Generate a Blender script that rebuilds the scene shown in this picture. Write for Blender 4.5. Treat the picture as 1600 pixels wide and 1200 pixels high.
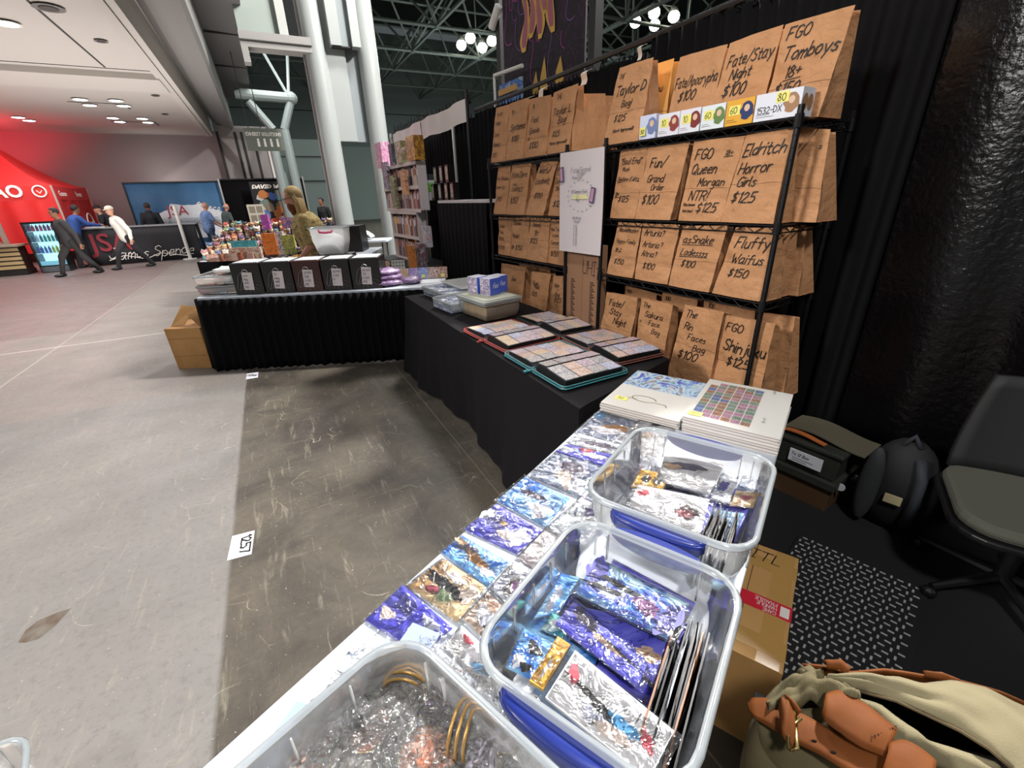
import bpy, bmesh, math, random
from mathutils import Vector, Matrix, noise
random.seed(7)
for o in list(bpy.data.objects): bpy.data.objects.remove(o, do_unlink=True)
SC = bpy.context.scene
COL = SC.collection
PI = math.pi
# ------------------------------------------------------------------ camera
FPX = 683.0; CH = 1.6
_d = Vector((855-800, 2175-600, FPX)).normalized()          # world down seen by the camera
_up = -_d
_y = (Vector((0, 0, 1)) - Vector((0, 0, 1)).dot(_up)*_up).normalized()
_x = _y.cross(_up)
def ray(u, v):
    r = Vector((u-800, v-600, FPX)); return Vector((_x.dot(r), _y.dot(r), _up.dot(r)))
cam = bpy.data.objects.new('camera', bpy.data.cameras.new('camera')); COL.objects.link(cam)
cr = Vector((_x[0], _y[0], _up[0])); cu = -Vector((_x[1], _y[1], _up[1])); cb = -Vector((_x[2], _y[2], _up[2]))
cam.matrix_world = Matrix(((cr[0], cu[0], cb[0], 0), (cr[1], cu[1], cb[1], 0), (cr[2], cu[2], cb[2], CH), (0, 0, 0, 1)))
cam.data.sensor_width = 36; cam.data.lens = 36*FPX/1600; cam.data.clip_start = .02; cam.data.clip_end = 300
SC.camera = cam
# ------------------------------------------------------------------ frames of reference (all in metres)
class Frame:
    def __init__(s, x, y, deg): s.o = Vector((x, y, 0)); s.a = math.radians(deg); s.c = math.cos(s.a); s.s = math.sin(s.a)
    def w(s, x, y, z=0): return Vector((s.o.x+x*s.c-y*s.s, s.o.y+x*s.s+y*s.c, z))
    def l(s, p): dx, dy = p[0]-s.o.x, p[1]-s.o.y; return Vector((dx*s.c+dy*s.s, -dx*s.s+dy*s.c, p[2]))
    def z(s, px, py, z): r = ray(px, py); t = (z-CH)/r.z; return s.l(Vector((r.x*t, r.y*t, z)))
    def y(s, px, py, y):                                  # meet the vertical plane y = const of this frame
        r = ray(px, py); n = Vector((-s.s, s.c)); t = (y+n.dot(s.o.xy))/n.dot(r.xy); return s.l(Vector((r.x*t, r.y*t, CH+r.z*t)))
WALL = Frame(0, 0, -59.25)      # x along the drape wall to the right, y towards the wall
HALL = Frame(0, 0, 27.02)       # x across the hall, y down the hall
WT = Frame(-.356, .676, -36)    # white table
BT = Frame(-.998, 4.181, -62.8) # black draped table
ST = Frame(-3.1, 4.33, 4.2)     # skirted table
# ------------------------------------------------------------------ world, lights, exposure
wd = bpy.data.worlds.new('hall_air'); SC.world = wd; wd.use_nodes = True
wd.node_tree.nodes['Background'].inputs[0].default_value = (.62, .72, .74, 1)
wd.node_tree.nodes['Background'].inputs[1].default_value = .10
def area(name, p, size, power, col=(1, .96, .9), target=None, spread=180):
    L = bpy.data.lights.new(name, 'AREA'); L.shape = 'DISK'; L.size = size; L.energy = power; L.color = col; L.spread = math.radians(spread)
    o = bpy.data.objects.new(name, L); COL.objects.link(o); o.location = p
    t = Vector(target if target else (p[0], p[1], 0)); o.rotation_euler = (t-Vector(p)).to_track_quat('-Z', 'Y').to_euler(); return o
area('high_bay_and_fill_light', WALL.w(-2.2, 9.0, 10), .8, 3300, (1, .97, .93), WALL.w(-2, -1, 0))
area('high_bay_and_fill_light', WALL.w(-2.0, -9.0, 6.0), 1.6, 900, (1, .97, .93), WALL.w(-2, 2.2, 1.2))  # unseen front fill, set low to brighten the bag fronts
area('high_bay_and_fill_light', WALL.w(2.6, -1.5, 7.5), .8, 330, (1, .98, .95), WALL.w(0, 1, .8))
area('high_bay_and_fill_light', WALL.w(-10, -5.5, 8), 1.4, 900, (1, .96, .9), WALL.w(-6, 1, .8))
area('high_bay_and_fill_light', WALL.w(-8.5, 5.5, 9.5), 1.6, 1000, (1, .96, .9), WALL.w(-8, 0, .8))
area('hall_light', HALL.w(-4, 9, 3.85), 4, 130, (1, .97, .95))
area('hall_light', HALL.w(-5, 16, 3.85), 4, 190, (1, .97, .95))
area('hall_light', HALL.w(1, 17.5, 7.5), 2.5, 330, (1, .97, .95))
area('column_light', HALL.w(5, 6, 8), 2, 90, (1, 1, .98), HALL.w(2, 12, 4))
area('far_hall_light', HALL.w(12, 28, 8.8), 4, 1700, (.9, 1, .97))
area('far_hall_light', HALL.w(12, 26, 4), 6, 380, (.9, 1, .97), HALL.w(12, 27, 12))  # unseen fill aimed upwards to brighten the roof truss
area('tent_red_light', HALL.w(-7.9, 18.5, 3.0), .8, 190, (1, .05, .08), HALL.w(-7.4, 21, 4.4))
area('tent_fill', HALL.w(-6.6, 18.6, 2.1), .8, 60, (1, .9, .85), HALL.w(-6.6, 20.9, 1.2))  # unseen fill added to brighten the tent's inner wall
area('curtain_uplight', HALL.w(-2.9, 20.95, 2.2), .6, 10, (1, .97, .95), HALL.w(-2.9, 22, 3.0))
area('soffit_bounce_fill', HALL.w(-3.2, 12, .4), 8, 330, (1, .93, .9), HALL.w(-4, 12, 5))  # unseen upward light added to brighten the soffit and beams
SC.view_settings.view_transform = 'Standard'; SC.view_settings.look = 'None'
SC.view_settings.gamma = 1; SC.view_settings.use_curve_mapping = False
SC.view_settings.exposure = .15
# ------------------------------------------------------------------ materials
def lin(c):
    if isinstance(c, str): c = [int(c[i:i+2], 16)/255 for i in (0, 2, 4)]
    return tuple(((v/12.92) if v <= .04045 else ((v+.055)/1.055)**2.4) for v in c)+(1,)
MATS = {}
def mat(name, col, rough=.6, metal=0, bump=None, emit=0, alpha=None, coat=0, spec=.5, vary=None, sheen=0):
    if name in MATS: return MATS[name]
    m = bpy.data.materials.new(name); m.use_nodes = True; nt = m.node_tree; b = nt.nodes['Principled BSDF']
    b.inputs['Base Color'].default_value = lin(col); b.inputs['Roughness'].default_value = rough; b.inputs['Metallic'].default_value = metal
    b.inputs['Specular IOR Level'].default_value = spec; b.inputs['Coat Weight'].default_value = coat; b.inputs['Coat Roughness'].default_value = .08
    if sheen: b.inputs['Sheen Weight'].default_value = sheen
    if emit: b.inputs['Emission Color'].default_value = lin(col); b.inputs['Emission Strength'].default_value = emit
    if bump or vary: tc = nt.nodes.new('ShaderNodeTexCoord')
    if bump:                                               # (scale, strength, distance)
        n = nt.nodes.new('ShaderNodeTexNoise'); n.inputs['Scale'].default_value = bump[0]; n.inputs['Detail'].default_value = 4
        k = nt.nodes.new('ShaderNodeBump'); k.inputs['Strength'].default_value = bump[1]; k.inputs['Distance'].default_value = bump[2]
        nt.links.new(tc.outputs['Object'], n.inputs['Vector']); nt.links.new(n.outputs['Fac'], k.inputs['Height']); nt.links.new(k.outputs['Normal'], b.inputs['Normal'])
    if vary:                                               # (second colour, scale)
        n = nt.nodes.new('ShaderNodeTexNoise'); n.inputs['Scale'].default_value = vary[1]; n.inputs['Detail'].default_value = 5
        x = nt.nodes.new('ShaderNodeMix'); x.data_type = 'RGBA'; x.inputs[6].default_value = lin(col); x.inputs[7].default_value = lin(vary[0])
        r = nt.nodes.new('ShaderNodeMapRange'); r.inputs[1].default_value = .35; r.inputs[2].default_value = .65
        nt.links.new(tc.outputs['Object'], n.inputs['Vector']); nt.links.new(n.outputs['Fac'], r.inputs[0]); nt.links.new(r.outputs[0], x.inputs[0]); nt.links.new(x.outputs[2], b.inputs['Base Color'])
    MATS[name] = m; return m
def film(name, col, amount, rough=.12, bump=(60, .5, .01), gloss=.5):   # clear or milky plastic: part see-through, part milky, part shiny
    if name in MATS: return MATS[name]
    m = bpy.data.materials.new(name); m.use_nodes = True; nt = m.node_tree; nt.nodes.clear(); N = nt.nodes.new; K = nt.links.new
    out = N('ShaderNodeOutputMaterial'); tr = N('ShaderNodeBsdfTransparent'); di = N('ShaderNodeBsdfDiffuse'); tl = N('ShaderNodeBsdfTranslucent'); gl = N('ShaderNodeBsdfGlossy')
    di.inputs[0].default_value = lin(col); tl.inputs[0].default_value = lin(col); gl.inputs['Roughness'].default_value = rough
    dm = N('ShaderNodeMixShader'); dm.inputs[0].default_value = .5; K(di.outputs[0], dm.inputs[1]); K(tl.outputs[0], dm.inputs[2])
    a = N('ShaderNodeMixShader'); a.inputs[0].default_value = amount; K(tr.outputs[0], a.inputs[1]); K(dm.outputs[0], a.inputs[2])
    f = N('ShaderNodeFresnel'); f.inputs[0].default_value = 1.5
    mm = N('ShaderNodeMath'); mm.operation = 'MULTIPLY_ADD'; mm.inputs[1].default_value = gloss*1.6; mm.inputs[2].default_value = gloss*.06; mm.use_clamp = True; K(f.outputs[0], mm.inputs[0])
    b = N('ShaderNodeMixShader'); K(mm.outputs[0], b.inputs[0]); K(a.outputs[0], b.inputs[1]); K(gl.outputs[0], b.inputs[2]); K(b.outputs[0], out.inputs[0])
    tc = N('ShaderNodeTexCoord'); n = N('ShaderNodeTexNoise'); n.inputs['Scale'].default_value = bump[0]; n.inputs['Detail'].default_value = 3; n.inputs['Distortion'].default_value = 1.2
    k = N('ShaderNodeBump'); k.inputs['Strength'].default_value = bump[1]; k.inputs['Distance'].default_value = bump[2]
    K(tc.outputs['Object'], n.inputs['Vector']); K(n.outputs['Fac'], k.inputs['Height'])
    K(k.outputs['Normal'], gl.inputs['Normal']); K(k.outputs['Normal'], f.inputs['Normal'])
    MATS[name] = m; return m
def art(name, cols, scale=14, rough=.3, coat=.6, bump=None, distort=2.5, metal=0):   # generic printed picture: blots of the given colours
    if name in MATS: return MATS[name]
    m = bpy.data.materials.new(name); m.use_nodes = True; nt = m.node_tree; b = nt.nodes['Principled BSDF']; N = nt.nodes.new; K = nt.links.new
    tc = N('ShaderNodeTexCoord'); oi = N('ShaderNodeObjectInfo'); ad = N('ShaderNodeVectorMath'); ad.operation = 'ADD'
    sc = N('ShaderNodeVectorMath'); sc.operation = 'SCALE'; sc.inputs['Scale'].default_value = 3
    cb_ = N('ShaderNodeCombineXYZ'); K(oi.outputs['Random'], cb_.inputs[0]); K(oi.outputs['Random'], cb_.inputs[1]); K(cb_.outputs[0], sc.inputs[0])
    K(tc.outputs['Object'], ad.inputs[0]); K(sc.outputs[0], ad.inputs[1])
    n = N('ShaderNodeTexNoise'); n.inputs['Scale'].default_value = scale; n.inputs['Detail'].default_value = 6; n.inputs['Distortion'].default_value = distort; n.inputs['Roughness'].default_value = .6
    K(ad.outputs[0], n.inputs['Vector'])
    cr_ = N('ShaderNodeValToRGB'); e = cr_.color_ramp.elements; k = len(cols)
    lo, hi = .33, .66
    e[0].position = lo; e[0].color = lin(cols[0]); e[1].position = hi; e[1].color = lin(cols[-1])
    for i in range(1, k-1): q = e.new(lo+(hi-lo)*i/(k-1)); q.color = lin(cols[i])
    K(n.outputs['Fac'], cr_.inputs[0]); K(cr_.outputs[0], b.inputs['Base Color'])
    b.inputs['Roughness'].default_value = rough; b.inputs['Coat Weight'].default_value = coat; b.inputs['Coat Roughness'].default_value = .06; b.inputs['Metallic'].default_value = metal
    if bump:
        n2 = N('ShaderNodeTexNoise'); n2.inputs['Scale'].default_value = bump[0]; n2.inputs['Distortion'].default_value = 1.5
        q = N('ShaderNodeBump'); q.inputs['Strength'].default_value = bump[1]; q.inputs['Distance'].default_value = bump[2]
        K(ad.outputs[0], n2.inputs['Vector']); K(n2.outputs['Fac'], q.inputs['Height']); K(q.outputs[0], b.inputs['Coat Normal'])
    MATS[name] = m; return m
# ------------------------------------------------------------------ mesh builder
class MB:
    def __init__(s): s.v = []; s.f = []; s.m = []
    def add(s, vs, fs, m=0):
        k = len(s.v); s.v += [tuple(p) for p in vs]; s.f += [tuple(i+k for i in f) for f in fs]; s.m += [m]*len(fs); return s
    def box(s, x0, y0, z0, x1, y1, z1, m=0, M=None):
        vs = [Vector((x, y, z)) for z in (z0, z1) for y in (y0, y1) for x in (x0, x1)]
        if M is not None: vs = [M@p for p in vs]
        return s.add(vs, [(0, 2, 3, 1), (4, 5, 7, 6), (0, 1, 5, 4), (2, 6, 7, 3), (0, 4, 6, 2), (1, 3, 7, 5)], m)
    def hexa(s, b4, t4, m=0):                             # bottom and top rings of four points each
        return s.add(list(b4)+list(t4), [(3, 2, 1, 0), (4, 5, 6, 7), (0, 1, 5, 4), (1, 2, 6, 5), (2, 3, 7, 6), (3, 0, 4, 7)], m)
    def poly(s, ps, m=0): return s.add(ps, [tuple(range(len(ps)))], m)
    def prism(s, pts, z0, z1, m=0):                        # outline in xy, extruded in z
        n = len(pts); vs = [(x, y, z0) for x, y in pts]+[(x, y, z1) for x, y in pts]
        return s.add(vs, [tuple(range(n-1, -1, -1)), tuple(range(n, 2*n))]+[(i, (i+1) % n, n+(i+1) % n, n+i) for i in range(n)], m)
    def tube(s, pts, r, n=8, m=0, closed=False):
        pts = [Vector(p) for p in pts]; k = len(pts); rs = r if isinstance(r, (list, tuple)) else [r]*k
        vs = []; up = None
        for i, p in enumerate(pts):
            if closed: t = pts[(i+1) % k]-pts[i-1]
            else: t = pts[min(i+1, k-1)]-pts[max(i-1, 0)]
            t = t.normalized() if t.length > 1e-9 else Vector((0, 0, 1))
            a = t.cross(Vector((0, 0, 1)) if abs(t.z) < .95 else Vector((1, 0, 0))).normalized()
            if up is not None and a.dot(up) < 0: a = -a
            up = a; b = t.cross(a)
            for j in range(n): q = 2*PI*j/n; vs.append(p+(a*math.cos(q)+b*math.sin(q))*rs[i])
        fs = []; kk = k if closed else k-1
        for i in range(kk):
            for j in range(n): i2 = (i+1) % k; fs.append((i*n+j, i*n+(j+1) % n, i2*n+(j+1) % n, i2*n+j))
        if not closed: fs += [tuple(range(n-1, -1, -1)), tuple(range((k-1)*n, k*n))]
        return s.add(vs, fs, m)
    def lathe(s, prof, n=16, m=0, c=(0, 0, 0), sx=1, sy=1):  # profile [(r, z)]
        vs = [(c[0]+r*math.cos(2*PI*j/n)*sx, c[1]+r*math.sin(2*PI*j/n)*sy, c[2]+z) for r, z in prof for j in range(n)]
        fs = [(i*n+j, i*n+(j+1) % n, (i+1)*n+(j+1) % n, (i+1)*n+j) for i in range(len(prof)-1) for j in range(n)]
        fs += [tuple(range(n-1, -1, -1)), tuple(range((len(prof)-1)*n, len(prof)*n))]
        return s.add(vs, fs, m)
    def ball(s, c, r, m=0, nu=12, nv=8, M=None):
        r = Vector(r) if isinstance(r, (tuple, list)) else Vector((r, r, r)); c = Vector(c); vs = []
        for i in range(nv+1):
            a = PI*i/nv
            for j in range(nu):
                b = 2*PI*j/nu; p = Vector((r.x*math.sin(a)*math.cos(b), r.y*math.sin(a)*math.sin(b), -r.z*math.cos(a)))
                vs.append(c+(M@p if M is not None else p))
        return s.add(vs, [(i*nu+j, i*nu+(j+1) % nu, (i+1)*nu+(j+1) % nu, (i+1)*nu+j) for i in range(nv) for j in range(nu)], m)
    def grid(s, fn, nu, nv, m=0, flip=False):             # fn(a, b) with a, b in 0..1
        vs = [fn(i/nu, j/nv) for j in range(nv+1) for i in range(nu+1)]; w = nu+1
        fs = [(j*w+i, j*w+i+1, (j+1)*w+i+1, (j+1)*w+i) for j in range(nv) for i in range(nu)]
        if flip: fs = [f[::-1] for f in fs]
        return s.add(vs, fs, m)
    def build(s, name, mats, parent=None, loc=None, rot=0, smooth=False, bevel=0, solid=0, subsurf=0, weld=False):
        me = bpy.data.meshes.new(name); me.from_pydata(s.v, [], s.f)
        if not isinstance(mats, (list, tuple)): mats = [mats]
        for q in mats: me.materials.append(q)
        me.polygons.foreach_set('material_index', s.m)
        if weld or smooth:
            b = bmesh.new(); b.from_mesh(me)
            if weld: bmesh.ops.remove_doubles(b, verts=b.verts, dist=1e-5)
            bmesh.ops.dissolve_degenerate(b, edges=b.edges, dist=1e-6); b.to_mesh(me); b.free()
        if smooth: me.polygons.foreach_set('use_smooth', [True]*len(me.polygons))
        me.update(); o = bpy.data.objects.new(name, me); COL.objects.link(o)
        if parent is not None: o.parent = parent
        if loc is not None: o.location = loc
        if rot: o.rotation_euler.z = rot
        if solid: q = o.modifiers.new('thickness', 'SOLIDIFY'); q.thickness = solid; q.offset = 0
        if bevel: q = o.modifiers.new('bevel', 'BEVEL'); q.width = bevel; q.segments = 2; q.limit_method = 'ANGLE'
        if subsurf: q = o.modifiers.new('subsurf', 'SUBSURF'); q.levels = q.render_levels = subsurf
        return o
def tag(o, label, cat, group=None):
    o['label'] = label; o['category'] = cat
    if group: o['group'] = group
    return o
def thing(name, label, cat, loc=(0, 0, 0), rot=0, group=None):
    o = bpy.data.objects.new(name, None); COL.objects.link(o); o.location = loc; o.rotation_euler.z = rot; o.empty_display_size = .1
    return tag(o, label, cat, group)
def struct(o): o['kind'] = 'structure'; return o
def dup(o, loc=None, rot=None, label=None, parent=None):
    c = o.copy(); COL.objects.link(c)
    if parent is not None: c.parent = parent
    if loc is not None: c.location = loc
    if rot is not None: c.rotation_euler.z = rot
    if label: c['label'] = label
    for ch in list(o.children): dup(ch, parent=c)
    return c
# ------------------------------------------------------------------ handwriting: stroke letters, cap height 10
G = {}
for ln in '''A 0,0 3,10 6,0|1,4 5,4
B 0,0 0,10 4,10 5,8 4,5.5 0,5.3|4,5.4 6,3 4,0 0,0
C 6,8.5 4,10 1,9 0,5 1,1 4,0 6,1.5
D 0,0 0,10 3,9.6 6,6 5,2 0,0
E 5.5,10 0,10 0,0 5.5,0|0,5 4,5.2
F 6,10 0,10 0,0|0,5 4,5.4
G 6,8.5 4,10 1,9 0,5 1,1 4,0 6,1.5 6,4.5 3.5,4.5
H 0,10 0,0|6,10 6,0|0,5 6,5
I 0,10 4,10|2,10 2,0|0,0 4,0
J 6,10 6,2 4,0 1,.5 0,2.5|3,10 7,10
K 0,10 0,0|6,10 0,4|2,5.5 6,0
L 0,10 0,0 5,0
M 0,0 1,10 3.5,3 6,10 7,0
N 0,0 0,10 6,0 6,10
O 3,10 .5,8 0,5 1,1 3.5,0 6,2 6.4,6 5,9 3,10
P 0,0 0,10 4,10 6,8 5,5 0,4.5
Q 3,10 .5,8 0,5 1,1 3.5,0 6,2 6.4,6 5,9 3,10|4,2.5 7,-1
R 0,0 0,10 4,10 6,8 4,5 0,4.8|3,5 6,0
S 6,8.6 4,10 1,9 .6,7 3,5.4 5.6,4 5.4,1.2 3,0 0,1.4
T 0,10 7,10|3.5,10 3.5,0
U 0,10 0,2 2,0 5,.4 6,3 6,10
V 0,10 3,0 6,10
W 0,10 2,0 4,6 6,0 8,10
X 0,0 6,10|0,10 6,0
Y 0,10 3,5 6,10|3,5 3,0
Z 0,10 6,10 0,0 6,0
a 5,6 2,6.4 0,4 .6,.6 3,0 5,3|5,6 4.8,1.4 6,0
b 0,10 0,0|0,4 2.5,6 5,4 4.6,1 2,0 0,1
c 4.6,5.4 2,6 0,3.5 1,.4 3,0 5,1.2
d 5,10 5,0|5,4.6 2.5,6 0,4 .5,.8 2.5,0 5,2
e 0,3.2 4.6,3.6 4,6 1.6,6 0,3.2 1.2,.3 4.8,.8
f 5,9.4 3.6,10 2.4,8.6 2,0|0,5.8 4.5,5.8
g 5,6 2,6.2 0,4 1,1.4 3,1 5,3.6|5,6 5,-2 3,-3.6 .5,-2.6
h 0,10 0,0|0,3.6 2.5,6 4.5,4.6 4.6,0
i 0,6 0,0|0,8.4 .3,8.8
j 3,6 3,-2 1.4,-3.4 0,-2.6|3,8.4 3.3,8.8
k 0,10 0,0|4,6 0,2.4|1.4,3.4 4.6,0
l 0,10 0,1 1,0
m 0,6 0,0|0,4 1.8,6 3,4.6 3,0|3,4 5,6 6.2,4.4 6.2,0
n 0,6 0,0|0,4 2.4,6 4.4,4.6 4.5,0
o 2.4,6 .3,4.6 0,2 1.6,0 4,.6 5,3.2 4,5.6 2.4,6
p 0,6 0,-4|0,4.4 2.5,6 4.8,4 4.2,1 2,0 0,1
q 5,6 2,6.2 0,4 1,.6 3,0 5,2.6|5,6 5,-4
r 0,6 0,0|0,3.6 1.6,5.8 3.8,5.8
s 4.2,5.2 2,6 .4,4.6 3.6,2.6 3.6,.8 1.8,0 0,1
t 2,9 2,1 3.4,0 4.4,.8|0,6 4.4,6
u 0,6 0,1.4 1.6,0 3.6,.8 4.6,3|4.6,6 4.6,0
v 0,6 2.4,0 4.8,6
w 0,6 1.5,0 3.2,4.6 4.8,0 6.4,6
x 0,0 4.6,6|0,6 4.6,0
y 0,6 2.4,1|5,6 1.4,-3.4
z 0,6 4.4,6 0,0 4.6,0
0 3,10 .6,8 0,5 1,1 3,0 5,2 5.6,6 4.6,9 3,10
1 1,8 2.6,10 2.4,0
2 .4,8 2.4,10 5,8.4 4.4,6 0,.4 5.6,0
3 0,9 3,10 5,8 2,5.4 5.2,3.6 4,.4 0,.6
4 4,0 4,10 0,3.4 6,3.4
5 5.4,10 1,10 .6,5.8 4,6 5.4,3.4 4,.4 0,.6
6 5,10 1,6 0,2.6 2,0 5,1.6 4.4,4.6 1,4.4
7 0,10 6,10 2,0
8 3,5.4 .6,7.6 2.6,10 5,8 3,5.4 0,3 1.4,.2 4.6,.6 5.4,3 3,5.4
9 5.4,6 2,5 .4,7.6 2.4,10 5,9 5.4,6 4,0
$ 5.6,8 3.4,9 .8,8 1,6 4.6,4.4 5,2 3,1 0,2|3,10.6 2.6,-.8
/ 0,-1 4,11
! 1,10 .6,3|.4,.6 .7,.2
? .3,8 2,10 4.6,8.6 3,5.6 2.4,3|2.3,.6 2.6,.2
+ 0,5 5,5|2.5,7.6 2.5,2.4
- 0,4.6 3.6,4.8
" .4,10 .4,7.6|2.4,10 2.4,7.6
( 3,11 1,8 1,3 3,-.6
) 0,11 2,8 2,3 0,-.6
, 1,1 0,-1.6
. .4,.4 .8,.2
: .4,5 .6,5.4|.4,1 .6,1.4
= 0,6 5,6|0,3 5,3
^ 0,4 2,0 5,8
# 2,0 3,9|5,0 6,9|0,3 8,3|0,6.5 8,6.5'''.split('\n'):
    k, d = ln[0], ln[2:]
    G[k] = [[tuple(map(float, q.split(','))) for q in st.split()] for st in d.split('|')]
def strokes(txt, x, y, h, slant=.22, jit=.35, space=1.6, rnd=None):
    """polylines of a line of writing; (x, y) is its lower left corner, h its cap height"""
    rnd = rnd or random; k = h/10; out = []; cx = 0
    for ch in txt:
        if ch == ' ': cx += 4; continue
        gl = G.get(ch)
        if not gl: cx += 4; continue
        jy = rnd.uniform(-jit, jit)
        for st in gl:
            out.append([(x+k*(cx+px+slant*py+rnd.uniform(-jit, jit)*.3), y+k*(py+jy+rnd.uniform(-jit, jit)*.3)) for px, py in st])
        cx += max(p[0] for st in gl for p in st)+space
    return out, k*cx
def ribbon(mb, pl, w, fn, m=0):
    for st in pl:
        for (x0, y0), (x1, y1) in zip(st, st[1:]):
            dx, dy = x1-x0, y1-y0; L = math.hypot(dx, dy) or 1e-6; tx, ty = dx/L*w*.4, dy/L*w*.4; nx, ny = -dy/L*w/2, dx/L*w/2
            mb.poly([fn(x0-tx+nx, y0-ty+ny), fn(x0-tx-nx, y0-ty-ny), fn(x1+tx-nx, y1+ty-ny), fn(x1+tx+nx, y1+ty+ny)], m)
def width(txt, h, space=1.6): return strokes(txt, 0, 0, h, jit=0, space=space)[1]
def block_text(txt, size, extrude=.004, mat_=None, name='lettering', parent=None, loc=(0, 0, 0), rot=(PI/2, 0, 0), align='LEFT', shear=0, offset=0):
    cu_ = bpy.data.curves.new('lettering', 'FONT'); cu_.body = txt; cu_.size = size; cu_.extrude = extrude; cu_.align_x = align; cu_.shear = shear; cu_.offset = offset; cu_.resolution_u = 3
    o = bpy.data.objects.new('tmp', cu_); COL.objects.link(o); dg = bpy.context.evaluated_depsgraph_get()
    me = bpy.data.meshes.new_from_object(o.evaluated_get(dg)); bpy.data.objects.remove(o, do_unlink=True)
    me.materials.clear(); me.materials.append(mat_); q = bpy.data.objects.new(name, me); COL.objects.link(q); q.parent = parent; q.location = loc; q.rotation_euler = rot
    return q
# ================================================================== SETTING
def floor_material():
    m = bpy.data.materials.new('stained_concrete'); m.use_nodes = True; nt = m.node_tree; b = nt.nodes['Principled BSDF']; N = nt.nodes.new; K = nt.links.new
    tc = N('ShaderNodeTexCoord'); sp = N('ShaderNodeSeparateXYZ'); K(tc.outputs['Object'], sp.inputs[0])
    def math_(op, a, c=None, d=None):
        q = N('ShaderNodeMath'); q.operation = op
        for i, v in enumerate((a, c, d)):
            if v is None: continue
            if isinstance(v, (int, float)): q.inputs[i].default_value = v
            else: K(v, q.inputs[i])
        return q.outputs[0]
    def noise_(scale, det=6, rough=.6, dist=0, vec=None):
        q = N('ShaderNodeTexNoise'); q.inputs['Scale'].default_value = scale; q.inputs['Detail'].default_value = det; q.inputs['Roughness'].default_value = rough; q.inputs['Distortion'].default_value = dist
        K(vec or tc.outputs['Object'], q.inputs['Vector']); return q.outputs['Fac']
    def ramp(v, a, c, A=0., B=1.):
        q = N('ShaderNodeMapRange'); q.inputs[1].default_value = a; q.inputs[2].default_value = c; q.inputs[3].default_value = A; q.inputs[4].default_value = B; K(v, q.inputs[0]); return q.outputs[0]
    def mixc(f, a, c, mode='MIX'):
        q = N('ShaderNodeMix'); q.data_type = 'RGBA'; q.blend_type = mode
        for i, v in ((0, f), (6, a), (7, c)):
            if isinstance(v, (int, float)): q.inputs[i].default_value = v
            elif isinstance(v, tuple): q.inputs[i].default_value = v
            else: K(v, q.inputs[i])
        return q.outputs[2]
    X, Y = sp.outputs[0], sp.outputs[1]
    base = mixc(ramp(noise_(1.3), .35, .65), lin('767472'), lin('676563'))
    base = mixc(ramp(noise_(.35, 3), .4, .7), base, lin('7d7873'))
    # older darker slab past the tape line at x = -.52; browner slab beyond y = 4.75
    dark = ramp(math_('ADD', X, math_('MULTIPLY', noise_(3), .012)), -.515, -.495)
    cold = mixc(ramp(noise_(1.7, 6, .7, .6), .36, .62), lin('3b3733'), lin('554f46'))
    col = mixc(dark, base, cold)
    far = math_('MULTIPLY', ramp(Y, 4.74, 4.77), math_('SUBTRACT', 1, dark))
    col = mixc(math_('MULTIPLY', far, .75), col, lin('77706c'))
    vf = math_('MULTIPLY', ramp(Y, 8.2, 8.3), ramp(X, -2.6, -2.7))
    col = mixc(math_('MULTIPLY', vf, .8), col, lin('6a5c5b'))
    # tape ghosts and joints
    j1 = math_('LESS_THAN', math_('ABSOLUTE', math_('SUBTRACT', X, .86)), .004)
    j2 = math_('LESS_THAN', math_('ABSOLUTE', math_('SUBTRACT', X, -2.7)), .012)
    j3 = math_('LESS_THAN', math_('ABSOLUTE', math_('SUBTRACT', Y, 7.42)), .02)
    col = mixc(math_('MULTIPLY', j1, .5), col, lin('857c6e')); col = mixc(math_('MULTIPLY', j2, .35), col, lin('b5aea6')); col = mixc(math_('MULTIPLY', j3, .5), col, lin('c4bcb4'))
    # pale scuffs and specks
    st = N('ShaderNodeMapping'); st.inputs['Scale'].default_value = (9, 1.2, 1); st.inputs['Rotation'].default_value = (0, 0, .9); K(tc.outputs['Object'], st.inputs[0])
    sc = math_('MULTIPLY', ramp(noise_(2.6, 8, .75, .4, st.outputs[0]), .56, .72), .55); col = mixc(sc, col, lin('938c7c'))
    st2 = N('ShaderNodeMapping'); st2.inputs['Scale'].default_value = (1.1, 10, 1); st2.inputs['Rotation'].default_value = (0, 0, -.5); K(tc.outputs['Object'], st2.inputs[0])
    sc = math_('MULTIPLY', ramp(noise_(2.2, 8, .8, .6, st2.outputs[0]), .58, .72), .5); col = mixc(sc, col, lin('8d8676'))
    vo = N('ShaderNodeTexVoronoi'); vo.feature = 'DISTANCE_TO_EDGE'; vo.inputs['Scale'].default_value = 1.7; wv = N('ShaderNodeVectorMath'); wv.operation = 'MULTIPLY_ADD'; wv.inputs[1].default_value = (.5, .5, .5); nc = N('ShaderNodeTexNoise'); nc.inputs['Scale'].default_value = 2.5; K(tc.outputs['Object'], nc.inputs['Vector']); K(nc.outputs['Color'], wv.inputs[0]); K(tc.outputs['Object'], wv.inputs[2]); K(wv.outputs[0], vo.inputs['Vector'])
    sc = math_('MULTIPLY', math_('LESS_THAN', vo.outputs['Distance'], .0016), math_('MULTIPLY', ramp(noise_(5, 3), .5, .6), .6)); col = mixc(sc, col, lin('aaa493'))
    col = mixc(ramp(noise_(75, 2, .5), .70, .80), col, lin('b3ad9f'))
    col = mixc(math_('MULTIPLY', ramp(noise_(28, 6, .8), .5, .75), .45), col, lin('3a3531'))
    K(col, b.inputs['Base Color'])
    K(ramp(noise_(2.2), .3, .7, .42, .62), b.inputs['Roughness']); b.inputs['Specular IOR Level'].default_value = .4
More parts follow.
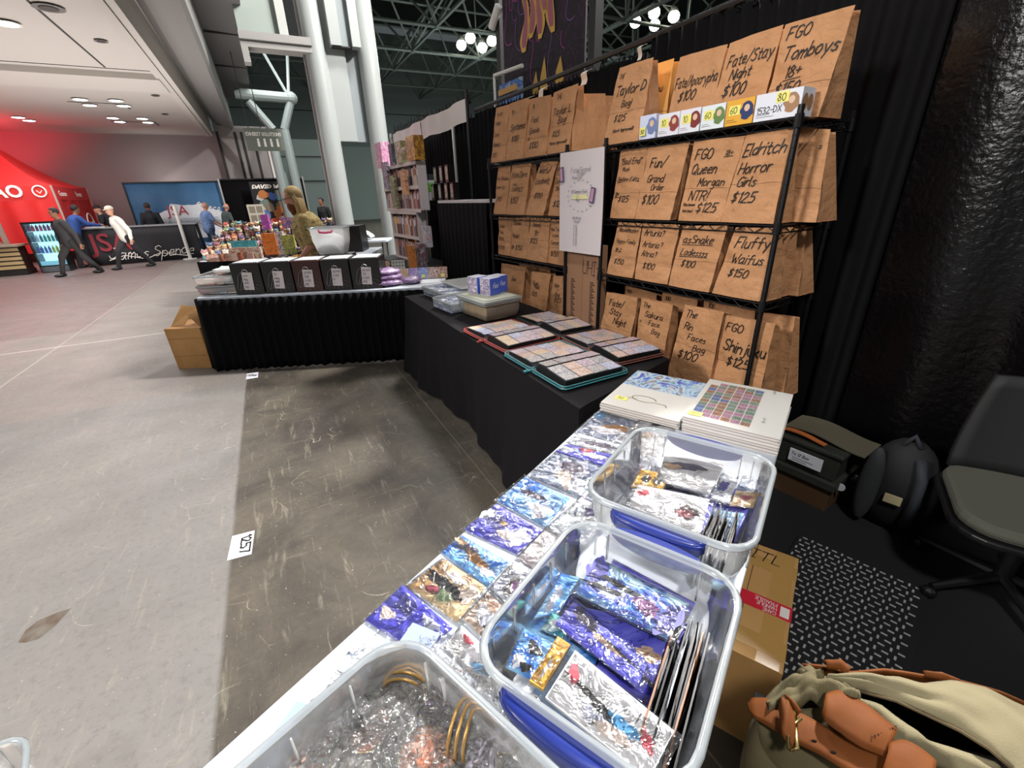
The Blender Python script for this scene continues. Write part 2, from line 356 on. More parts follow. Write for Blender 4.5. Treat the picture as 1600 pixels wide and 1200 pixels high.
    k = N('ShaderNodeBump'); k.inputs['Strength'].default_value = .25; k.inputs['Distance'].default_value = .004; K(noise_(45, 6, .7), k.inputs['Height']); K(k.outputs[0], b.inputs['Normal'])
    return m
def flat(frame, name, mb, m, **k):
    o = mb.build(name, m, loc=frame.w(0, 0, 0), rot=frame.a, **k); return o
q = MB(); q.box(-40, -8, -.1, 40, 50, 0); struct(flat(HALL, 'floor', q, floor_material()))
m_gray = mat('hall_panel_gray', '8f8d8b', .7); m_soff = mat('painted_soffit', 'bdb8b1', .6); m_dark = mat('dark_steel', '3b4040', .7)
m_seam = mat('panel_seam', '33302e', .8); m_white = mat('white_paint', 'd9d7d2', .5); m_black = mat('black_metal', '0d0d0f', .45); m_chrome = mat('bright_aluminium', 'c9c9c7', .35, .6)
m_col = mat('column_enamel', '9ca1a0', .35)
# end wall of the low bay
q = MB(); q.box(-22, 22, 0, -1.0, 22.3, 4.16); struct(flat(HALL, 'wall_end', q, mat('rose_gray_wall', '8a8080', .75)))
q = MB(); q.box(-1.0, 21.6, 0, .75, 22.3, 4.3)
for x in (-1.0, -.42, -.2, .18): q.box(x, 21.57, 0, x+.09, 21.6, 4.1, 1)
q.box(.62, 21.5, 0, .75, 21.6, 4.1, 2)
struct(flat(HALL, 'wall_pier', q, [mat('pier_gray', '8b8684', .7), mat('pier_groove', '161312', .6), m_white]))
# low ceiling with seams and coffers
q = MB(); q.box(-22, 2, 4.0, -1.22, 22.3, 4.3)
for y in (12.15, 13.9): q.box(-22, y, 3.994, -1.35, y+.03, 4.0, 1)
q.box(-2.06, 2, 3.994, -2.03, 12.1, 4.0, 1)
q.box(-22, 12.4, 3.90, -1.3, 13.7, 4.0, 0)
for x, y in ((-3.1, 15.9), (-2.95, 18.9)):
    q.box(x-.55, y, 3.99, x+.55, y+.03, 4.0, 1); q.box(x-.55, y+.7, 3.99, x+.55, y+.73, 4.0, 0); q.box(x+.52, y, 3.99, x+.55, y+.7, 4.0, 1)
struct(flat(HALL, 'ceiling', q, [m_soff, m_seam]))
q = MB(); q.box(-1.34, 2, 3.93, -1.2, 21.6, 4.25); q.box(-1.19, 2, 3.95, -1.09, 21.6, 4.6)
q.box(-1.2, 2, 3.96, -1.19, 21.6, 4.5, 1)
struct(flat(HALL, 'trim_1', q, [m_soff, m_seam]))
# big gray beams running down the hall
q = MB(); q.prism([(-1.05, 4.9), (-1.05, 4.5), (-.9, 4.36), (-.42, 4.19), (-.36, 4.25), (-.36, 5.3), (-.9, 5.3)], 0, 1)
q.v = [(x, 1.5+z*20.3, y) for x, y, z in q.v]
struct(flat(HALL, 'trim_2', q, mat('beam_gray', '807e7c', .7)))
q = MB(); q.prism([(-.6, 5.25), (.44, 5.2), (.46, 6.2), (-.6, 6.2)], 0, 1); q.v = [(x, 1.5+z*20.3, y) for x, y, z in q.v]
for y in (6, 9, 11.2, 14, 17): q.box(-.5, y, 5.19, .45, y+.04, 5.23, 1)
struct(flat(HALL, 'trim_3', q, [mat('beam_gray_dark', '6d6c6b', .7), m_seam]))
# cross beam, light panel above it
q = MB(); q.box(.28, 11.8, 4.46, 1.6, 12.2, 4.72); q.box(.28, 11.77, 4.56, 1.6, 11.8, 4.58, 1); q.box(.28, 11.79, 4.2, .4, 12.1, 4.46)
struct(flat(HALL, 'trim_4', q, [m_gray, m_seam]))
q = MB(); q.box(.3, 12.1, 4.7, 1.22, 12.3, 9); q.box(1.05, 12.0, 4.72, 1.22, 12.1, 9, 1); struct(flat(HALL, 'trim_5', q, [mat('pale_green_gray', '8f9893', .7), mat('pale_post', 'a9aca8', .6)]))
q = MB(); q.box(1.22, 12.3, 4.75, 1.6, 12.5, 9); struct(flat(HALL, 'trim_6', q, mat('shaft_gray', '6f7377', .7)))
# columns
for i, (x, r) in enumerate(((1.68, .215), (2.78, .215))):
    q = MB(); q.lathe([(r, 0), (r, 9.5)], 32, 0, (x, 12, 0)); q.box(x-.26, 11.98, 0, x-.2, 12.05, 9.5, 1) if i == 0 else None
    struct(flat(HALL, 'support_column', q, [m_col, mat('column_rail', '8d8583', .5)]))
q = MB(); q.box(1.85, 11.95, 2.85, 2.28, 12.1, 9); q.box(2.26, 12.06, 2.85, 2.62, 12.12, 9, 1); struct(flat(HALL, 'trim_7', q, [m_col, mat('column_infill', '7d8487', .6)]))
q = MB(); q.box(1.98, 11.72, 4.62, 2.2, 11.95, 9, 0); q.box(2.2, 11.8, 4.62, 2.42, 11.95, 9, 1); q.box(2.42, 11.7, 4.62, 2.6, 11.95, 9, 0); q.box(2.02, 11.75, 4.6, 2.42, 11.95, 4.62, 2)
struct(flat(HALL, 'trim_8', q, [m_col, mat('column_infill', '7d8487', .6), m_seam]))
# dark end of the hall: wall with panel joints
q = MB(); q.box(-2, 42, 0, 50, 42.3, 13.5)
for z in (3.1, 6.0, 8.0): q.box(-2, 41.95, z, 50, 42, z+.06, 1)
q.box(2.5, 41.9, 0, 9, 41.97, 5.6, 2)
struct(flat(HALL, 'wall_back', q, [mat('far_wall', '66716f', .8), m_seam, mat('far_wall_light', '7f8a86', .8)]))
q = MB(); q.box(.8, 31, 0, 4.0, 31.3, 4.9); q.box(.8, 30.95, 2.7, 4.0, 31, 2.75, 1); q.box(.8, 30.95, 4.0, 4.0, 31, 4.04, 1)
struct(flat(HALL, 'wall_partition', q, [mat('partition_gray', '7c8885', .75), m_seam]))
q = MB(); q.box(-2, 1.5, 14.2, 50, 42.3, 14.5); struct(flat(HALL, 'ceiling_high', q, mat('roof_deck', '151c1b', .9)))
# space frame under the high roof
q = MB(); S = 4.2; zb, zt = 9.3, 12.2
X0, NX, Y0, NY = 1.0, 10, 8.5, 9
def nb(i, j): return Vector((X0+i*S, Y0+j*S, zb))
def ntp(i, j): return Vector((X0+(i+.5)*S, Y0+(j+.5)*S, zt))
for i in range(NX):
    for j in range(NY):
        if i+1 < NX: q.tube([nb(i, j), nb(i+1, j)], .085, 5); q.tube([ntp(i, j), ntp(i+1, j)], .08, 4)
        if j+1 < NY: q.tube([nb(i, j), nb(i, j+1)], .085, 5); q.tube([ntp(i, j), ntp(i, j+1)], .08, 4)
        for a, c in ((0, 0), (1, 0), (0, 1), (1, 1)):
            if i+a < NX and j+c < NY: q.tube([ntp(i, j), nb(i+a, j+c)], .062, 4)
        q.ball(nb(i, j), .15, 0, 6, 4)
struct(flat(HALL, 'ceiling_truss', q, mat('truss_paint', '5c6561', .6)))
# pipe frame and vertical pipes in the dark bay
q = MB(); q.tube([(-.05, 19, 4.9), (1.62, 19, 4.85)], .16, 12); q.tube([(.3, 19, 4.7), (.85, 19, 3.9)], .13, 10); q.tube([(1.6, 19, 4.8), (1.2, 19, 3.9)], .13, 10)
q.tube([(.75, 19, 3.9), (.78, 19, 1)], .15, 12); q.tube([(1.2, 19, 3.9), (1.25, 19, 1)], .15, 12); q.box(.9, 19.2, 1, 1.2, 19.4, 2.6)
q.tube([(1.55, 19, 4.9), (.9, 20.5, 7)], .05, 6); q.tube([(1.55, 19, 4.9), (2, 20.5, 7)], .05, 6); q.ball((1.62, 19, 4.85), .2)
struct(flat(HALL, 'pipe_frame', q, mat('pipe_gray', '848f8e', .5)))
# ceiling lamps of the high hall: clusters of four globes on a hub
m_globe = mat('lit_globe', 'fffbe8', .3, emit=8); m_lamp = mat('lamp_metal', '6f7470', .5)
def cluster(x, y, label):
    t = thing('high_bay_lamp', label, 'lamp', HALL.w(x, y, 9.6), HALL.a, 'globe lamps under the roof frame')
    a = MB(); a.tube([(0, 0, .55), (0, 0, 4.5)], .04, 6)
    for i in range(4):
        an = PI/4+i*PI/2; dx, dy = .95*math.cos(an), .95*math.sin(an)
        a.tube([(0, 0, .75), (dx, dy, .5)], .03, 5)
        c = MB(); c.lathe([(.02, .62), (.16, .5), (.2, .3)], 10, 1, (dx, dy, 0)); c.ball((dx, dy, .1), (.29, .29, .26), 0); c.build('globe', [m_globe, m_lamp], t, smooth=True)
    a.build('hub', m_lamp, t)
cluster(12.9, 28.3, 'four-globe ceiling lamp over the white-topped drape'); cluster(20.0, 21.5, 'four-globe ceiling lamp above the taller upper shelf bags'); cluster(12.7, 22.8, 'ceiling lamp cut off by the top of the picture beside the dark banner')
cluster(23.5, 34, 'distant four-globe lamp seen behind the right globes')
# recessed downlights of the low ceiling
m_down = mat('lit_downlight', 'fdfbff', .3, emit=9); pr = None
DL = [(9, 36), (45, 110), (119, 114), (68, 124), (138, 127), (125, 155), (181, 157), (140, 164), (193, 165), (28, 183), (45, 188), (176, 184), (222, 185), (187, 190), (231, 191), (-30, 60)]
names = ['at the left edge high up', 'first of the row nearest the panel seam', 'second of the row nearest the panel seam', 'left of the pair above the first vent', 'right of the pair above the first vent', 'above left of the second vent', 'above right of the second vent', 'close over the second vent', 'right of the second vent', 'left of the two over the red tent', 'right of the two over the red tent', 'third from the right by the end wall', 'second from the right by the end wall', 'fourth from the right by the end wall', 'nearest the pier in the far row', 'beyond the left edge']
for (px, py), nm in zip(DL, names):
    p = HALL.z(px, py, 3.985)
    if pr is None:
        q = MB(); q.lathe([(.165, -.012), (.14, 0)], 16, 1); q.lathe([(.13, -.014), (.13, -.002)], 16, 0); pr = q.build('downlight', [m_down, m_white]); o = pr
    else: o = pr.copy(); COL.objects.link(o)
    o.location = HALL.w(p.x, p.y, 3.985); tag(o, 'round recessed ceiling light '+nm, 'ceiling light', 'recessed ceiling lights')
for k, (px, py) in enumerate(((76, 13), (158, 65), (214, 140), (243, 150), (258, 179))):
    p = HALL.z(px, py, 3.98); q = MB(); r = .17 if k in (0, 2) else .09; q.lathe([(r, 0), (r*.8, .015)], 14, 0); q.lathe([(r*.6, -.008), (r*.6, .01)], 14, 1)
    tag(q.build('ceiling_speaker', [mat('speaker_rim', '6a6662', .6), mat('speaker_grille', '4b4643', .8)], loc=HALL.w(p.x, p.y, 3.98)), ['large dark ceiling disc nearest the top left corner', 'small dark ceiling disc by the long seam', 'dark ceiling disc right of the lights', 'small ceiling disc by the edge beam', 'smallest ceiling disc near the pier'][k], 'ceiling fitting')
# signs
t = thing('hanging_sign', 'green gray sign with restroom pictograms hanging in front of the pipes', 'sign', HALL.w(.48, 15.5, 2.95), HALL.a)
q = MB(); q.box(-.52, 0, 0, .42, .08, .55, 0); q.box(-.4, .03, .55, -.38, .05, 2.3, 1); q.box(-.1, .03, .55, -.08, .05, 2.3, 1); q.build('sign_panel', [mat('sign_green', '6d756c', .6), m_dark], t)
q = MB(); m_wtxt = mat('white_lettering', 'f1efea', .5)
for wd_, x_ in (('EXHIBIT', -.48), ('SOLUTIONS', -.10)):
    q = MB(); pl, w_ = strokes(wd_, x_, .37, .075, 0, 0, 1.4); ribbon(q, pl, .014, lambda x, y: (x, -.004, y)); q.build('sign_word', m_wtxt, t)
for k in range(4):
    q = MB(); q.prism([(-.03, .1), (.03, .1), (.03, .22), (.02, .24), (.03, .27), (.015, .3), (-.015, .3), (-.03, .27), (-.02, .24), (-.03, .22)], -.006, -.002); q.v = [(x-.22+k*.16, z, y) for x, y, z in q.v]; q.build('pictogram', m_wtxt, t)
q = MB(); p = HALL.y(398, 272, 24.0); pts = [(p.x+.22*math.cos(a*PI/6)*(1 if a % 2 else .8), p.z+.22*math.sin(a*PI/6)*(1 if a % 2 else .8)) for a in range(12)]
q.prism(pts, 23.9, 24.0); q.v = [(x, z, y) for x, y, z in q.v]; q.box(p.x-.45, 24.0, p.z-.7, p.x+.45, 24.1, p.z+.4, 1)
tag(flat(HALL, 'wall_emblem', q, [mat('sign_red', 'c04038', .5), m_gray]), 'red round emblem on a gray panel under the pipe frame', 'sign')
# ================================================================== BOOTH WALL: drapes, shelving, paper bags
def cloth_mat(name, col, rough=.85, spec=.3):
    return mat(name, col, rough, bump=(260, .2, .002), spec=spec)
m_drape = cloth_mat('black_drape', '070608', spec=.15); m_cloth = cloth_mat('black_tablecloth', '100e12', .85, .2)
def drape(name, x0, x1, y, z0, z1, label, fold=.11, depth=.03, m=None, group='black drapes of the booth wall', gather=.6):
    t = thing(name, label, 'drape', WALL.w((x0+x1)/2, y, z0), WALL.a, group)
    w = x1-x0; n = max(24, int(w/fold*8)); sd = random.uniform(0, 9)
    def f(a, b):
        x = (a-.5)*w; ph = 2*PI*x/fold+1.8*math.sin(x*2.3+sd)+.5*math.sin(b*3+x)
        return (x, depth*(gather+(1-gather)*(1-b))*math.sin(ph)+.02*math.sin(x*3.1+sd), b*(z1-z0))
    q = MB(); q.grid(f, n, 8); q.build('drape_cloth', m or m_drape, t, smooth=True, solid=.004)
    q = MB()                                               # gathered heading above the pole
    for k in range(int(w/.055)):
        x = -w/2+.03+k*.055; q.poly([(x-.02, .0, z1-z0-.02), (x+.02, 0, z1-z0-.02), (x+random.uniform(-.02, .02), random.uniform(-.02, .02), z1-z0+random.uniform(.025, .06))])
    q.build('drape_heading', m or m_drape, t)
    return t
def pole(px_, y, z1, label, m=None):
    q = MB(); q.tube([(0, 0, .01), (0, 0, z1)], .02, 10); q.lathe([(.15, 0), (.15, .008), (.03, .012)], 16, 0)
    return tag(q.build('drape_upright', m or m_chrome, loc=WALL.w(px_, y, 0), rot=WALL.a), label, 'pole', 'uprights of the pipe and drape')
drape('booth_drape', -5.42, -2.72, 2.86, .008, 2.50, 'black pleated drape behind the left shelving rack')
drape('booth_drape', -2.70, -1.0, 2.86, .008, 2.57, 'black pleated drape behind the right shelving rack')
gl = mat('glossy_black_drape', '070607', .26, bump=(34, .5, .01), spec=.28)
t = drape('booth_drape', -1.06, 2.6, 2.84, .008, 2.66, 'smooth black drape with faint light streaks right of the racks', .5, .035, gl)
t = drape('booth_drape', -8.45, -5.5, 2.86, .008, 2.48, 'black pleated drape hanging under the long white band')
q = MB(); n0 = 3
def val(x0, x1): 
    q = MB(); q.grid(lambda a, b: (x0+(x1-x0)*a, 2.80+.01*math.sin(a*22), 2.36+.1*a*.6+b*(.24)+ .01*math.sin(a*9)), 30, 3); return q
for i, (a, c, lb) in enumerate(((-8.42, -7.1, 'far white band along the top of the drape'), (-7.06, -5.5, 'near white band along the top of the drape'))):
    q = MB(); q.grid(lambda u, b: (a+(c-a)*u, .01*math.sin(u*22), 2.37+.03*(u+i)+b*.24+.012*math.sin(u*9)), 30, 3)
    tag(q.build('white_valance', mat('white_cloth', 'ded6d4', .8), loc=WALL.w(0, 2.79, 0), rot=WALL.a, solid=.003), lb, 'valance', 'white bands on the drape')
q = MB()
for k in range(46):                                        # spiky clips and ties along the pole
    x = -8.4+k*.063; q.tube([(x, 0, 2.62+.0), (x+random.uniform(-.03, .03), 0, 2.68+random.uniform(0, .07))], .007, 4)
q.tube([(-8.45, 0, 2.62), (-5.5, 0, 2.63)], .02, 8)
tag(q.build('drape_crossbar', m_black, loc=WALL.w(0, 2.82, 0), rot=WALL.a), 'spiky black crossbar above the white band', 'pole')
pole(-8.46, 2.76, 2.63, 'bright upright at the far end of the white band'); pole(-7.08, 2.75, 2.4, 'bright upright under the gap between the white bands'); pole(-5.46, 2.76, 2.75, 'black upright where the white band ends', m_black)
pole(-5.9, 2.76, 2.42, 'bright upright just left of the nearer racks')
q = MB(); q.tube([(-5.46, 0, 2.54), (-.1, 0, 2.63)], .02, 8); tag(q.build('drape_crossbar', m_black, loc=WALL.w(0, 2.86, 0), rot=WALL.a), 'thin crossbar running above the shelving racks', 'pole')
# tall dark banner standing behind the drape
t = thing('tall_banner', 'tall dark banner of pink and gold flame drawings above the drape', 'banner', WALL.w(-5.04, 3.5, 0), WALL.a)
q = MB(); q.box(-.76, 0, .3, .83, .02, 4.6, 0)
q.build('banner_cloth', art('banner_print', ['100e13', '14111a', '241528', '100e14', '15121a', '3f2040', '110f14', '18141c'], 3.2, .7, 0, distort=4), t)
q = MB(); rr = random.Random(3)
def curl(x, z, s, m, w, turns=1.2):
    pts = [(x+s*(1-k/16)*math.cos(k/16*turns*2*PI)*.5, z+s*k/10-s*.4*math.sin(k/16*turns*5)) for k in range(17)]; ribbon(q, [pts], w, lambda a, b: (a, -.006, b), m)
for k in range(34): curl(rr.uniform(-.68, .72), rr.uniform(2.6, 4.3), rr.uniform(.08, .3), rr.choice((0, 0, 1)), rr.uniform(.008, .014), rr.uniform(.4, 1.4))
BM = [mat('neon_magenta', '9b3f86', .6), mat('neon_violet', '6b4a8e', .6), mat('flame_gold', 'c9a24c', .6), mat('flame_mauve', '9a5568', .6), mat('hot_pink', 'cf5fa5', .6)]
q.build('line_drawing', BM, t)
for cx, z0, h, w in ((-.24, 3.15, .62, .10), (-.1, 3.25, .62, .1), (.04, 3.2, .7, .09), (.13, 3.4, .5, .07), (.28, 3.2, .78, .09)):   # flame-shaped letters
    n = 14; L_ = []; R_ = []
    for k in range(n+1):
        b = k/n; ww = w*math.sin(PI*min(1, .12+b*.95))**.7*(.75+.25*math.sin(b*9)); xx = cx+.04*math.sin(b*7+cx*9); L_.append((xx-ww, -.012, z0+h*b)); R_.append((xx+ww, -.012, z0+h*b))
    q = MB()
    for k in range(n): q.poly([L_[k], R_[k], R_[k+1], L_[k+1]], 2)
    sh = lambda P, f: [(cx+(x-cx)*f, y-.004, z) for x, y, z in P]
    li, ri = sh(L_, .6), sh(R_, .6)
    for k in range(1, n-1): q.poly([li[k], ri[k], ri[k+1], li[k+1]], 3)
    q.build('flame_letter', BM, t)
for x, z, h in ((-.05, 2.62, .3), (.12, 2.66, .36), (-.42, 2.6, .2), (.42, 2.72, .24)): q = MB(); q.poly([(x-.09, -.008, z), (x+.09, -.008, z), (x+.05, -.008, z+h*.6), (x+.02, -.008, z+h), (x-.06, -.008, z+h*.5)], 2); q.build('flame', BM, t)
for x, z, h in ((.46, 3.5, .6), (.36, 3.75, .4), (.6, 3.8, .5)): q = MB(); q.poly([(x-.07, -.008, z+h), (x, -.008, z), (x+.05, -.008, z+.1), (x+.1, -.008, z+h)], 4); q.build('pink_flame', BM, t)
q = MB()
for x in (-.86, .95): q.box(x-.05, -.02, 0, x+.05, .08, 4.8)
q.box(-.86, -.02, 2.2, .95, .08, 2.26); q.build('banner_frame', m_black, t)
q = MB(); q.tube([(-.95, -.05, 3.55), (-.76, -.05, 3.72)], .05, 10); q.build('frame_end_cap', m_white, t)
# small blue poster frame behind the drape
t = thing('poster_frame', 'white bar frame with a blue picture poking above the drape', 'poster', WALL.w(-5.62, 3.3, 0), WALL.a)
q = MB(); q.tube([(-.1, 0, 2.98), (.55, 0, 2.95)], .022, 8); q.tube([(-.1, 0, 0), (-.1, 0, 2.98)], .018, 8); q.build('frame_bar', m_white, t)
q = MB(); q.box(-.02, .02, 2.2, .5, .04, 2.86); q.build('poster_panel', art('poster_blue', ['c9ccd0', '8fa3b8', '2a5fae', '3f74c4', 'b59aa8'], 3, .6, 0), t)
q = MB(); q.box(0, -.01, 2.74, .42, .01, 2.8); q.build('poster_title', mat('title_tan', 'c79a5a', .6), t)
# -------------------------------------------------------------- wire shelving
SY = 2.25                                                   # front plane of the racks
TIERS = (1.875, 1.425, 1.045, .46)
m_wire = mat('black_wire', '131215', .4, .3)
def rack(x0, x1, label):
    t = thing('wire_shelving', label, 'shelving', WALL.w(x0, SY, 0), WALL.a, 'black wire shelving racks'); w = x1-x0; d = .47
    for x in (0, w):
        for y in (0, d):
            q = MB(); q.tube([(x, y, .0), (x, y, 1.92)], .0135, 10); q.lathe([(.02, 0), (.02, .02)], 10, 0, (x, y, 0))
            for k in range(36): q.lathe([(.0142, .05+k*.05), (.0142, .054+k*.05)], 10, 0, (x, y, 0))
            for z in TIERS: q.lathe([(.02, z-.045), (.0185, z+.01)], 10, 0, (x, y, 0))
            q.build('post', m_wire, t)
    for z in TIERS:
        q = MB()
        for y in (0, d):
            q.tube([(0, y, z-.006), (w, y, z-.006)], .0045, 6); q.tube([(0, y, z-.04), (w, y, z-.04)], .004, 6)
            n = 22; q.tube([(w*k/n, y, z-.006 if k % 2 else z-.04) for k in range(n+1)], .0028, 5)
        for x in (0, w):
            q.tube([(x, 0, z-.006), (x, d, z-.006)], .0045, 6); q.tube([(x, 0, z-.04), (x, d, z-.04)], .004, 6)
            q.tube([(x, d*k/8, z-.006 if k % 2 else z-.04) for k in range(9)], .0028, 5)
        for k in range(1, 48): q.tube([(w*k/48, 0, z-.001), (w*k/48, d, z-.001)], .0018, 4)
        for k in range(1, 4): q.tube([(0, d*k/4, z-.006), (w, d*k/4, z-.006)], .003, 5)
        q.build('wire_shelf', m_wire, t)
    return t
xR = WALL.y(1250, 178, SY).x; xRL = WALL.y(947, 222, SY).x; xL = WALL.y(764, 251, SY).x
rack(xRL, xR, 'right black wire shelving rack full of paper bags'); rack(xL, xL+1.19, 'left black wire shelving rack full of paper bags')
# -------------------------------------------------------------- brown paper bags
m_kraft = mat('kraft_paper', 'c49066', .75, bump=(14, .6, .03), vary=('ad7c52', 2.4)); m_ink = mat('black_marker', '14100e', .6); m_fold = mat('paper_crease', '8a6040', .8)
m_tan = mat('kraft_inside', '96704c', .8)
BAGS = 'paper bags on the wire shelves'
def bag(label, TL, TR, BR, BL, tier, lines=(), off=0., depth=.16, top=.05, crease=.38, zb=None, m=None, side=1):
    y0 = SY+.015+off; P = [WALL.y(px, py, y0) for px, py in (TL, TR, BR, BL)]
    z0 = TIERS[tier]+.003 if zb is None else zb
    tl, tr, br, bl = [Vector((p.x, p.z)) for p in P]
    def ext(a, c):                                         # carry the side line down to the shelf
        d = c-a; k = (z0-a.y)/d.y if abs(d.y) > .02 else 1; k = max(.6, min(1.6, k)); return Vector((a.x+d.x*k, z0))
    bl2, br2 = ext(tl, bl), ext(tr, br); cx = (bl2.x+br2.x)/2; rnd = random.Random(int(TL[0]*7+TL[1]))
    sd = rnd.uniform(0, 99)
    def F(a, b, e=0):                                      # a across, b up the front panel
        x = (bl2.x*(1-a)+br2.x*a)*(1-b)+(tl.x*(1-a)+tr.x*a)*b-cx
        z = (bl2.y*(1-a)+br2.y*a)*(1-b)+(tl.y*(1-a)+tr.y*a)*b-z0
        y = (.009*noise.noise((a*2.5+sd, b*3.5, 0))+.004*noise.noise((a*6+sd, b*9, 2)))*min(1, b*5)-.010*math.sin(PI*a)*(1-b*.4)+(.0015*math.exp(-((b-crease)/.03)**2))+e
        return Vector((x, y, z))
    q = MB(); q.grid(lambda a, b: F(a, b), 14, 22, 0)
    H_ = F(0, 1).z
    def Bk(a, b): 
        p = F(a, b); return Vector((p.x, depth*(1-b)+top*b, p.z-.01*b))
    q.grid(lambda a, b: Bk(a, b), 6, 8, 0, True)
    for e, sg in ((0, 1), (1, -1)):                         # folded gussets
        def S(u, b, e=e, sg=sg):
            p0, p1 = F(e, b), Bk(e, b); p = p0.lerp(p1, u); g = 1-abs(2*u-1); p.x += sg*g*(.012+.035*b); return p
        q.grid(S, 4, 8, 3)
    q.poly([F(0, 0), F(1, 0), Bk(1, 0), Bk(0, 0)], 0)
    for k in (0, .5, 1): pass
    ribbon(q, [[(a/10, crease+.006*math.sin(a)) for a in range(11)]], .006, lambda a, b: F(a, b, -.0012), 2)
    W_ = (F(1, .5)-F(0, .5)).length; 
    Lm = (tl-bl2).length
    for ln in lines:                                       # (text, x 0..1, y from the top 0..1, height as share of the bag height[, underline])
        s, a, b, h = ln[:4]; hh = h*Lm; wmax = ln[5] if len(ln) > 5 else (.97-a)*W_
        ww = width(s, hh); fx = min(1, wmax/ww) if ww > 0 else 1
        pl, tw = strokes(s, 0, 0, hh, rnd=rnd)
        fn = lambda x, y: F(a+x*fx/W_, 1-b+y/Lm, -.0036)
        ribbon(q, pl, max(.003, hh*.115), fn, 1)
        if len(ln) > 4 and ln[4]: ribbon(q, [[(0, -hh*.25), (tw, -hh*.15)]], max(.0036, hh*.08), fn, 1)
    for k in range(0, 10): pass
    o = q.build('paper_bag', [m or m_kraft, m_ink, m_fold, m or m_kraft], loc=WALL.w(cx, y0, z0), rot=WALL.a, smooth=True)
    mo = o.modifiers.new('edges', 'EDGE_SPLIT'); mo.split_angle = math.radians(38)
    return tag(o, label, 'paper bag', BAGS)
TOPL = 'top shelf of the left rack'; TOPR = 'top shelf of the right rack'
# left rack, top
bag('leftmost paper bag on the top shelf of the left rack, with five short written lines', (775, 169), (796, 163), (790, 245), (767.5, 249), 0, [('18+ XR', .2, .16, .055), ('Armor', .12, .32, .08), ('Sexy', .12, .52, .08), ('Mommy', .1, .7, .08), ('$125', .1, .9, .08)], crease=.3)
bag('second paper bag from the left on the top shelf of the left rack', (796, 162.5), (827, 152), (818, 240), (791, 245.6), 0, [('18+', .2, .2, .07), ('Systems', .2, .48, .11), ('$100', .3, .68, .1)], crease=.36)
bag('paper bag marked Episode on the top shelf of the left rack', (828.5, 155), (862, 148), (854, 232), (820, 239.6), 0, [('18', .2, .17, .07), ('Food', .2, .4, .09), ('Episode', .15, .58, .09, 0), ('18!', .1, .7, .05), ('$100', .25, .85, .11)], crease=.33)
bag('tall paper bag marked $125 beside the opened bags on the top shelf', (865, 145), (903.5, 130), (889, 229), (855.5, 235.5), 0, [('THE', .2, .14, .07), ('Taylor L', .12, .38, .11), ('Bag!', .4, .52, .10), ('$125', .2, .72, .09), ('(Heroes Approved!)', .1, .85, .05)], crease=.44)
def side_bag(label, px0, py0, w, d, h, rot, z0, y):
    p = WALL.y(px0, py0, y); q = MB(); z1 = h
    A = [(-w/2, -d/2, 0), (w/2, -d/2, 0), (w/2, d/2, 0), (-w/2, d/2, 0)]; T = [(-w/2+.01, -.03, z1), (w/2-.01, -.03, z1), (w/2-.01, .03, z1), (-w/2+.01, .03, z1)]
    q.poly([A[0], A[1], T[1], T[0]]); q.poly([A[2], A[3], T[3], T[2]]); q.poly([A[0], A[1], A[2], A[3]], 1)
    for i, sg in ((1, -1), (3, 1)):
        a, c = Vector(A[i]), Vector(A[(i+1) % 4]); ta, tc_ = Vector(T[i]), Vector(T[(i+1) % 4]); mid = (a+c)/2; mt = (ta+tc_)/2+Vector((sg*.05, 0, -.01)); mk = (a+c)/2+Vector((sg*.045, 0, z1*.35))
        for f in ([a, mid, mk], [mid, c, mk], [a, mk, ta], [mk, mt, ta], [mk, c, tc_], [mk, tc_, mt]): q.poly(f)
    o = q.build('paper_bag', [m_kraft, m_tan], loc=WALL.w(p.x, y, z0), rot=WALL.a+rot); return tag(o, label, 'paper bag', BAGS)
side_bag('paper bag turned sideways with its gusset facing out, left rack', 916, 225, .26, .17, .36, 1.15, TIERS[0]+.003, SY+.16)
side_bag('paper bag turned sideways at the right end of the left rack', 932, 225, .26, .16, .35, 1.3, TIERS[0]+.003, SY+.24)
# left rack, second shelf
bag('leftmost $90 paper bag on the second shelf of the left rack', (778.5, 260), (799, 259), (790.5, 332), (771.6, 330), 1, [('Hot Shadow', .08, .28, .07), ('Summer Club', .04, .45, .06), ('$90', .2, .72, .1)])
bag('$150 paper bag second from the left on the second shelf of the left rack', (800, 259), (830, 255), (820, 331.5), (791, 331), 1, [('Fate/Zero', .1, .24, .1), ('Gacha', .22, .4, .05), ('CHARGES"', .2, .52, .08), ('$150', .2, .76, .12)])
bag('paper bag leaning to the right on the second shelf of the left rack', (845, 253), (872, 251), (851, 328), (822.5, 328.4), 1, [('Waifu!', .1, .2, .1), ('Lostbelt', .08, .38, .09, 1), ('$100', .25, .66, .1)], off=.01)
bag('paper bag half covered by the white sheet on the second shelf', (872, 254), (906, 250), (901, 333), (857, 332.5), 1, [('Fate/', .1, .2, .11, 1), ('Extra', .08, .38, .1), ('18+', .12, .52, .08), ('$125', .15, .82, .12)], off=.03)
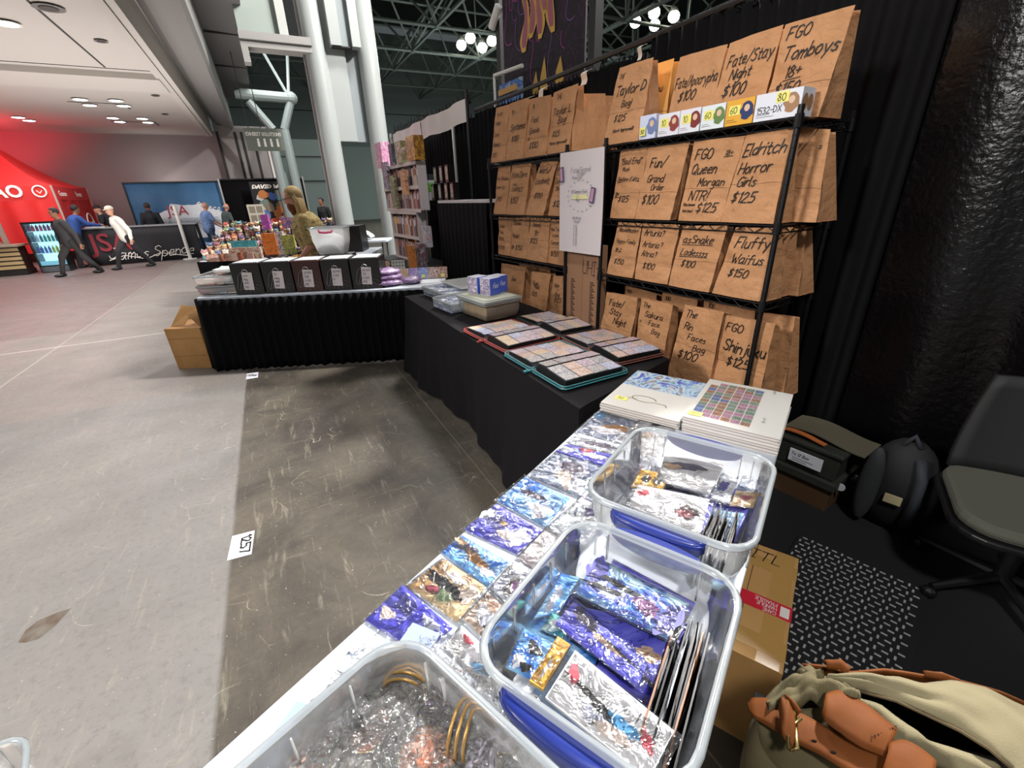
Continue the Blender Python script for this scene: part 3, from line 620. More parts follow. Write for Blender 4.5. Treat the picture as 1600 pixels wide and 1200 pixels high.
# left rack, third shelf
bag('leftmost paper bag on the third shelf of the left rack', (780, 339), (800, 340), (797, 402), (778.5, 397.5), 2, [('Yummy', .1, .27, .08), ('Sexy', .15, .43, .08), ('Mommy', .1, .58, .08, 1), ('18 $90', .05, .85, .1)], off=.02)
bag('$150 paper bag second from the left on the third shelf of the left rack', (800.5, 340), (828.5, 339.5), (822, 402), (797.5, 399), 2, [('"Sensha', .1, .18, .09), ('&', .4, .3, .05), ('Media!', .12, .5, .1), ('18+ $150', .05, .8, .12)], off=.015)
bag('$125 paper bag third from the left on the third shelf of the left rack', (829.5, 340), (859.7, 341), (855, 406), (822.5, 401), 2, [('Jeanne', .15, .2, .09), ('18+', .3, .38, .1, 1), ('$125', .15, .58, .12)], off=.01, crease=.5)
bag('paper bag under the white sheet edge on the third shelf of the left rack', (860.5, 343), (902, 343), (896, 414), (856, 408), 2, [('Main Tease', .06, .25, .07), ('in the', .15, .38, .07), ('Forest', .1, .55, .09), ('$150', .12, .82, .12)], off=.02)
# left rack, bottom
bag('paper bag behind the small blue and white boxes', (784, 411), (822, 417), (815, 480), (782, 470), 3, [('Gud', .5, .3, .08)], off=.03)
bag('$125 paper bag right of the small blue and white boxes', (830.8, 424), (861, 427.7), (852.8, 486), (826.7, 487), 3, [('Guda', .15, .4*.6, .07), ('Maid', .25, .3, .07), ('$125', .1, .45, .08)], off=.01)
bag('narrow paper bag against the brown cardboard panel', (864.5, 430.5), (884, 431), (883, 488), (859, 484), 3, [('Mom', .2, .2, .07), ('?', .4, .28, .05), ('Bag', .3, .36, .07), ('$125', .3, .46, .08)], off=.02)
bag('shaded paper bag in the back of the bottom shelf, left rack', (811, 410), (860, 418), (858, 470), (810, 470), 3, [('13', .6, .1, .06)], off=.2)
# right rack, top
bag('paper bag standing forward at the left end of the right top shelf', (968, 106), (1022.3, 89.4), (999.8, 206), (944, 216.7), 0, [('THE', .08, .15, .055), ('Taylor D', .1, .36, .12), ('Bag!', .35, .52, .08), ('$125', .22, .7, .09), ('(Shark Approved!)', .25, .84, .04)], crease=.42, depth=.19, top=.03)
bag('yellowish paper bag mostly hidden on the right top shelf', (1008, 106), (1054, 91), (1040, 190), (1000, 196), 0, [('shu', .45, .36, .09), ('0', .6, .66, .08)], off=.16, m=mat('kraft_yellow', 'd39a50', .7, bump=(9, .4, .02)))
bag('$100 paper bag third from the left on the right top shelf', (1062, 89.4), (1137, 68.8), (1108, 190), (1041, 196), 0, [('Fate/Apocrypha', .04, .38, .12), ('$100', .18, .55, .12)], off=.12, crease=.26)
bag('$100 paper bag second from the right on the right top shelf', (1140, 67.4), (1224, 38), (1190, 172), (1108, 186), 0, [('Fate/Stay', .1, .28, .12), ('Night', .22, .43, .11), ('$100', .16, .61, .13)], off=.12, crease=.3)
bag('largest paper bag at the right end of the top shelf', (1227.5, 38.5), (1337, 7.4), (1284, 166), (1193, 174), 0, [('FGO', .1, .16, .11), ('Tomboys', .12, .37, .13), ('18+', .22, .54, .11, 1), ('$150', .1, .71, .12)], off=.12, crease=.36, depth=.2)
# right rack, second
bag('left $125 paper bag with an underlined row on the second shelf, right rack', (971, 234), (1013, 229), (992.5, 337), (953.7, 337), 1, [('"Bad End"', .1, .21, .08), ('Mash', .2, .31, .06), ('Bedtime Edits', .08, .45, .06, 1), ('18+', .06, .67, .06, 1), ('$125', .25, .75, .09)], off=.01)
bag('$100 paper bag with three underlined initials on the second shelf', (1013.5, 229), (1078.7, 221), (1047.5, 340), (993, 337), 1, [('Fun/', .15, .28, .12), ('Grand', .15, .48, .1), ('Order', .3, .59, .08, 0), ('$100', .12, .78, .13)])
bag('paper bag reading Queen on the second shelf of the right rack', (1085, 221), (1165, 212), (1127, 341), (1060.5, 340), 1, [('FGO', .1, .22, .12), ('18+', .72, .2, .06, 1), ('Queen', .08, .4, .12), ('Morgan', .3, .55, .10), ('NTR!', .16, .73, .12), ('(You known', .06, .8, .035, 0, .1), ('love you.)', .08, .88, .035, 0, .1), ('$125', .42, .88, .12)], off=-.004, crease=.42)
bag('paper bag reading Eldritch Horror Girls at the right end', (1166, 211), (1241, 197.5), (1210, 342.5), (1127.5, 341), 1, [('Eldritch', .08, .24, .13), ('Horror', .07, .43, .12), ('Girls', .12, .58, .11), ('$125', .1, .76, .12)], off=-.002, crease=.45)
bag('unmarked paper bag behind the right post on the second shelf', (1238, 200), (1298, 202), (1277, 335), (1222, 340), 1, [('s', .8, .2, .06)], off=.17, depth=.2)
# right rack, third
bag('leftmost $150 paper bag on the third shelf of the right rack', (966, 347), (1004, 349), (987.5, 437.5), (947.5, 430), 2, [('Mash!Mashri', .14, .17, .075), ('Happy Family', .12, .37, .07), ('18+ 2', .15, .53, .06, 1), ('$150', .22, .77, .1)], off=.01)
bag('$100 paper bag with three questions on the third shelf', (1004.5, 349), (1062.5, 351), (1043, 443), (991, 439), 2, [('Arturia?', .1, .2, .1), ('Artoria?', .1, .4, .1), ('Altria?', .12, .56, .1), ('$100', .22, .78, .11)], off=.005, crease=.3)
bag('paper bag reading Snake Ladies on the third shelf of the right rack', (1067.5, 352.5), (1137.5, 352.5), (1106, 461), (1044, 447.5), 2, [('FGO', .16, .05, .05), ('asSnake', .1, .27, .12, 1), ('Ladiessss', .12, .46, .1, 1), ('$100', .2, .65, .11)], off=-.004, crease=.46)
bag('paper bag reading Fluffy Waifus at the right end of the third shelf', (1150, 355), (1215, 356), (1194, 470), (1112.5, 457.5), 2, [('FGO', .1, .06, .05), ('Fluffy', .16, .28, .15), ('Waifus', .18, .5, .13), ('$150', .2, .7, .12)], off=-.002, crease=.5)
bag('second layer paper bag right of the post on the third shelf', (1203, 356), (1239, 355), (1215, 450), (1190, 462), 2, [('t!', .5, .28, .08)], off=.12)
bag('rearmost paper bag right of the post on the third shelf', (1225, 350), (1262, 352), (1250, 440), (1215, 450), 2, [], off=.26)
# right rack, bottom
bag('small paper bag with three written words left of the bottom shelf', (948.7, 456), (997.5, 465), (986, 520), (938.7, 510), 3, [('Fate/', .15, .2, .1), ('Stay', .22, .34, .1), ('Night', .4, .48, .1)], off=.0, crease=.45)
bag('small paper bag with four written words on the bottom shelf, right rack', (1002.5, 465), (1051.7, 476), (1041, 532), (995, 520), 3, [('The', .1, .12, .07), ('Sakura', .2, .25, .08), ('Face', .36, .36, .07), ('=', .05, .36, .07), ('Bag', .5, .47, .07)], off=.0, crease=.4)
bag('paper bag reading The Rin Faces Bag', (1070, 476), (1131, 487.5), (1110, 590), (1045, 572.5), 3, [('The', .1, .14, .09), ('Rin', .14, .3, .09), ('Faces', .3, .42, .08), ('Bag', .48, .55, .08), ('$100', .16, .68, .11)], off=-.005, crease=.5)
bag('bottom shelf paper bag crossed by the right rack post', (1131.5, 491), (1211, 506), (1189, 607.5), (1111, 594), 3, [('FGO', .1, .18, .1), ('Shinjuku', .13, .42, .14), ('$125', .24, .6, .12)], off=.025, crease=.42)
bag('rearmost paper bag at the right end of the bottom shelf', (1191, 487.5), (1242.5, 495), (1228, 590), (1180, 590), 3, [], off=.24)
for i, (a, c, nm) in enumerate((((977, 446), (1027, 460), 'left'), ((1036, 457), (1090, 468), 'middle'), ((1100, 467), (1180, 483), 'right'))):
    bag('%s one of three shaded paper bags in the back row of the bottom shelf' % nm, a, c, (c[0]-8, c[1]+80), (a[0]-8, a[1]+80), 3, [('100', .1, .1, .06)], off=.26)
# -------------------------------------------------------------- small boxes on the top shelf
m_bw = mat('white_card', 'dcdde6', .4, coat=.3); m_note = mat('yellow_note', 'e9e27a', .6)
BOXD = [('small pale blue box at the left end of the box row', (1001, 181), (1026, 178), 206.5, 'cfd6ee', None, '6f7fae'),
        ('white box with a red round print, left of its twin', (1030, 180), (1063, 173), 203, 'dfdfe8', '10', '8c3a38'),
        ('white box with a dark red oval print in the box row', (1064, 173), (1096, 166.5), 198, 'dfdfe8', '10', '7a2f2b'),
        ('white box with a green and white print in the box row', (1098, 167), (1135, 159.5), 191, 'dbe2e6', '60', '66804a'),
        ('yellow box with a navy blue print', (1137, 159), (1181, 149.5), 185, 'e0a63a', '60', '2c3866'),
        ('long white box at the right end of the box row', (1183, 149.4), (1257, 134), 176, 'dee0ea', '80', 'a07a5a')]
for lb, a, c, by, colr, num, pic in BOXD:
    A, C_ = WALL.y(*a, SY-.0), WALL.y(*c, SY-.0); z0 = TIERS[0]+.003; w = C_.x-A.x; h = (A.z+C_.z)/2-z0; d = .1
    q = MB(); q.box(0, 0, 0, w, d, h, 0)
    cx = w*.76 if num != '80' else w*.8
    q.poly([(cx+h*.3*math.cos(k*PI/7)*(1+.2*math.sin(k*3)), -.0008, h*.52+h*.36*math.sin(k*PI/7)) for k in range(14)], 1)
    q.poly([(cx+h*.13*math.cos(k*PI/5), -.0012, h*.62+h*.14*math.sin(k*PI/5)) for k in range(10)], 4)
    if num: 
        hx = w*.12 if num != '80' else w*.46; hz = .4 if num != '80' else .58; q.box(hx, -.001, h*hz, hx+h*.52, -.0004, h*(hz+.38), 3); pl, _ = strokes(num, hx+h*.06, h*(hz+.06), h*.26, 0, .3); ribbon(q, pl, .003, lambda x, y: (x, -.0016, y), 2)
    if num == '80':
        pl, _ = strokes('1532-DX', .012, h*.26, h*.24, 0, 0); ribbon(q, pl, .003, lambda x, y: (x, -.0014, y), 2)
        for k in range(2): q.poly([(w+.0008, d*(.28+.42*k)+.022*math.cos(j*PI/6), h*.5+h*.3*math.sin(j*PI/6)) for j in range(12)], 1)
    ribbon(q, [[(w*.05, h*.14), (w*.45, h*.14)], [(w*.05, h*.22), (w*.35, h*.22)]], .0015, lambda x, y: (x, -.001, y), 2)
    tag(q.build('figure_box', [mat('box_'+colr, colr, .4, coat=.3), mat('print_'+pic, pic, .4), m_ink, m_note, mat('print_skin', 'd8b79a', .5)], loc=WALL.w(A.x, SY-.0, z0), rot=WALL.a), lb, 'box', 'small boxes along the top shelf edge')
p = WALL.y(1004, 206, SY-.01); q = MB(); q.box(-.02, -.001, -.022, .022, 0, .022, 0); pl, _ = strokes('50', -.014, -.012, .02); ribbon(q, pl, .003, lambda x, y: (x, -.002, y), 1)
tag(q.build('sticky_note', [m_note, m_ink], loc=WALL.w(p.x, SY-.012, p.z), rot=WALL.a), 'yellow sticky price note below the pale blue box', 'note')
# white paper tape strips over the drape top
for (x0, y0), (x1, y1), nm in (((817, 168), (826, 150), 'small white tape strip left of its twin above the left rack'), ((841, 158), (849, 134), 'white tape strip second from the left above the left rack'), ((911, 133), (914, 108), 'white tape strip above the sideways paper bags'), ((998, 94), (1001, 68), 'thin white tape strip above the right top shelf')):
    A, C_ = WALL.y(x0, y0, 2.80), WALL.y(x1, y1, 2.80); q = MB()
    w = .045 if x0 < 990 else .022; L = C_.z-A.z; h2 = (C_.x-A.x)
    q.grid(lambda a, b: ((a-.5)*2*w*.8+h2*b, .01*math.sin(b*6)+(.05 if b > .8 else 0)*(b-.8)*5, L*b), 4, 8)
    tag(q.build('paper_tape', mat('white_tape', 'e4e0da', .6), loc=WALL.w(A.x, 2.80, A.z), rot=WALL.a, solid=.002), nm, 'tape', 'white tape strips')
# -------------------------------------------------------------- white sheet and cardboard panel between the racks
P = [WALL.y(*c, 2.22) for c in ((879, 241), (949, 231), (941.5, 406), (877, 397))]
t = thing('price_sheet', 'tall white price sheet hanging between the two racks', 'poster', WALL.w((P[0].x+P[1].x)/2, 2.2, 1.18), WALL.a); xa, xb = P[0].x-(P[0].x+P[1].x)/2, P[1].x-(P[0].x+P[1].x)/2; Hh = 1.865-1.18; Wd = xb-xa
q = MB(); q.grid(lambda a, b: (xa+Wd*a+.0*b, .005*math.sin(b*4)*a, Hh*b), 6, 10); q.build('sheet', mat('white_paper', 'cfc6c8', .6), t, solid=.003)
q = MB(); r2 = random.Random(5); fn = lambda x, y: (xa+Wd*x, -.006, Hh*y)
for s, x, y, h in (('Fate/Grand', .28, .80, .032), ('Order', .42, .765, .03), ('Price list', .32, .735, .022), ('10 Summon Pack', .3, .605, .020), ('50', .42, .555, .024), ('Pay', .42, .52, .018), ('Writings', .34, .345, .024), ('Prices', .38, .31, .018)):
    pl, _ = strokes(s, 0, 0, h, .1, .2, rnd=r2); ribbon(q, pl, .0022, lambda a, b: (xa+Wd*x+a, -.006, Hh*y+b), 0)
for k in range(9): pl, _ = strokes(r2.choice(('1 - 10', '2 - 20', '3 - 25', '5 - 40', '8 - 60')), 0, 0, .013, .1, .2, rnd=r2); ribbon(q, pl, .0016, lambda a, b: (xa+Wd*.37+a, -.006, Hh*(.27-.024*k)+b), 0)
for k in range(18):
    an = 2*PI*k/18; cx, cy = .52+.3*math.cos(an), .575+.15*math.sin(an)*1.0; q.poly([(xa+Wd*cx+.005*math.cos(j*1.26), -.006, Hh*cy+.005*math.sin(j*1.26)) for j in range(5)], 0)
q.poly([fn(.3, .545), fn(.7, .545), fn(.66, .59), fn(.34, .59)], 1)
q.build('handwriting', [mat('gray_ink', '6a6672', .6), mat('highlighter', 'ddd7a0', .6)], t)
for x, y, a_ in ((.07, .79, -.1), (.8, .58, .2)):
    q = MB(); q.box(-.022, -.008, -.05, .022, -.004, .05, 0, Matrix.Rotation(a_, 4, 'Y')); q.box(-.015, -.009, -.042, .015, -.008, .042, 1, Matrix.Rotation(a_, 4, 'Y')); o = q.build('sticker', [mat('sticker_navy', '4a3f63', .5), mat('sticker_pink', 'b58aa5', .5)], t); o.location = fn(x, y)
P = [WALL.y(*c, 2.26) for c in ((884.5, 397), (941, 405), (935.5, 505), (884, 490))]
z0, z1 = .35, 1.24; q = MB(); a, c = P[0].x, P[1].x; cx = (a+c)/2; q.box(a-cx, 0, 0, c-cx, .05, z1-z0, 0); q.box(-.004, -.001, 0, .0, 0, z1-z0, 2)
pl, _ = strokes('UHIfs', 0, 0, .1, .1, .4); ribbon(q, pl, .006, lambda x, y: (.0+x*.75, -.002, z1-z0-.22+y), 1)
for xx in (-.11, .12):
    for k in range(26): q.box(xx-.02, -.001, .22+k*.0155, xx+.02-.012*(k % 3), 0, .228+k*.0155, 1)
    q.box(xx-.028, -.001, .2, xx-.024, 0, .62, 1)
tag(q.build('cardboard_panel', [mat('brown_cardboard', '9a7256', .8), m_ink, m_fold], loc=WALL.w(cx, 2.26, z0), rot=WALL.a), 'tall brown cardboard box end with scribbles under the white sheet', 'cardboard box')
# ================================================================== TABLES
m_wtop = mat('white_table_plastic', 'bcc3ce', .5, bump=(120, .1, .001)); m_leg = mat('table_leg_gray', '5b5e62', .4, .5)
def table(label, fr, x0, y0, x1, y1, z, m=None):
    t = thing('folding_table', label, 'table', fr.w((x0+x1)/2, (y0+y1)/2), fr.a, 'folding tables of the booth'); w, d = (x1-x0)/2, (y1-y0)/2
    q = MB(); r = .05; pts = []
    for sx, sy, a0 in ((1, 1, 0), (-1, 1, 90), (-1, -1, 180), (1, -1, 270)):
        for k in range(5): a = math.radians(a0+k*22.5); pts.append((sx*(w-r)+r*math.cos(a), sy*(d-r)+r*math.sin(a)))
    q.prism(pts, z-.04, z); q.build('table_top', m or m_wtop, t, bevel=.006)
    for sx in (-1, 1):
        for sy in (-1, 1):
            lx, ly = (sx*(w-.12), sy*(d-.08))
            q = MB(); q.tube([(lx, ly, z-.04), (lx, ly, .015)], .014, 8); q.lathe([(.018, 0), (.018, .03)], 8, 0, (lx, ly, 0)); q.build('leg', m_leg, t)
    return t
table('white-topped skirted table with the row of black gift boxes', ST, 0, 0, 2.44, .76, .762)
table('table under the plain black cloth holding the open binders', BT, .03, .03, 2.5, .74, .735)
table('long white table covered with bagged picture packs and clear bins', WT, 0, -1.0, .67, 1.67, .74)
# pleated skirt
q = MB(); path = [(.0, .76), (0, 0), (2.44, 0), (2.44, .5)]; L = [0]
for a, c in zip(path, path[1:]): L.append(L[-1]+math.dist(a, c))
def skirt(a, b):
    s = a*L[-1]; k = max(i for i in range(3) if L[i] <= s+1e-9); f = (s-L[k])/(L[k+1]-L[k]); x = path[k][0]+(path[k+1][0]-path[k][0])*f; y = path[k][1]+(path[k+1][1]-path[k][1])*f
    nx, ny = [(-1, 0), (0, -1), (1, 0)][k]; e = .02+(.011+.012*(1-b))*math.sin(s*2*PI/.085+1.6*math.sin(s*5))+(1-b)*.03+.008*math.sin(s*31)*(1-b)
    return (x+nx*e, y+ny*e, .008+.008*abs(math.sin(s*20))*(1-b)+b*.735)
q.grid(skirt, 430, 9); q.v = [tuple(p) for p in q.v]
tag(q.build('table_skirt', m_drape, loc=ST.w(0, 0), rot=ST.a, smooth=True, solid=.003), 'black pleated skirt clipped round the table of black gift boxes', 'table skirt')
# plain black cloth over the binder table
W_, D_ = 2.81, .78
q = MB()
def tc_top(a, b): return (a*(W_-.24*b), b*D_, .742+.002*math.sin(a*40)*math.sin(b*12))
q.grid(tc_top, 30, 10)
def wob(s, b): return (1-b)**1.3*(.05+.05*math.sin(s*2.9+.6)+.018*math.sin(s*11+1)+.008*math.sin(s*26))
q.grid(lambda a, b: (a*W_-.02*(1-b), -.0-wob(a*W_, b), .02+b*.72-.02*(1-b)*math.sin(a*7)*0+.0), 120, 10)
q.grid(lambda a, b: (W_-.24*a+wob(3+a*.8, b)+.03*(1-b), a*D_, .02+b*.72), 30, 10)
q.grid(lambda a, b: (-wob(1+a*.8, b)*.5, (1-a)*D_, .02+b*.72), 24, 8)
q.grid(lambda a, b: ((1-a)*(W_-.24), D_+.4*wob(a*W_, b), .1+b*.64), 40, 6)
def cap(a, b):                                             # the swung out corner where front and end meet
    s = a*PI/2; e = wob(W_, b)*(1-a)+wob(3, b)*a+(1-b)*.03*a+.07*(1-b)*math.sin(a*PI); return (W_-.02*(1-b)*(1-a)+math.sin(s)*e, -math.cos(s)*e, .02+b*.72)
q.grid(cap, 12, 10)
o = q.build('tablecloth', m_cloth, loc=BT.w(0, 0), rot=BT.a, smooth=True, weld=True, solid=.002); tag(o, 'plain black tablecloth hanging to the floor under the open binders', 'tablecloth')
o.modifiers.new('edges', 'EDGE_SPLIT').split_angle = math.radians(50)
# ------------------------------------------------------------------ things on the skirted table
zt = .766
m_gbox = mat('black_gift_box', '120f12', .35, coat=.3); m_gred = mat('maroon_gift_box', '3a1512', .35, coat=.3); m_tagp = mat('tag_paper', 'd9cfd2', .6); m_silver = mat('silver_line', '77747a', .4, .4)
cols = ['first', 'second', 'third', 'fourth', 'fifth']; xs = [374, 419, 465, 508, 552, 598]
TT = [['x-on', 'Ring', '1997', '$90'], ['10-', 'Hong', '1995', '$90'], ['A/F400', '(100)', 'A-300', '$90'], ['A/F400', 'A 200', '$-', '1'], ['A4 400', '(11)', 'A-200', '$90']]
for k in range(5):
    A, B_ = ST.z(xs[k], 459-k*1.6, zt), ST.z(xs[k+1], 459-(k+1)*1.6, zt); w = (B_.x-A.x)-.012; d, h = .34, .30; y0 = .055
    t = thing('gift_box', '%s black gift box from the left, with a white price tag' % cols[k] if k != 2 else 'middle gift box of the row, dark maroon, with a white price tag', 'box', ST.w(A.x+w/2, y0, zt), ST.a, 'gift boxes with price tags')
    q = MB(); m0 = m_gred if k == 2 else m_gbox
    q.hexa([(-w/2, 0, 0), (w/2, 0, 0), (w/2, d, 0), (-w/2, d, 0)], [(-w/2, -.004, h), (w/2, -.004, h), (w/2, d, h+.0), (-w/2, d, h)], 0)
    for j in range(9):                                     # printed rays round the tag
        a = -PI*.95+j*PI*.9/8; q.add([(0+.07*math.cos(a), -.003, .14+.09*math.sin(a)), (0+.075*math.cos(a)+.004, -.003, .14+.09*math.sin(a)), (.14*math.cos(a)+.004, -.003, .14+.135*math.sin(a)), (.14*math.cos(a), -.003, .14+.135*math.sin(a))], [(0, 1, 2, 3)], 1)
    q.build('box_body', [m0, m_silver], t, bevel=.004)
    q = MB(); q.box(-w*.42, .03, h+.001, w*.42, d*.9, h+.006, 0); 
    if k in (0, 1, 2, 4): q.box(-w*.3, .1, h+.006, w*.2, d*.6, h+.009, 1)
    q.build('lid_sheet', [mat('lid_white', ['d8dce0', 'e2e4e0', 'dfe6e8', '2a2629', 'cfd8dc'][k], .5), mat('lid_print', 'a05040' if k == 1 else 'dfe3e6', .5)], t)
    q = MB(); q.box(-.048, -.014, .045, .048, -.008, .215, 0, Matrix.Rotation(.06, 4, 'Y'))
    for j, s in enumerate(TT[k]):
        pl, tw = strokes(s, 0, 0, .022, .1, .3); ribbon(q, pl, .0028, lambda x, y: (-.035+x*.8+.06*(.175-j*.038), -.0155, .175-j*.038+y), 1)
    q.build('price_tag', [m_tagp, m_ink], t)
    q = MB(); q.tube([(-.03, -.006, .2), (-.02, -.02, .235), (0, -.026, .245), (.02, -.02, .235), (.03, -.006, .2)], .003, 6); q.tube([(-.055+.05*math.cos(j), -.012, .13+.1*math.sin(j*1.3)) for j in range(0, 9)], .0018, 5); q.build('ribbon_handle', mat('silver_ribbon', 'a8a8ac', .3, .5), t)
m_clear = film('clear_bin_plastic', 'f0f3f5', .30, .12, (5, .1, .01), .55); m_milky = film('milky_bin_plastic', 'fafbfb', .58, .2, (5, .1, .01), .5); m_rim = film('bin_rim_plastic', 'd5dde2', .62, .12, (5, .1, .01), .6)
m_sleeve = film('cellophane_sleeve', 'f4f8ff', .035, .10, (20, .7, .02), .6); m_zip = film('zip_bag_film', 'ffffff', .09, .12, (30, 1, .03), .9)
def rrect(w, d, r, n=5):
    pts = []
    for sx, sy, a0 in ((1, 1, 0), (-1, 1, 90), (-1, -1, 180), (1, -1, 270)):
        for k in range(n+1): a = math.radians(a0+k*90/n); pts.append((sx*(w/2-r)+r*math.cos(a), sy*(d/2-r)+r*math.sin(a)))
    return pts
def tub(name, label, loc, rot, w, d, h, taper=.03, r=.06, group=None, handle=None, m=None, lid=None, ribs=True, cat='bin'):
    t = thing(name, label, cat, loc, rot, group); q = MB()
    def ring(e, z): return [(x, y, z) for x, y in rrect(w-2*e, d-2*e, max(.01, r-e*.6))]
    def loft(q, R, mi=0, close=False):
        n = len(R[0]); vs = [p for g in R for p in g]; fs = [(i*n+j, i*n+(j+1) % n, (i+1)*n+(j+1) % n, (i+1)*n+j) for i in range(len(R)-1) for j in range(n)]
        if close: fs.append(tuple(range(n-1, -1, -1)))
        q.add(vs, fs, mi)
    loft(q, [ring(taper+.02, .003), ring(taper+.005, .018), ring(taper*.5, h*.5), ring(.014, h-.012), ring(.012, h-.004)], 0, True)
    if ribs:
        for sx in (-1, 1):
            for k in range(-2, 3): y = k*d*.16; q.box(sx*(w/2-.013)-.002, y-.012, h*.45, sx*(w/2-.013)+.004, y-.009, h-.02)
            for k in (-2.2, -1.7, 1.7, 2.2): x = k*w*.16; q.box(x-.0015, sx*(d/2-.014)-.004, h*.45, x+.0015, sx*(d/2-.014)+.004, h-.02)
    q.build('bin_body', m or m_clear, t, smooth=True)
    q = MB(); loft(q, [ring(.013, h-.012), ring(.002, h-.016), ring(-.001, h-.006), ring(.003, h), ring(.010, h+.001), ring(.013, h-.012)]); q.build('bin_rim', m_rim, t, smooth=True)
    if handle:
        for sy in handle:
            q = MB(); hw = w*.27; y = sy*(d/2+.002)
            q.grid(lambda a, b: (-hw+2*hw*a, y+sy*(.004+.022*math.sin(PI*a)**.4*(.4+.6*b)), h-.014-.055*(.35+.65*math.sin(PI*a)**.5)*(1-b)), 16, 4)
            q.grid(lambda a, b: (-hw+2*hw*a, y+sy*(.0+.026*math.sin(PI*a)**.4*b)-sy*.012*(1-b), h-.014), 16, 2)
            q.build('handle', mat('blue_handle', '1b2c7c', .35, coat=.3), t, smooth=True, solid=.003)
    if lid:
        q = MB(); q.prism(rrect(w+.012, d+.012, r), h+.001, h+.02, 0); q.prism(rrect(w-.05, d-.05, r*.7), h+.02, h+.026, 1); q.build('lid', lid, t, bevel=.003)
    return t
def on(fr, px, py, z): p = fr.z(px, py, z); return p
def slab_poly(frame, cs, z, th, c0):
    P = [frame.z(px, py, z) for px, py in cs]; return [(p.x-c0[0], p.y-c0[1]) for p in P]
# left end: stacked clear trays with colourful goods, white folded sheet
rr = random.Random(11)
p = on(ST, 322, 440, .86)
for k, (dx, z, lb) in enumerate(((0, zt, 'lower clear tray of red and white goods at the left end of the skirted table'), (.0, zt+.095, 'upper clear tray of red and white goods, stacked on its twin'))):
    bx = .17; tub('clear_tray', lb, ST.w(bx, .34, z), ST.a+.05, .42, .50, .09, .02, .05, 'clear trays on the skirted table', ribs=False, cat='tray')
    n = 0
    for i in range(4):
        for j in range(4):
            q = MB(); w, d, h = rr.uniform(.07, .09), rr.uniform(.09, .11), rr.uniform(.045, .07); q.box(-w/2, -d/2, 0, w/2, d/2, h)
            c = rr.choice((['c9453f', 'dfd7cf', 'e8c9b6'], ['e6e0da', 'd98a76', '8f9db0'], ['d7dce0', 'b7bfc6', '5a6478']))
            tag(q.build('small_package', art('goods_'+c[0], c, 22, .3, .7), loc=ST.w(bx-.135+i*.09, .34-.17+j*.112, z+.006), rot=ST.a+rr.uniform(-.08, .08), bevel=.004), 'small wrapped package in the %s clear tray' % ('lower' if k == 0 else 'upper'), 'package', 'packages in the %s clear tray' % ('lower' if k == 0 else 'upper'))
q = MB(); q.grid(lambda a, b: ((a-.5)*.36, (b-.5)*.24, .0+.02*noise.noise((a*3, b*3, 1))), 10, 8)
tag(q.build('folded_sheet', mat('white_film_sheet', 'e9efee', .4), loc=ST.w(.26, .42, zt+.21), rot=ST.a+.05, smooth=True, solid=.03), 'white folded plastic sheet lying on the upper clear tray', 'sheet')
q = MB(); q.tube([(-.1, 0, .04), (-.03, -.02, .06), (.04, .02, .04), (.1, -.01, .0)], .02, 8); tag(q.build('blue_tie', mat('blue_strap', '24318a', .5), loc=ST.w(.42, .2, zt+.01), rot=ST.a), 'dark blue strap lying beside the clear trays', 'strap')
# clear bin with pink handle standing behind the gift boxes
b_ = ST.y(541, 395, 1.05)
t = tub('clear_bin', 'translucent white bin with a pink handle behind the gift boxes', ST.w(b_.x, .58, zt+.3), ST.a, .38, .3, .28, .05, .03, None, None, m_milky, ribs=False)
q = MB(); q.tube([(-.07, -.16, .255), (-.06, -.175, .235), (0, -.18, .23), (.06, -.175, .235), (.07, -.16, .255)], .011, 8); q.build('handle', mat('pink_handle', 'c2476b', .4), t, smooth=True)
q = MB(); q.ball((0, 0, .12), (.14, .1, .1)); q.build('bin_content', art('pale_content', ['d7e2e8', 'cfd9e0', 'e6d9d9', 'b9cfd8'], 12, .5, 0), t)
q = MB(); q.hexa([(-.2, -.15, 0), (.2, -.15, 0), (.2, .15, 0), (-.2, .15, 0)], [(-.2, -.15, .3), (.2, -.15, .3), (.2, .15, .3), (-.2, .15, .3)]); tag(q.build('plain_carton', m_gbox, loc=ST.w(b_.x, .56, zt), rot=ST.a), 'black carton under the translucent white bin', 'box')
# purple bagged cushions, row of boards and wire rack at the right end
m_plush = art('purple_plush', ['6a4a78', '8b6a98', '4f3560', 'b49abf', '7a567f'], 26, .35, .8, (30, .8, .02))
for k, (x, y, z, s, lb) in enumerate(((1.82, .2, 0, 1, 'bottom purple cushion of the shiny pile'), (1.83, .22, .05, .96, 'middle purple cushion of the shiny pile'), (1.84, .22, .1, .84, 'top purple cushion of the shiny pile'), (2.09, .24, .0, .6, 'small purple cushion right of the shiny pile'))):
    q = MB(); q.ball((0, 0, .035), (.19*s, .15*s, .04), 0, 24, 12)
    q.v = [(x_*(1+.12*noise.noise(Vector((x_, y_, k))*14)), y_*(1+.12*noise.noise(Vector((y_, x_, k))*14)), z_+.018*noise.noise(Vector((x_, y_, z_))*20)) for x_, y_, z_ in q.v]
    tag(q.build('plush_cushion', m_plush, loc=ST.w(x, y, zt+z), rot=ST.a+k*.2, smooth=True), lb, 'cushion', 'purple cushions in clear bags')
pal = [['e4dfe6', 'b7a9cf', '6a86c0'], ['3f78b8', '6fa8d4', 'dfe4ea'], ['d8c08a', 'b58a6a', 'e8e0d6'], ['7c5fa8', 'a993c8', 'd8cfe6'], ['4a62b4', '8fa2dc', 'dcd6e2'], ['e6dcd8', 'c9a69a', '5a4a52'], ['7a3f3a', 'b98878', 'e4d4cc']]
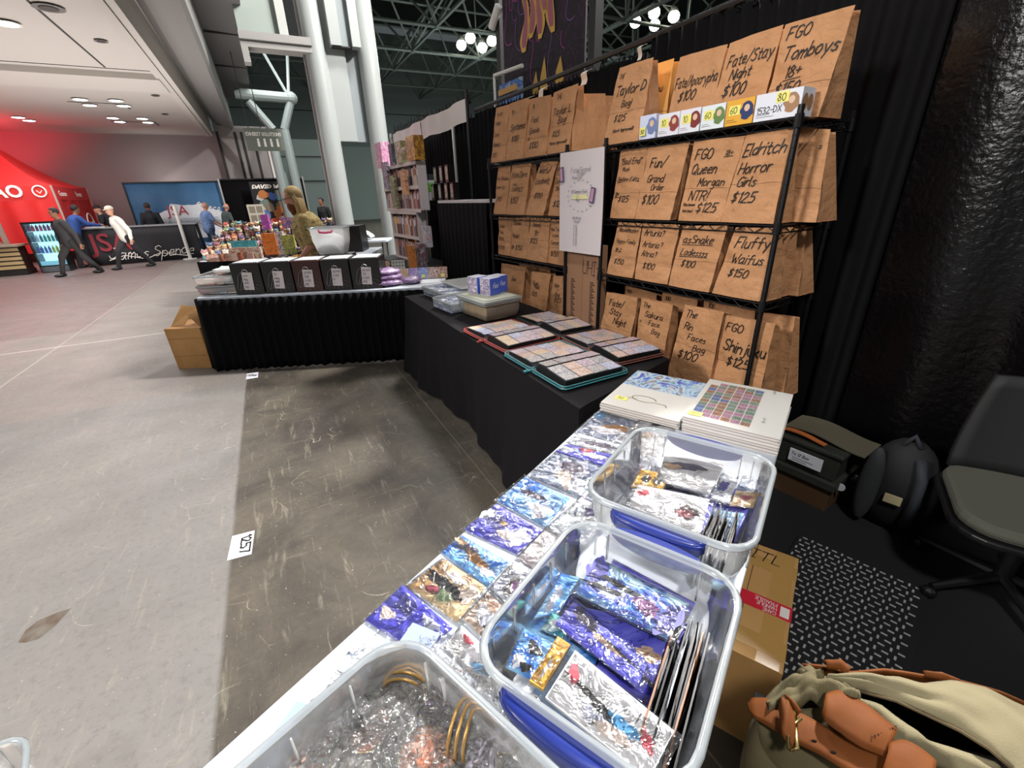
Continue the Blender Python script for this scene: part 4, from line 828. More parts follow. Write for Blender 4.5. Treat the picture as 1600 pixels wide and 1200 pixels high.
for k in range(7):
    x = 1.76+k*.108; q = MB(); q.box(-.052, 0, 0, .052, .02, .12, 0, Matrix.Rotation(-.25, 4, 'X')); 
    if k in (4, 6): q.box(-.02, -.005, .01, .02, 0, .045, 1, Matrix.Rotation(-.25, 4, 'X'))
    tag(q.build('picture_board', [art('board%d' % k, pal[k], 24, .35, .6), m_note], loc=ST.w(x, .5, zt), rot=ST.a), 'small leaning picture board, %s from the left of its row' % ['first', 'second', 'third', 'fourth', 'fifth', 'sixth', 'seventh'][k], 'picture board', 'row of leaning picture boards')
q = MB(); 
for k in range(6): q.tube([(-.08+k*.032, 0, 0), (-.08+k*.032, 0, .2-.004*(k-2.5)**2)], .002, 5)
for k in range(5): q.tube([(-.085, 0, .02+k*.036), (.085, 0, .02+k*.036)], .002, 5)
q.tube([(-.085, 0, 0), (-.085, 0, .17), (-.06, 0, .2), (.06, 0, .2), (.085, 0, .17), (.085, 0, 0)], .004, 6); q.box(-.08, .003, .002, .08, .008, .19, 1)
tag(q.build('wire_grid', [m_wire, mat('pale_card', 'b9b9b0', .6)], loc=ST.w(1.9, .68, zt), rot=ST.a), 'small arched wire grid with a pale card behind the picture boards', 'wire rack')
q = MB(); q.grid(lambda a, b: (-.1+.2*a, .0+.22*b, .0), 2, 2); tag(q.build('paper_sheet', mat('white_sheet', 'dfe3ea', .5), loc=ST.w(2.28, .2, zt), rot=ST.a, solid=.002), 'white paper sheet at the right corner of the skirted table', 'paper')
# ------------------------------------------------------------------ things on the black table
zb_ = .746
q = MB(); q.box(-.03, -.02, 0, .03, .02, .001); tag(q.build('price_sticker', m_note, loc=BT.w(.09, .22, zb_), rot=BT.a), 'yellow price sticker at the far corner of the black tablecloth', 'note')
c = [['d9dfe6', 'aeb9cc', '5a6ea8'], ['cfd6df', '8d9ab2', 'e6e8ec'], ['dfe3e8', '6878a0', 'b9b6c0']]
tray_spots = [(.30, .36, 0, .5, .38, 'far clear tray of card packs on the black table'), (.77, .27, 0, .38, .36, 'near clear tray of card packs on the black table')]
for x, y, z, w, d, lb in tray_spots:
    tub('clear_tray', lb, BT.w(x, y, zb_), BT.a+.12, w, d, .085, .015, .04, 'clear trays on the black table', ribs=False, cat='tray')
    for i in range(int(w/.085)):
        for j in range(3):
            q = MB(); q.box(-.037, -.052, 0, .037, .052, rr.uniform(.05, .082)); cc = rr.choice(c)
            lx, ly = -w/2+.055+i*.083, -.115+j*.112; ca, sa = math.cos(.12), math.sin(.12)
            tag(q.build('card_pack', art('cards_'+cc[0], cc, 30, .25, .8, (50, .6, .01)), loc=BT.w(x+lx*ca-ly*sa, y+lx*sa+ly*ca, zb_+.004), rot=BT.a+.12+rr.uniform(-.05, .05), bevel=.003), 'wrapped card pack in the %s tray on the black table' % lb.split()[0], 'card pack', 'card packs in the %s tray' % lb.split()[0])
q = MB(); q.prism(rrect(.5, .36, .04), 0, .012); q.prism(rrect(.44, .3, .03), .012, .018)
tag(q.build('tray_lid', m_milky, loc=BT.w(.24, .56, zb_+.088), rot=BT.a+.05, bevel=.002), 'clear lid lying across the back of the far tray', 'lid')
g = [BT.z(*c_, .905) for c_ in ((728, 462), (760, 446), (835, 457), (772, 474))]
gx, gy = (sum(p.x for p in g)/4, sum(p.y for p in g)/4)
print('graybin', [(round(p.x, 2), round(p.y, 2)) for p in g])
t = tub('lidded_bin', 'clear bin with a gray lid full of pale wooden pieces', BT.w(1.14, .36, zb_), BT.a+.14, .40, .34, .135, .02, .025, None, None, m_clear, lid=[mat('gray_lid', '8d9290', .5), mat('lid_panel', 'b9bba6', .4)], ribs=False)
for k in range(9):
    q = MB(); q.box(-.16, -.128+k*.029, .0, .16, -.105+k*.029, .11+.01*(k % 3)); tag(q.build('wooden_board', mat('pale_wood', 'd9b878', .6, vary=('c29a58', 14)), loc=BT.w(1.14, .36, zb_+.006), rot=BT.a+.14, bevel=.002), 'pale wooden board standing on edge inside the gray-lidded bin', 'board', 'pale boards in the gray-lidded bin')
for k, (px, py, lb) in enumerate(((773, 459, 'front left'), (806, 456, 'front right'), (798, 447, 'rear'))):
    p = BT.z(px, py, zb_+.162); q = MB(); w, d, h = .105, .115, .125; q.box(-w/2, -d/2, 0, w/2, d/2, h, 0); q.box(w/2-.0005, -d/2+.001, .001, w/2+.001, d/2-.001, h-.001, 1)
    q.box(-w/2+.002, -d/2-.001, .002, w/2-.002, -d/2, h-.002, 2)
    pl, _ = strokes('fes', -.03, h*.42, .034, .3, .3); ribbon(q, pl, .005, lambda a, b: (w/2+.002, a, b), 0)
    tag(q.build('figure_box', [mat('box_pale_lilac', 'd9dcee', .35, coat=.4), mat('box_cobalt', '3f5fc8', .3, coat=.4), art('lilac_print', ['d9d6ea', 'e8dfe0', 'a898c8', '6a5a72', 'e6e2f0'], 26, .35, .5)], loc=BT.w([1.02, 1.14, 1.08][k], [.33, .38, .47][k], zb_+.162), rot=BT.a+.35, bevel=.002), 'blue and white cube box, the %s of the three on the gray lid' % lb, 'box', 'blue and white cube boxes')
q = MB(); q.tube([(0, 0, .02), (.06, .02, .03), (.12, 0, .02), (.18, .03, .03), (.22, .0, .02)], .02, 8); tag(q.build('amber_bundle', mat('amber_wood', 'a87a34', .6), loc=BT.w(.62, .66, zb_), rot=BT.a+.3), 'amber coloured bundle at the back of the black table', 'bundle')
# open zip binders
CARDP = [['cfc6d6', '9d92b8', 'dfc9b8', '7a6a92'], ['d9c4b4', 'b87a62', 'e4dccf', '8a93b8'], ['c2cbd9', '6f86b6', 'e0dfe6', 'a48fb8'], ['d8ccb4', 'c99b4e', 'e6e0d8', '7e6e86'], ['b9b4c4', 'e3dbe0', '8e5f78', 'cfd2de'], ['a7b0b8', '5f7390', 'dcd4cc', 'bf8f6f']]
CMATS = [art('card%d' % k, c_, 55, .3, .7) for k, c_ in enumerate(CARDP)]
m_bind = mat('binder_black', '0d0d0f', .5, coat=.1); m_page = film('pocket_page', 'b4b6c2', .7, .12, (26, .3, .005), .5)
def card_mesh(k):
    q = MB(); q.box(-.031, -.044, 0, .031, .044, .0006); me = q.build('card', CMATS[k]); return me
cards = [card_mesh(k) for k in range(6)]
for o in cards: COL.objects.unlink(o)
def binder(label, x, y, w, d, pipe, rot, tilt=0, z=zb_):
    t = thing('card_binder', label, 'binder', BT.w(x, y, z), BT.a+rot, 'open card binders'); rn = random.Random(int(x*100))
    q = MB()
    for sx in (-1, 1): q.prism([(sx*w/4+px, py) for px, py in rrect(w/2-.006, d, .03)], 0, .014)
    q.box(-.02, -d/2+.02, 0, .02, d/2-.02, .012); q.build('cover', m_bind, t, bevel=.004)
    pm = mat('piping_'+pipe, pipe, .4)
    for sx in (-1, 1):
        q = MB(); q.tube([(sx*w/4+px, py, .009) for px, py in rrect(w/2+.004, d+.008, .032)], .0035, 6, closed=True); q.tube([(sx*w/4+px, py, .021) for px, py in rrect(w/2+.0, d+.004, .032)], .003, 6, closed=True)
        q.build('zip_edge', pm, t)
    q = MB(); q.tube([(-.014, -d/2-.01, .012), (.0, -d/2-.024, .016), (.014, -d/2-.01, .012)], .005, 6); q.box(-.009, -d/2-.04, .006, .009, -d/2-.012, .014); q.build('zip_pull', pm, t)
    hs = (.022, .042)
    for si, sx in enumerate((-1, 1)):
        pw, pd = w/2-.035, d-.05; H0 = hs[si]
        def top(a, b, H0=H0, sx=sx):                       # a from spine outwards
            return Vector((sx*(.012+pw*a), (b-.5)*pd, .016+H0*min(1, (a*6)**.6)*(1-.45*a)+.002*math.sin(b*5)))
        q = MB(); q.grid(top, 16, 8, 0, sx < 0)
        q.grid(lambda u, v: Vector((top(u, 0).x, top(u, 0).y, .014+(top(u, 0).z-.014)*v)), 16, 1, 1); q.grid(lambda u, v: Vector((top(u, 1).x, top(u, 1).y, .014+(top(u, 1).z-.014)*v)), 16, 1, 1)
        q.grid(lambda u, v: Vector((top(1, u).x, top(1, u).y, .014+(top(1, u).z-.014)*v)), 8, 1, 1)
        pg = q.build('pocket_page', [mat('page_lining', '3c3b44', .4, coat=.6), m_bind], t, smooth=True)
        nc, nr = 3, 4
        for i in range(nc):
            for j in range(nr):
                a, b = (i+.5)/nc*.93+.06, (j+.5)/nr; p0 = top(a, b); dx = (top(a+.1, b)-top(a-.1, b)); ang = math.atan2(dx.z, dx.x) if sx > 0 else math.atan2(-dx.z, -dx.x)
                cd = cards[rn.randrange(6)].copy(); COL.objects.link(cd); cd.parent = pg; cd.location = p0+Vector((0, 0, .0016)); cd.rotation_euler = (0, -ang, 0); cd.scale = (pw/nc*.9/.062, pd/nr*.93/.088, 1)
    return t
binder('open card binder with red zip edges at the left', 1.72, .235, .58, .40, 'a83a30', .07)
binder('open card binder farthest back by the brown cardboard panel', 1.66, .62, .56, .30, '2f3033', .02)
binder('open card binder with teal zip edges at the table front', 2.33, .235, .60, .40, '2f7d86', .02)
binder('open card binder at the right back corner of the black table', 2.25, .63, .56, .34, '7a4a40', -.03)
# ================================================================== THE LONG WHITE TABLE
zw = .7405
m_pblue = mat('card_blue', '2f6fc4', .35, coat=.5); 
INKS = {k: mat('ink_'+k, k, .4, coat=.4) for k in ('15131a', '5c5468', 'b9bccb', 'a8743c', 'c6a98c', '6d2f6e', 'e4e2e8', '7e8f6f', 'c34a5a', '2f86b8', '3a2c30', 'd9c9c0', '4c4a94', '8c3a4a', 'c9a24c')}
def blob(q, P, cx, cy, L, W, ang, z, m, rn, lob=3):         # figure-like printed shape inside the card; P maps (u, v) 0..1 to the card
    pts = []
    for k in range(28):
        a = 2*PI*k/28; r = 1+.16*math.sin(lob*a+rn.uniform(0, .3))+.12*math.sin((lob+4)*a+1)+rn.uniform(-.08, .08)
        x, y = L*math.cos(a)*r, W*math.sin(a)*r; pts.append(P(cx+x*math.cos(ang)-y*math.sin(ang), cy+x*math.sin(ang)+y*math.cos(ang), z))
    c = P(cx, cy, z)
    for k in range(28): q.poly([c, pts[k], pts[(k+1) % 28]], m)
def pack(label, cs, base, shapes=(), z=zw, th=.004, group='bagged picture packs laid on the white table', sleeve=True, label_card=False, tilt=None, slack=.012, name='picture_pack', seed=None):
    """cs: four corners (far-left, far-right, near-right, near-left); z a height or four heights"""
    zs = z if isinstance(z, (list, tuple)) else [z]*4
    P3 = [WT.z(px, py, zz) for (px, py), zz in zip(cs, zs)]; c = sum(P3, Vector())/4; L3 = [p-c for p in P3]; L3 = [Vector((p.x, p.y, p.z)) for p in L3]
    zmin = min(zs); rn = random.Random(seed or int(cs[0][0]*3+cs[0][1]))
    t = thing(name, label, 'picture pack', WT.w(c.x, c.y, zmin), WT.a, group)
    def P(u, v, e=0):                                      # u left-right, v near-far
        p = (L3[3]*(1-u)+L3[2]*u)*(1-v)+(L3[0]*(1-u)+L3[1]*u)*v; return Vector((p.x, p.y, p.z+c.z-zmin+e))
    q = MB(); q.hexa([P(.03, .03), P(.97, .03), P(.97, .97), P(.03, .97)], [P(.03, .03, th), P(.97, .03, th), P(.97, .97, th), P(.03, .97, th)], 0); mats = [base]
    for i, (cx, cy, L_, W__, an, col) in enumerate(shapes):
        if INKS[col] not in mats: mats.append(INKS[col])
        blob(q, P, cx, cy, L_, W__, an, th+.0003*(i+1), mats.index(INKS[col]), rn, rn.choice((2, 3, 4)))
    if label_card: mats.append(m_bw); q.poly([P(.72, .08, th+.002), P(.9, .08, th+.002), P(.9, .42, th+.002), P(.72, .42, th+.002)], len(mats)-1)
    q.build('picture_card', mats, t)
    if sleeve:
        q = MB(); sd = rn.uniform(0, 50); cc = slack
        def S(a, b):
            u, v = -.03+1.06*a, -.03+1.06*b; p = P(u, v); n = noise.noise(Vector((p.x*22+sd, p.y*22, sd)))+.6*noise.noise(Vector((p.x*60, p.y*60+sd, sd)))
            e = min(a, 1-a, b, 1-b); k = min(1, e*7); return (p.x, p.y, p.z+th*.9*min(1, e*12)+.0012+k*cc*(.35+.45*n if n > -.7 else 0)*.55)
        q.grid(S, 22, 18); q.build('clear_sleeve', m_sleeve, t, smooth=True)
    return t
A = lambda *c, sc=9, co=.6, d=2.5: art('pic_'+'_'.join(c), list(c), sc, .3, co, (45, .25, .02), d)
a_blue = A('1f5fb8', '2f78cc', '8fc3e6', '2a6cc0', sc=7); a_viol = A('3a35a8', '4a46c4', '6a6ad0', '3b38b0', sc=5); a_night = A('3d4a70', '6a7896', 'a9b4c4', '4a5680', '8c94a8', sc=9)
a_white = A('cbcace', 'd0cfd2', 'c8c6cb', sc=5); a_tan = A('d9b98a', 'e2cba4', '9c7a58', 'c9a36e', sc=6); a_gray = A('8f93a8', 'b9bcc8', '4f5570', 'd7d9e0', '777c96', sc=11); a_pink = A('b9aeb4', 'c8bfc4', 'a89ca4', 'd6d0d4', sc=7)
a_brown = A('6a4a3e', 'b09078', 'd6cfc8', '8a6a5a', '3f3440', sc=11); a_gold = A('c99a30', 'd9ac44', 'b98a28', 'e0bc60', sc=6); a_silver = A('b4bac4', 'dfe3e8', '8f97a8', 'e9ebee', '5a6888', sc=14); a_teal = A('2aa0a8', '5fc4c4', '1f7f98', 'cfe6e6', sc=10); a_cyan = A('9fd0ea', 'c9e4f2', '4f86c8', '3f46b8', 'e0eef6', sc=6)
pack('blue bagged picture pack nearest the white book stack', [(936, 642), (1009, 663), (982, 702), (898, 676)], a_night, [(.6, .5, .26, .16, 0, 'a8743c'), (.45, .35, .3, .12, .2, 'e4e2e8'), (.12, .8, .1, .14, 0, '2f86b8')], label_card=True)
pack('pale bagged picture pack overlapping the first blue one', [(902, 678), (988, 700), (974, 716), (884, 694)], a_silver, [(.5, .5, .3, .2, 0, '5c5468')], z=zw+.005)
pack('violet bagged picture pack with a small red shape', [(884, 695), (974, 710), (950, 732), (866, 706)], a_viol, [(.42, .75, .12, .16, 0, 'c34a5a'), (.62, .45, .25, .16, .1, 'e4e2e8'), (.15, .5, .16, .3, 0, 'b9bccb')], z=zw+.003)
pack('wide gray bagged picture pack with a fan of pale lines', [(872, 704), (948, 731), (908, 781), (823, 745)], a_night, [(.5, .62, .28, .26, 0, 'b9bccb'), (.5, .62, .2, .18, 0, '5c5468'), (.55, .3, .12, .25, .6, 'd9c9c0')], label_card=True)
pack('bright blue bagged picture pack left of the gray one', [(820, 744), (893, 780), (853, 827), (773, 783)], a_blue, [(.42, .6, .24, .1, 0, '5c5468'), (.7, .35, .22, .14, .3, 'e4e2e8'), (.75, .2, .12, .12, 0, 'b9bccb')])
pack('violet bagged picture pack with a gold ornament', [(775, 786), (853, 832), (809, 869), (722, 828)], a_viol, [(.35, .55, .2, .2, 0, '4c4a94'), (.42, .6, .06, .06, 0, 'c9a24c'), (.6, .35, .14, .12, .5, 'd9c9c0'), (.78, .45, .16, .28, 0, 'e4e2e8'), (.1, .62, .1, .18, 0, 'b9bccb')])
pack('blue bagged picture pack with a tan and brown diagonal figure', [(720, 836), (799, 881), (762, 921), (688, 863)], a_blue, [(.3, .65, .2, .18, -.2, '5c5468'), (.55, .5, .26, .14, -.3, 'a8743c'), (.82, .35, .12, .12, 0, 'e4e2e8'), (.12, .75, .12, .12, 0, 'c6a98c')])
pack('tan bagged picture pack with a black dressed figure', [(693, 872), (762, 918), (716, 978), (634, 916)], a_tan, [(.4, .5, .3, .12, .1, '15131a'), (.18, .55, .16, .06, -.3, '15131a'), (.55, .28, .14, .14, 0, '7e8f6f'), (.72, .45, .14, .1, .2, '15131a'), (.5, .75, .2, .1, 0, 'e4e2e8'), (.84, .62, .12, .22, 0, 'd9c9c0'), (.35, .25, .1, .1, 0, '8c3a4a')])
pack('violet bagged picture pack half under the front bin', [(629, 912), (711, 984), (655, 1030), (567, 970)], a_viol, [(.3, .7, .16, .2, .4, '4c4a94'), (.75, .72, .14, .12, 0, 'b9bccb'), (.2, .35, .12, .12, 0, 'd9c9c0'), (.85, .5, .12, .1, .4, 'e4e2e8')])
pack('pale bagged picture pack with red and blue shapes by the front bin', [(722, 978), (775, 1034), (760, 1075), (690, 1012)], a_white, [(.3, .78, .14, .12, 0, 'c34a5a'), (.55, .45, .12, .2, 0, 'e4e2e8'), (.78, .3, .2, .16, .3, '2f86b8'), (.9, .12, .08, .08, 0, '3a2c30')])
pack('brown bagged picture pack with a blue gray dress shape', [(762, 924), (802, 962), (765, 1010), (720, 968)], a_brown, [(.6, .4, .22, .24, .3, 'b9bccb'), (.75, .3, .16, .1, .6, '15131a'), (.3, .5, .14, .2, 0, 'e4e2e8')], z=zw+.002)
pack('bagged picture pack with dark purple hair shape', [(803, 876), (852, 900), (806, 962), (763, 922)], a_gray, [(.55, .4, .26, .26, .3, '3a2c30'), (.6, .42, .16, .2, .3, '6d2f6e'), (.3, .85, .25, .12, 0, 'e4e2e8')], z=zw+.004)
pack('pinkish bagged picture pack beside the middle bin', [(856, 822), (912, 858), (858, 912), (806, 874)], a_pink, [(.4, .62, .2, .16, 0, 'e4e2e8')], z=zw+.001, slack=.02)
pack('crumpled silver bagged pack between the two bins', [(908, 776), (966, 806), (905, 864), (852, 828)], a_silver, [(.5, .75, .16, .1, 0, '4c4a94')], z=zw+.003, slack=.03)
pack('dark purple bagged picture pack beside the far bin', [(952, 728), (990, 748), (950, 798), (912, 782)], a_night, [(.5, .6, .28, .26, 0, '3a2c30'), (.5, .55, .14, .12, 0, '6d2f6e')], z=zw+.002)
pack('beige bagged picture pack just past the far bin', [(1013, 645), (1062, 660), (1018, 722), (958, 690)], a_white, [(.5, .75, .12, .06, .4, '15131a'), (.45, .4, .2, .1, .2, 'c6a98c')], z=zw+.001)
pack('gray bagged pack lying under the far bin edge', [(985, 706), (1030, 722), (1000, 770), (950, 745)], a_gray, [(.5, .5, .2, .2, 0, '8c3a4a')])
pack('white card pack under the near corner of the middle bin', [(776, 1036), (812, 1060), (790, 1100), (750, 1070)], a_white, [(.5, .5, .2, .3, 0, 'b9bccb')])
# stacked books
m_bookw = mat('book_cover_white', 'd4d3cf', .35, coat=.3); m_pages = mat('book_pages', 'b3a6a0', .8, bump=(300, .3, .001))
def mosaic(q, x0, y0, x1, y1, nx, ny, z, mi, rn, w_=1):
    dx, dy = (x1-x0)/nx, (y1-y0)/ny
    for i in range(nx):
        for j in range(ny):
            if (i, j) in ((0, ny-1),): continue
            X, Y = x0+i*dx, y0+j*dy; q.poly([(X+.0015, Y+.0015, z), (X+dx-.0015, Y+.0015, z), (X+dx-.0015, Y+dy-.0015, z), (X+.0015, Y+dy-.0015, z)], rn.choice(mi))
mos = [art('mosaic_a', ['3a4a78', '6a8ac0', '2a3050', '9ab0d0'], 60, .35, .4), art('mosaic_b', ['7a4a42', 'b88a70', '3a2a2c', 'd0b8a0'], 60, .35, .4), art('mosaic_c', ['4a6a5a', '8aa89a', '2a3a38', 'b8c8b8'], 60, .35, .4), art('mosaic_d', ['9a5a80', 'c89ab0', '5a3a58', 'e0c8d0'], 60, .35, .4)]
pic9 = art('cover_sky', ['3c3aa0', '4a56c0', '7fc0dc', 'd8d2d8', '5aa8c8', '6a5a58', 'c9b0b8'], 9, .35, .5, distort=3)
for si, (x0, x1, n) in enumerate(((.012, .335, 4), (.345, .668, 6))):
    for k in range(n):
        dx, dy = rr.uniform(-.004, .004), rr.uniform(-.006, .006); w, d, h = x1-x0, .425, .0115; z = zw+k*h
        t = thing('art_book', ('white book with a blue sky cover, topmost of its stack' if si == 0 else 'white book with a mosaic of little pictures, topmost of its stack') if k == n-1 else 'white book in the %s stack, %s from the bottom' % (('left', 'right')[si], ['first', 'second', 'third', 'fourth', 'fifth'][k]), 'book', WT.w((x0+x1)/2+dx, 1.222+d/2+dy, z), WT.a+rr.uniform(-.01, .01), 'white books in the %s stack' % ('left', 'right')[si])
        q = MB(); q.box(-w/2, -d/2, 0, w/2, d/2, .0018, 0); q.box(-w/2, -d/2, h-.0022, w/2, d/2, h-.0003, 0); q.box(-w/2, d/2-.002, 0, w/2, d/2, h-.0003, 0)
        ms = [m_bookw]
        if k == n-1 and si == 0:
            q.box(-w/2+.001, .02, h-.0003, w/2-.001, d/2-.001, h+.0001, 1); ms += [pic9, mat('gilt', '8a7a4a', .4, .5), m_ink]
            pl = [[(-.02+.05*math.cos(a*.3)*(1 if a < 16 else 1), -.09+.028*math.sin(a*.3)) for a in range(20)]]; pl[0] += [(.075, -.105), (.085, -.125)]; ribbon(q, pl, .004, lambda x, y: (x, y, h+.0003), 2)
            pl, _ = strokes('summer', -.09, -.11, .012, .1, .2); ribbon(q, pl, .001, lambda x, y: (x, y, h+.0003), 2)
        if k == n-1 and si == 1:
            mosaic(q, -w/2+.018, -d/2+.035, w/2-.10, d/2-.03, 6, 11, h+.0002, [1, 2, 3, 4], random.Random(2)); ms += mos+[mat('cover_pencil', '8e8c90', .6)]
            for (x, y, s) in ((.10, -.12, 'the art'), (.10, .17, 'picture')): pl, _ = strokes(s, 0, 0, .012, .1, .2); ribbon(q, [[(-py, px) for px, py in st] for st in pl], .0012, lambda a, b: (x+a, y+b, h+.0003), 5)
        q.build('book_cover', ms, t)
        q = MB(); q.box(-w/2+.003, -d/2+.002, .0018, w/2-.003, d/2-.003, h-.0022); q.build('page_block', m_pages, t)
for px, py, z, lb in ((971, 622, zw+.0465, 'yellow price note on the sky covered book'), (1086, 646, zw+.0705, 'yellow price note on the mosaic covered book')):
    p = WT.z(px, py, z); q = MB(); q.box(-.026, -.017, 0, .026, .017, .0012, 0); pl, _ = strokes('50', -.016, -.009, .018); ribbon(q, pl, .002, lambda x, y: (x, y, .0016), 1)
    tag(q.build('sticky_note', [m_note, m_ink], loc=WT.w(p.x, p.y, z), rot=WT.a), lb, 'note')
# the three clear bins on the white table
tub('clear_bin', 'clear bin with blue handles nearest the white books', WT.w(.482, .70, zw+.001), WT.a+.0, .40, .43, .165, .03, .07, 'clear bins on the white table', (-1, 1))
tub('clear_bin', 'clear bin with blue handles in the middle of the white table', WT.w(.500, .208, zw+.001), WT.a+.0, .365, .42, .165, .03, .075, 'clear bins on the white table', (-1, 1))
tub('milky_bin', 'large milky bin of zip bags at the near end of the white table', WT.w(.432, -.335, zw+.001), WT.a-.09, .53, .59, .17, .03, .08, 'clear bins on the white table', None, m_milky)
GA = 'picture packs in the bin nearest the books'; GB = 'picture packs in the middle bin'
K = dict(group=GA)
pack('bottom blue gray pack filling the left of the bin nearest the books', [(1012, 735), (1110, 765), (1075, 845), (975, 800)], a_gray, [(.5, .5, .3, .3, 0, '4c4a94')], z=zw+.02, th=.03, **K)
pack('bottom violet pack filling the right of the bin nearest the books', [(1112, 766), (1182, 782), (1150, 850), (1078, 846)], a_viol, [(.5, .5, .3, .3, 0, '4c4a94')], z=zw+.02, th=.03, **K)
pack('cream picture pack with a gray dress, on top in the bin nearest the books', [(1036, 712), (1137, 724), (1110, 777), (1024, 752)], a_white, [(.42, .68, .3, .12, -.1, '5c5468'), (.2, .6, .14, .1, 0, 'c6a98c')], z=[zw+.075, zw+.085, zw+.08, zw+.07], **K)
pack('white picture pack with a black and red figure in the bin nearest the books', [(995, 757), (1113, 781), (1097, 843), (978, 790)], a_white, [(.5, .38, .26, .1, -.2, '15131a'), (.75, .45, .14, .18, 0, '3a2c30'), (.72, .4, .1, .1, 0, '8c3a4a'), (.14, .66, .07, .13, 0, 'c34a5a')], z=[zw+.08, zw+.075, zw+.085, zw+.09], **K)
pack('gold picture pack in the bin nearest the books', [(1000, 734), (1048, 742), (1036, 768), (984, 762)], a_gold, [(.35, .5, .14, .22, .3, '15131a'), (.7, .45, .12, .2, .3, '15131a')], z=zw+.07, **K)
pack('silver wrapped violet pack at the far right of the bin nearest the books', [(1126, 739), (1157, 742), (1140, 790), (1108, 782)], a_silver, [(.4, .5, .25, .16, .3, '4c4a94')], z=zw+.06, **K)
pack('brown and gold picture pack at the right of the bin nearest the books', [(1150, 767), (1190, 771), (1178, 795), (1138, 791)], a_tan, [(.5, .55, .25, .16, 0, '8c3a4a')], z=zw+.065, **K)
pack('slate picture pack along the right of the bin nearest the books', [(1160, 742), (1196, 752), (1186, 772), (1150, 764)], a_night, [], z=zw+.055, label_card=True, **K)
pack('blue and silver picture pack at the near right of the bin nearest the books', [(1116, 797), (1165, 803), (1140, 856), (1092, 845)], a_blue, [(.4, .4, .2, .3, 0, 'b9bccb'), (.3, .3, .2, .12, 0, 'e4e2e8')], z=[zw+.07]*4, **K)
K = dict(group=GB)
pack('bottom blue pack filling the left of the middle bin', [(880, 905), (985, 950), (930, 1060), (812, 1000)], a_blue, [(.5, .5, .3, .3, 0, '4c4a94')], z=zw+.02, th=.03, **K)
pack('bottom violet pack filling the near part of the middle bin', [(985, 955), (1080, 1000), (1040, 1120), (920, 1070)], a_viol, [], z=zw+.02, th=.03, **K)
pack('violet picture pack under the topmost of the middle bin', [(955, 872), (1092, 946), (1070, 985), (935, 915)], a_viol, [(.5, .5, .1, .1, 0, 'b9bccb')], z=[zw+.075, zw+.075, zw+.08, zw+.08], **K)
pack('violet picture pack turned beneath the topmost of the middle bin', [(905, 950), (1085, 975), (1026, 1078), (900, 962)], a_viol, [(.8, .3, .12, .1, 0, 'c6a98c')], z=zw+.082, **K)
pack('violet picture pack with gray lace shapes in the middle bin', [(897, 935), (1015, 1045), (1000, 1080), (863, 975)], a_viol, [(.25, .72, .16, .2, .4, '5c5468'), (.55, .55, .16, .12, -.3, 'c6a98c'), (.7, .62, .2, .05, -.2, '15131a')], z=zw+.088, **K)
pack('topmost violet and sky blue picture pack of the middle bin', [(930, 869), (1083, 946), (1047, 1004), (894, 928)], a_cyan, [(.35, .6, .3, .07, -.1, '15131a'), (.25, .38, .22, .06, .1, '15131a'), (.68, .42, .12, .18, .4, '6d2f6e'), (.9, .4, .1, .4, 0, '4c4a94'), (.1, .7, .1, .3, 0, '4c4a94')], z=[zw+.10, zw+.10, zw+.11, zw+.11], **K)
pack('narrow blue picture pack at the far left of the middle bin', [(876, 896), (908, 903), (874, 960), (832, 970)], a_blue, [(.4, .4, .2, .3, 0, 'b9bccb')], z=zw+.075, **K)
pack('teal picture pack in the middle bin', [(862, 958), (892, 972), (880, 1000), (845, 985)], a_teal, [(.4, .5, .2, .2, 0, 'e4e2e8')], z=zw+.078, **K)
pack('blue picture pack with a white and black figure in the middle bin', [(816, 980), (866, 1007), (833, 1068), (788, 1045)], a_blue, [(.6, .66, .26, .13, -.3, '15131a'), (.3, .25, .16, .16, 0, 'e4e2e8'), (.6, .2, .2, .1, 0, '15131a')], z=[zw+.09, zw+.085, zw+.085, zw+.09], **K)
pack('yellow gold picture pack in the middle bin', [(872, 996), (893, 1010), (848, 1084), (825, 1070)], a_gold, [(.5, .35, .2, .12, 1.2, 'b9bccb')], z=zw+.098, th=.008, **K)
pack('large white picture pack with long black legs in the middle bin', [(896, 1014), (1060, 1148), (1018, 1230), (846, 1092)], a_white, [(.3, .52, .24, .05, -.22, '15131a'), (.5, .44, .16, .09, -.15, '15131a'), (.66, .44, .13, .13, 0, '2f86b8'), (.13, .62, .05, .15, .3, 'c34a5a'), (.85, .5, .05, .15, .3, 'c34a5a'), (.42, .28, .1, .1, 0, 'b9bccb'), (.62, .24, .14, .12, 0, 'd9c9c0')], z=zw+.10, th=.006, slack=.008, **K)
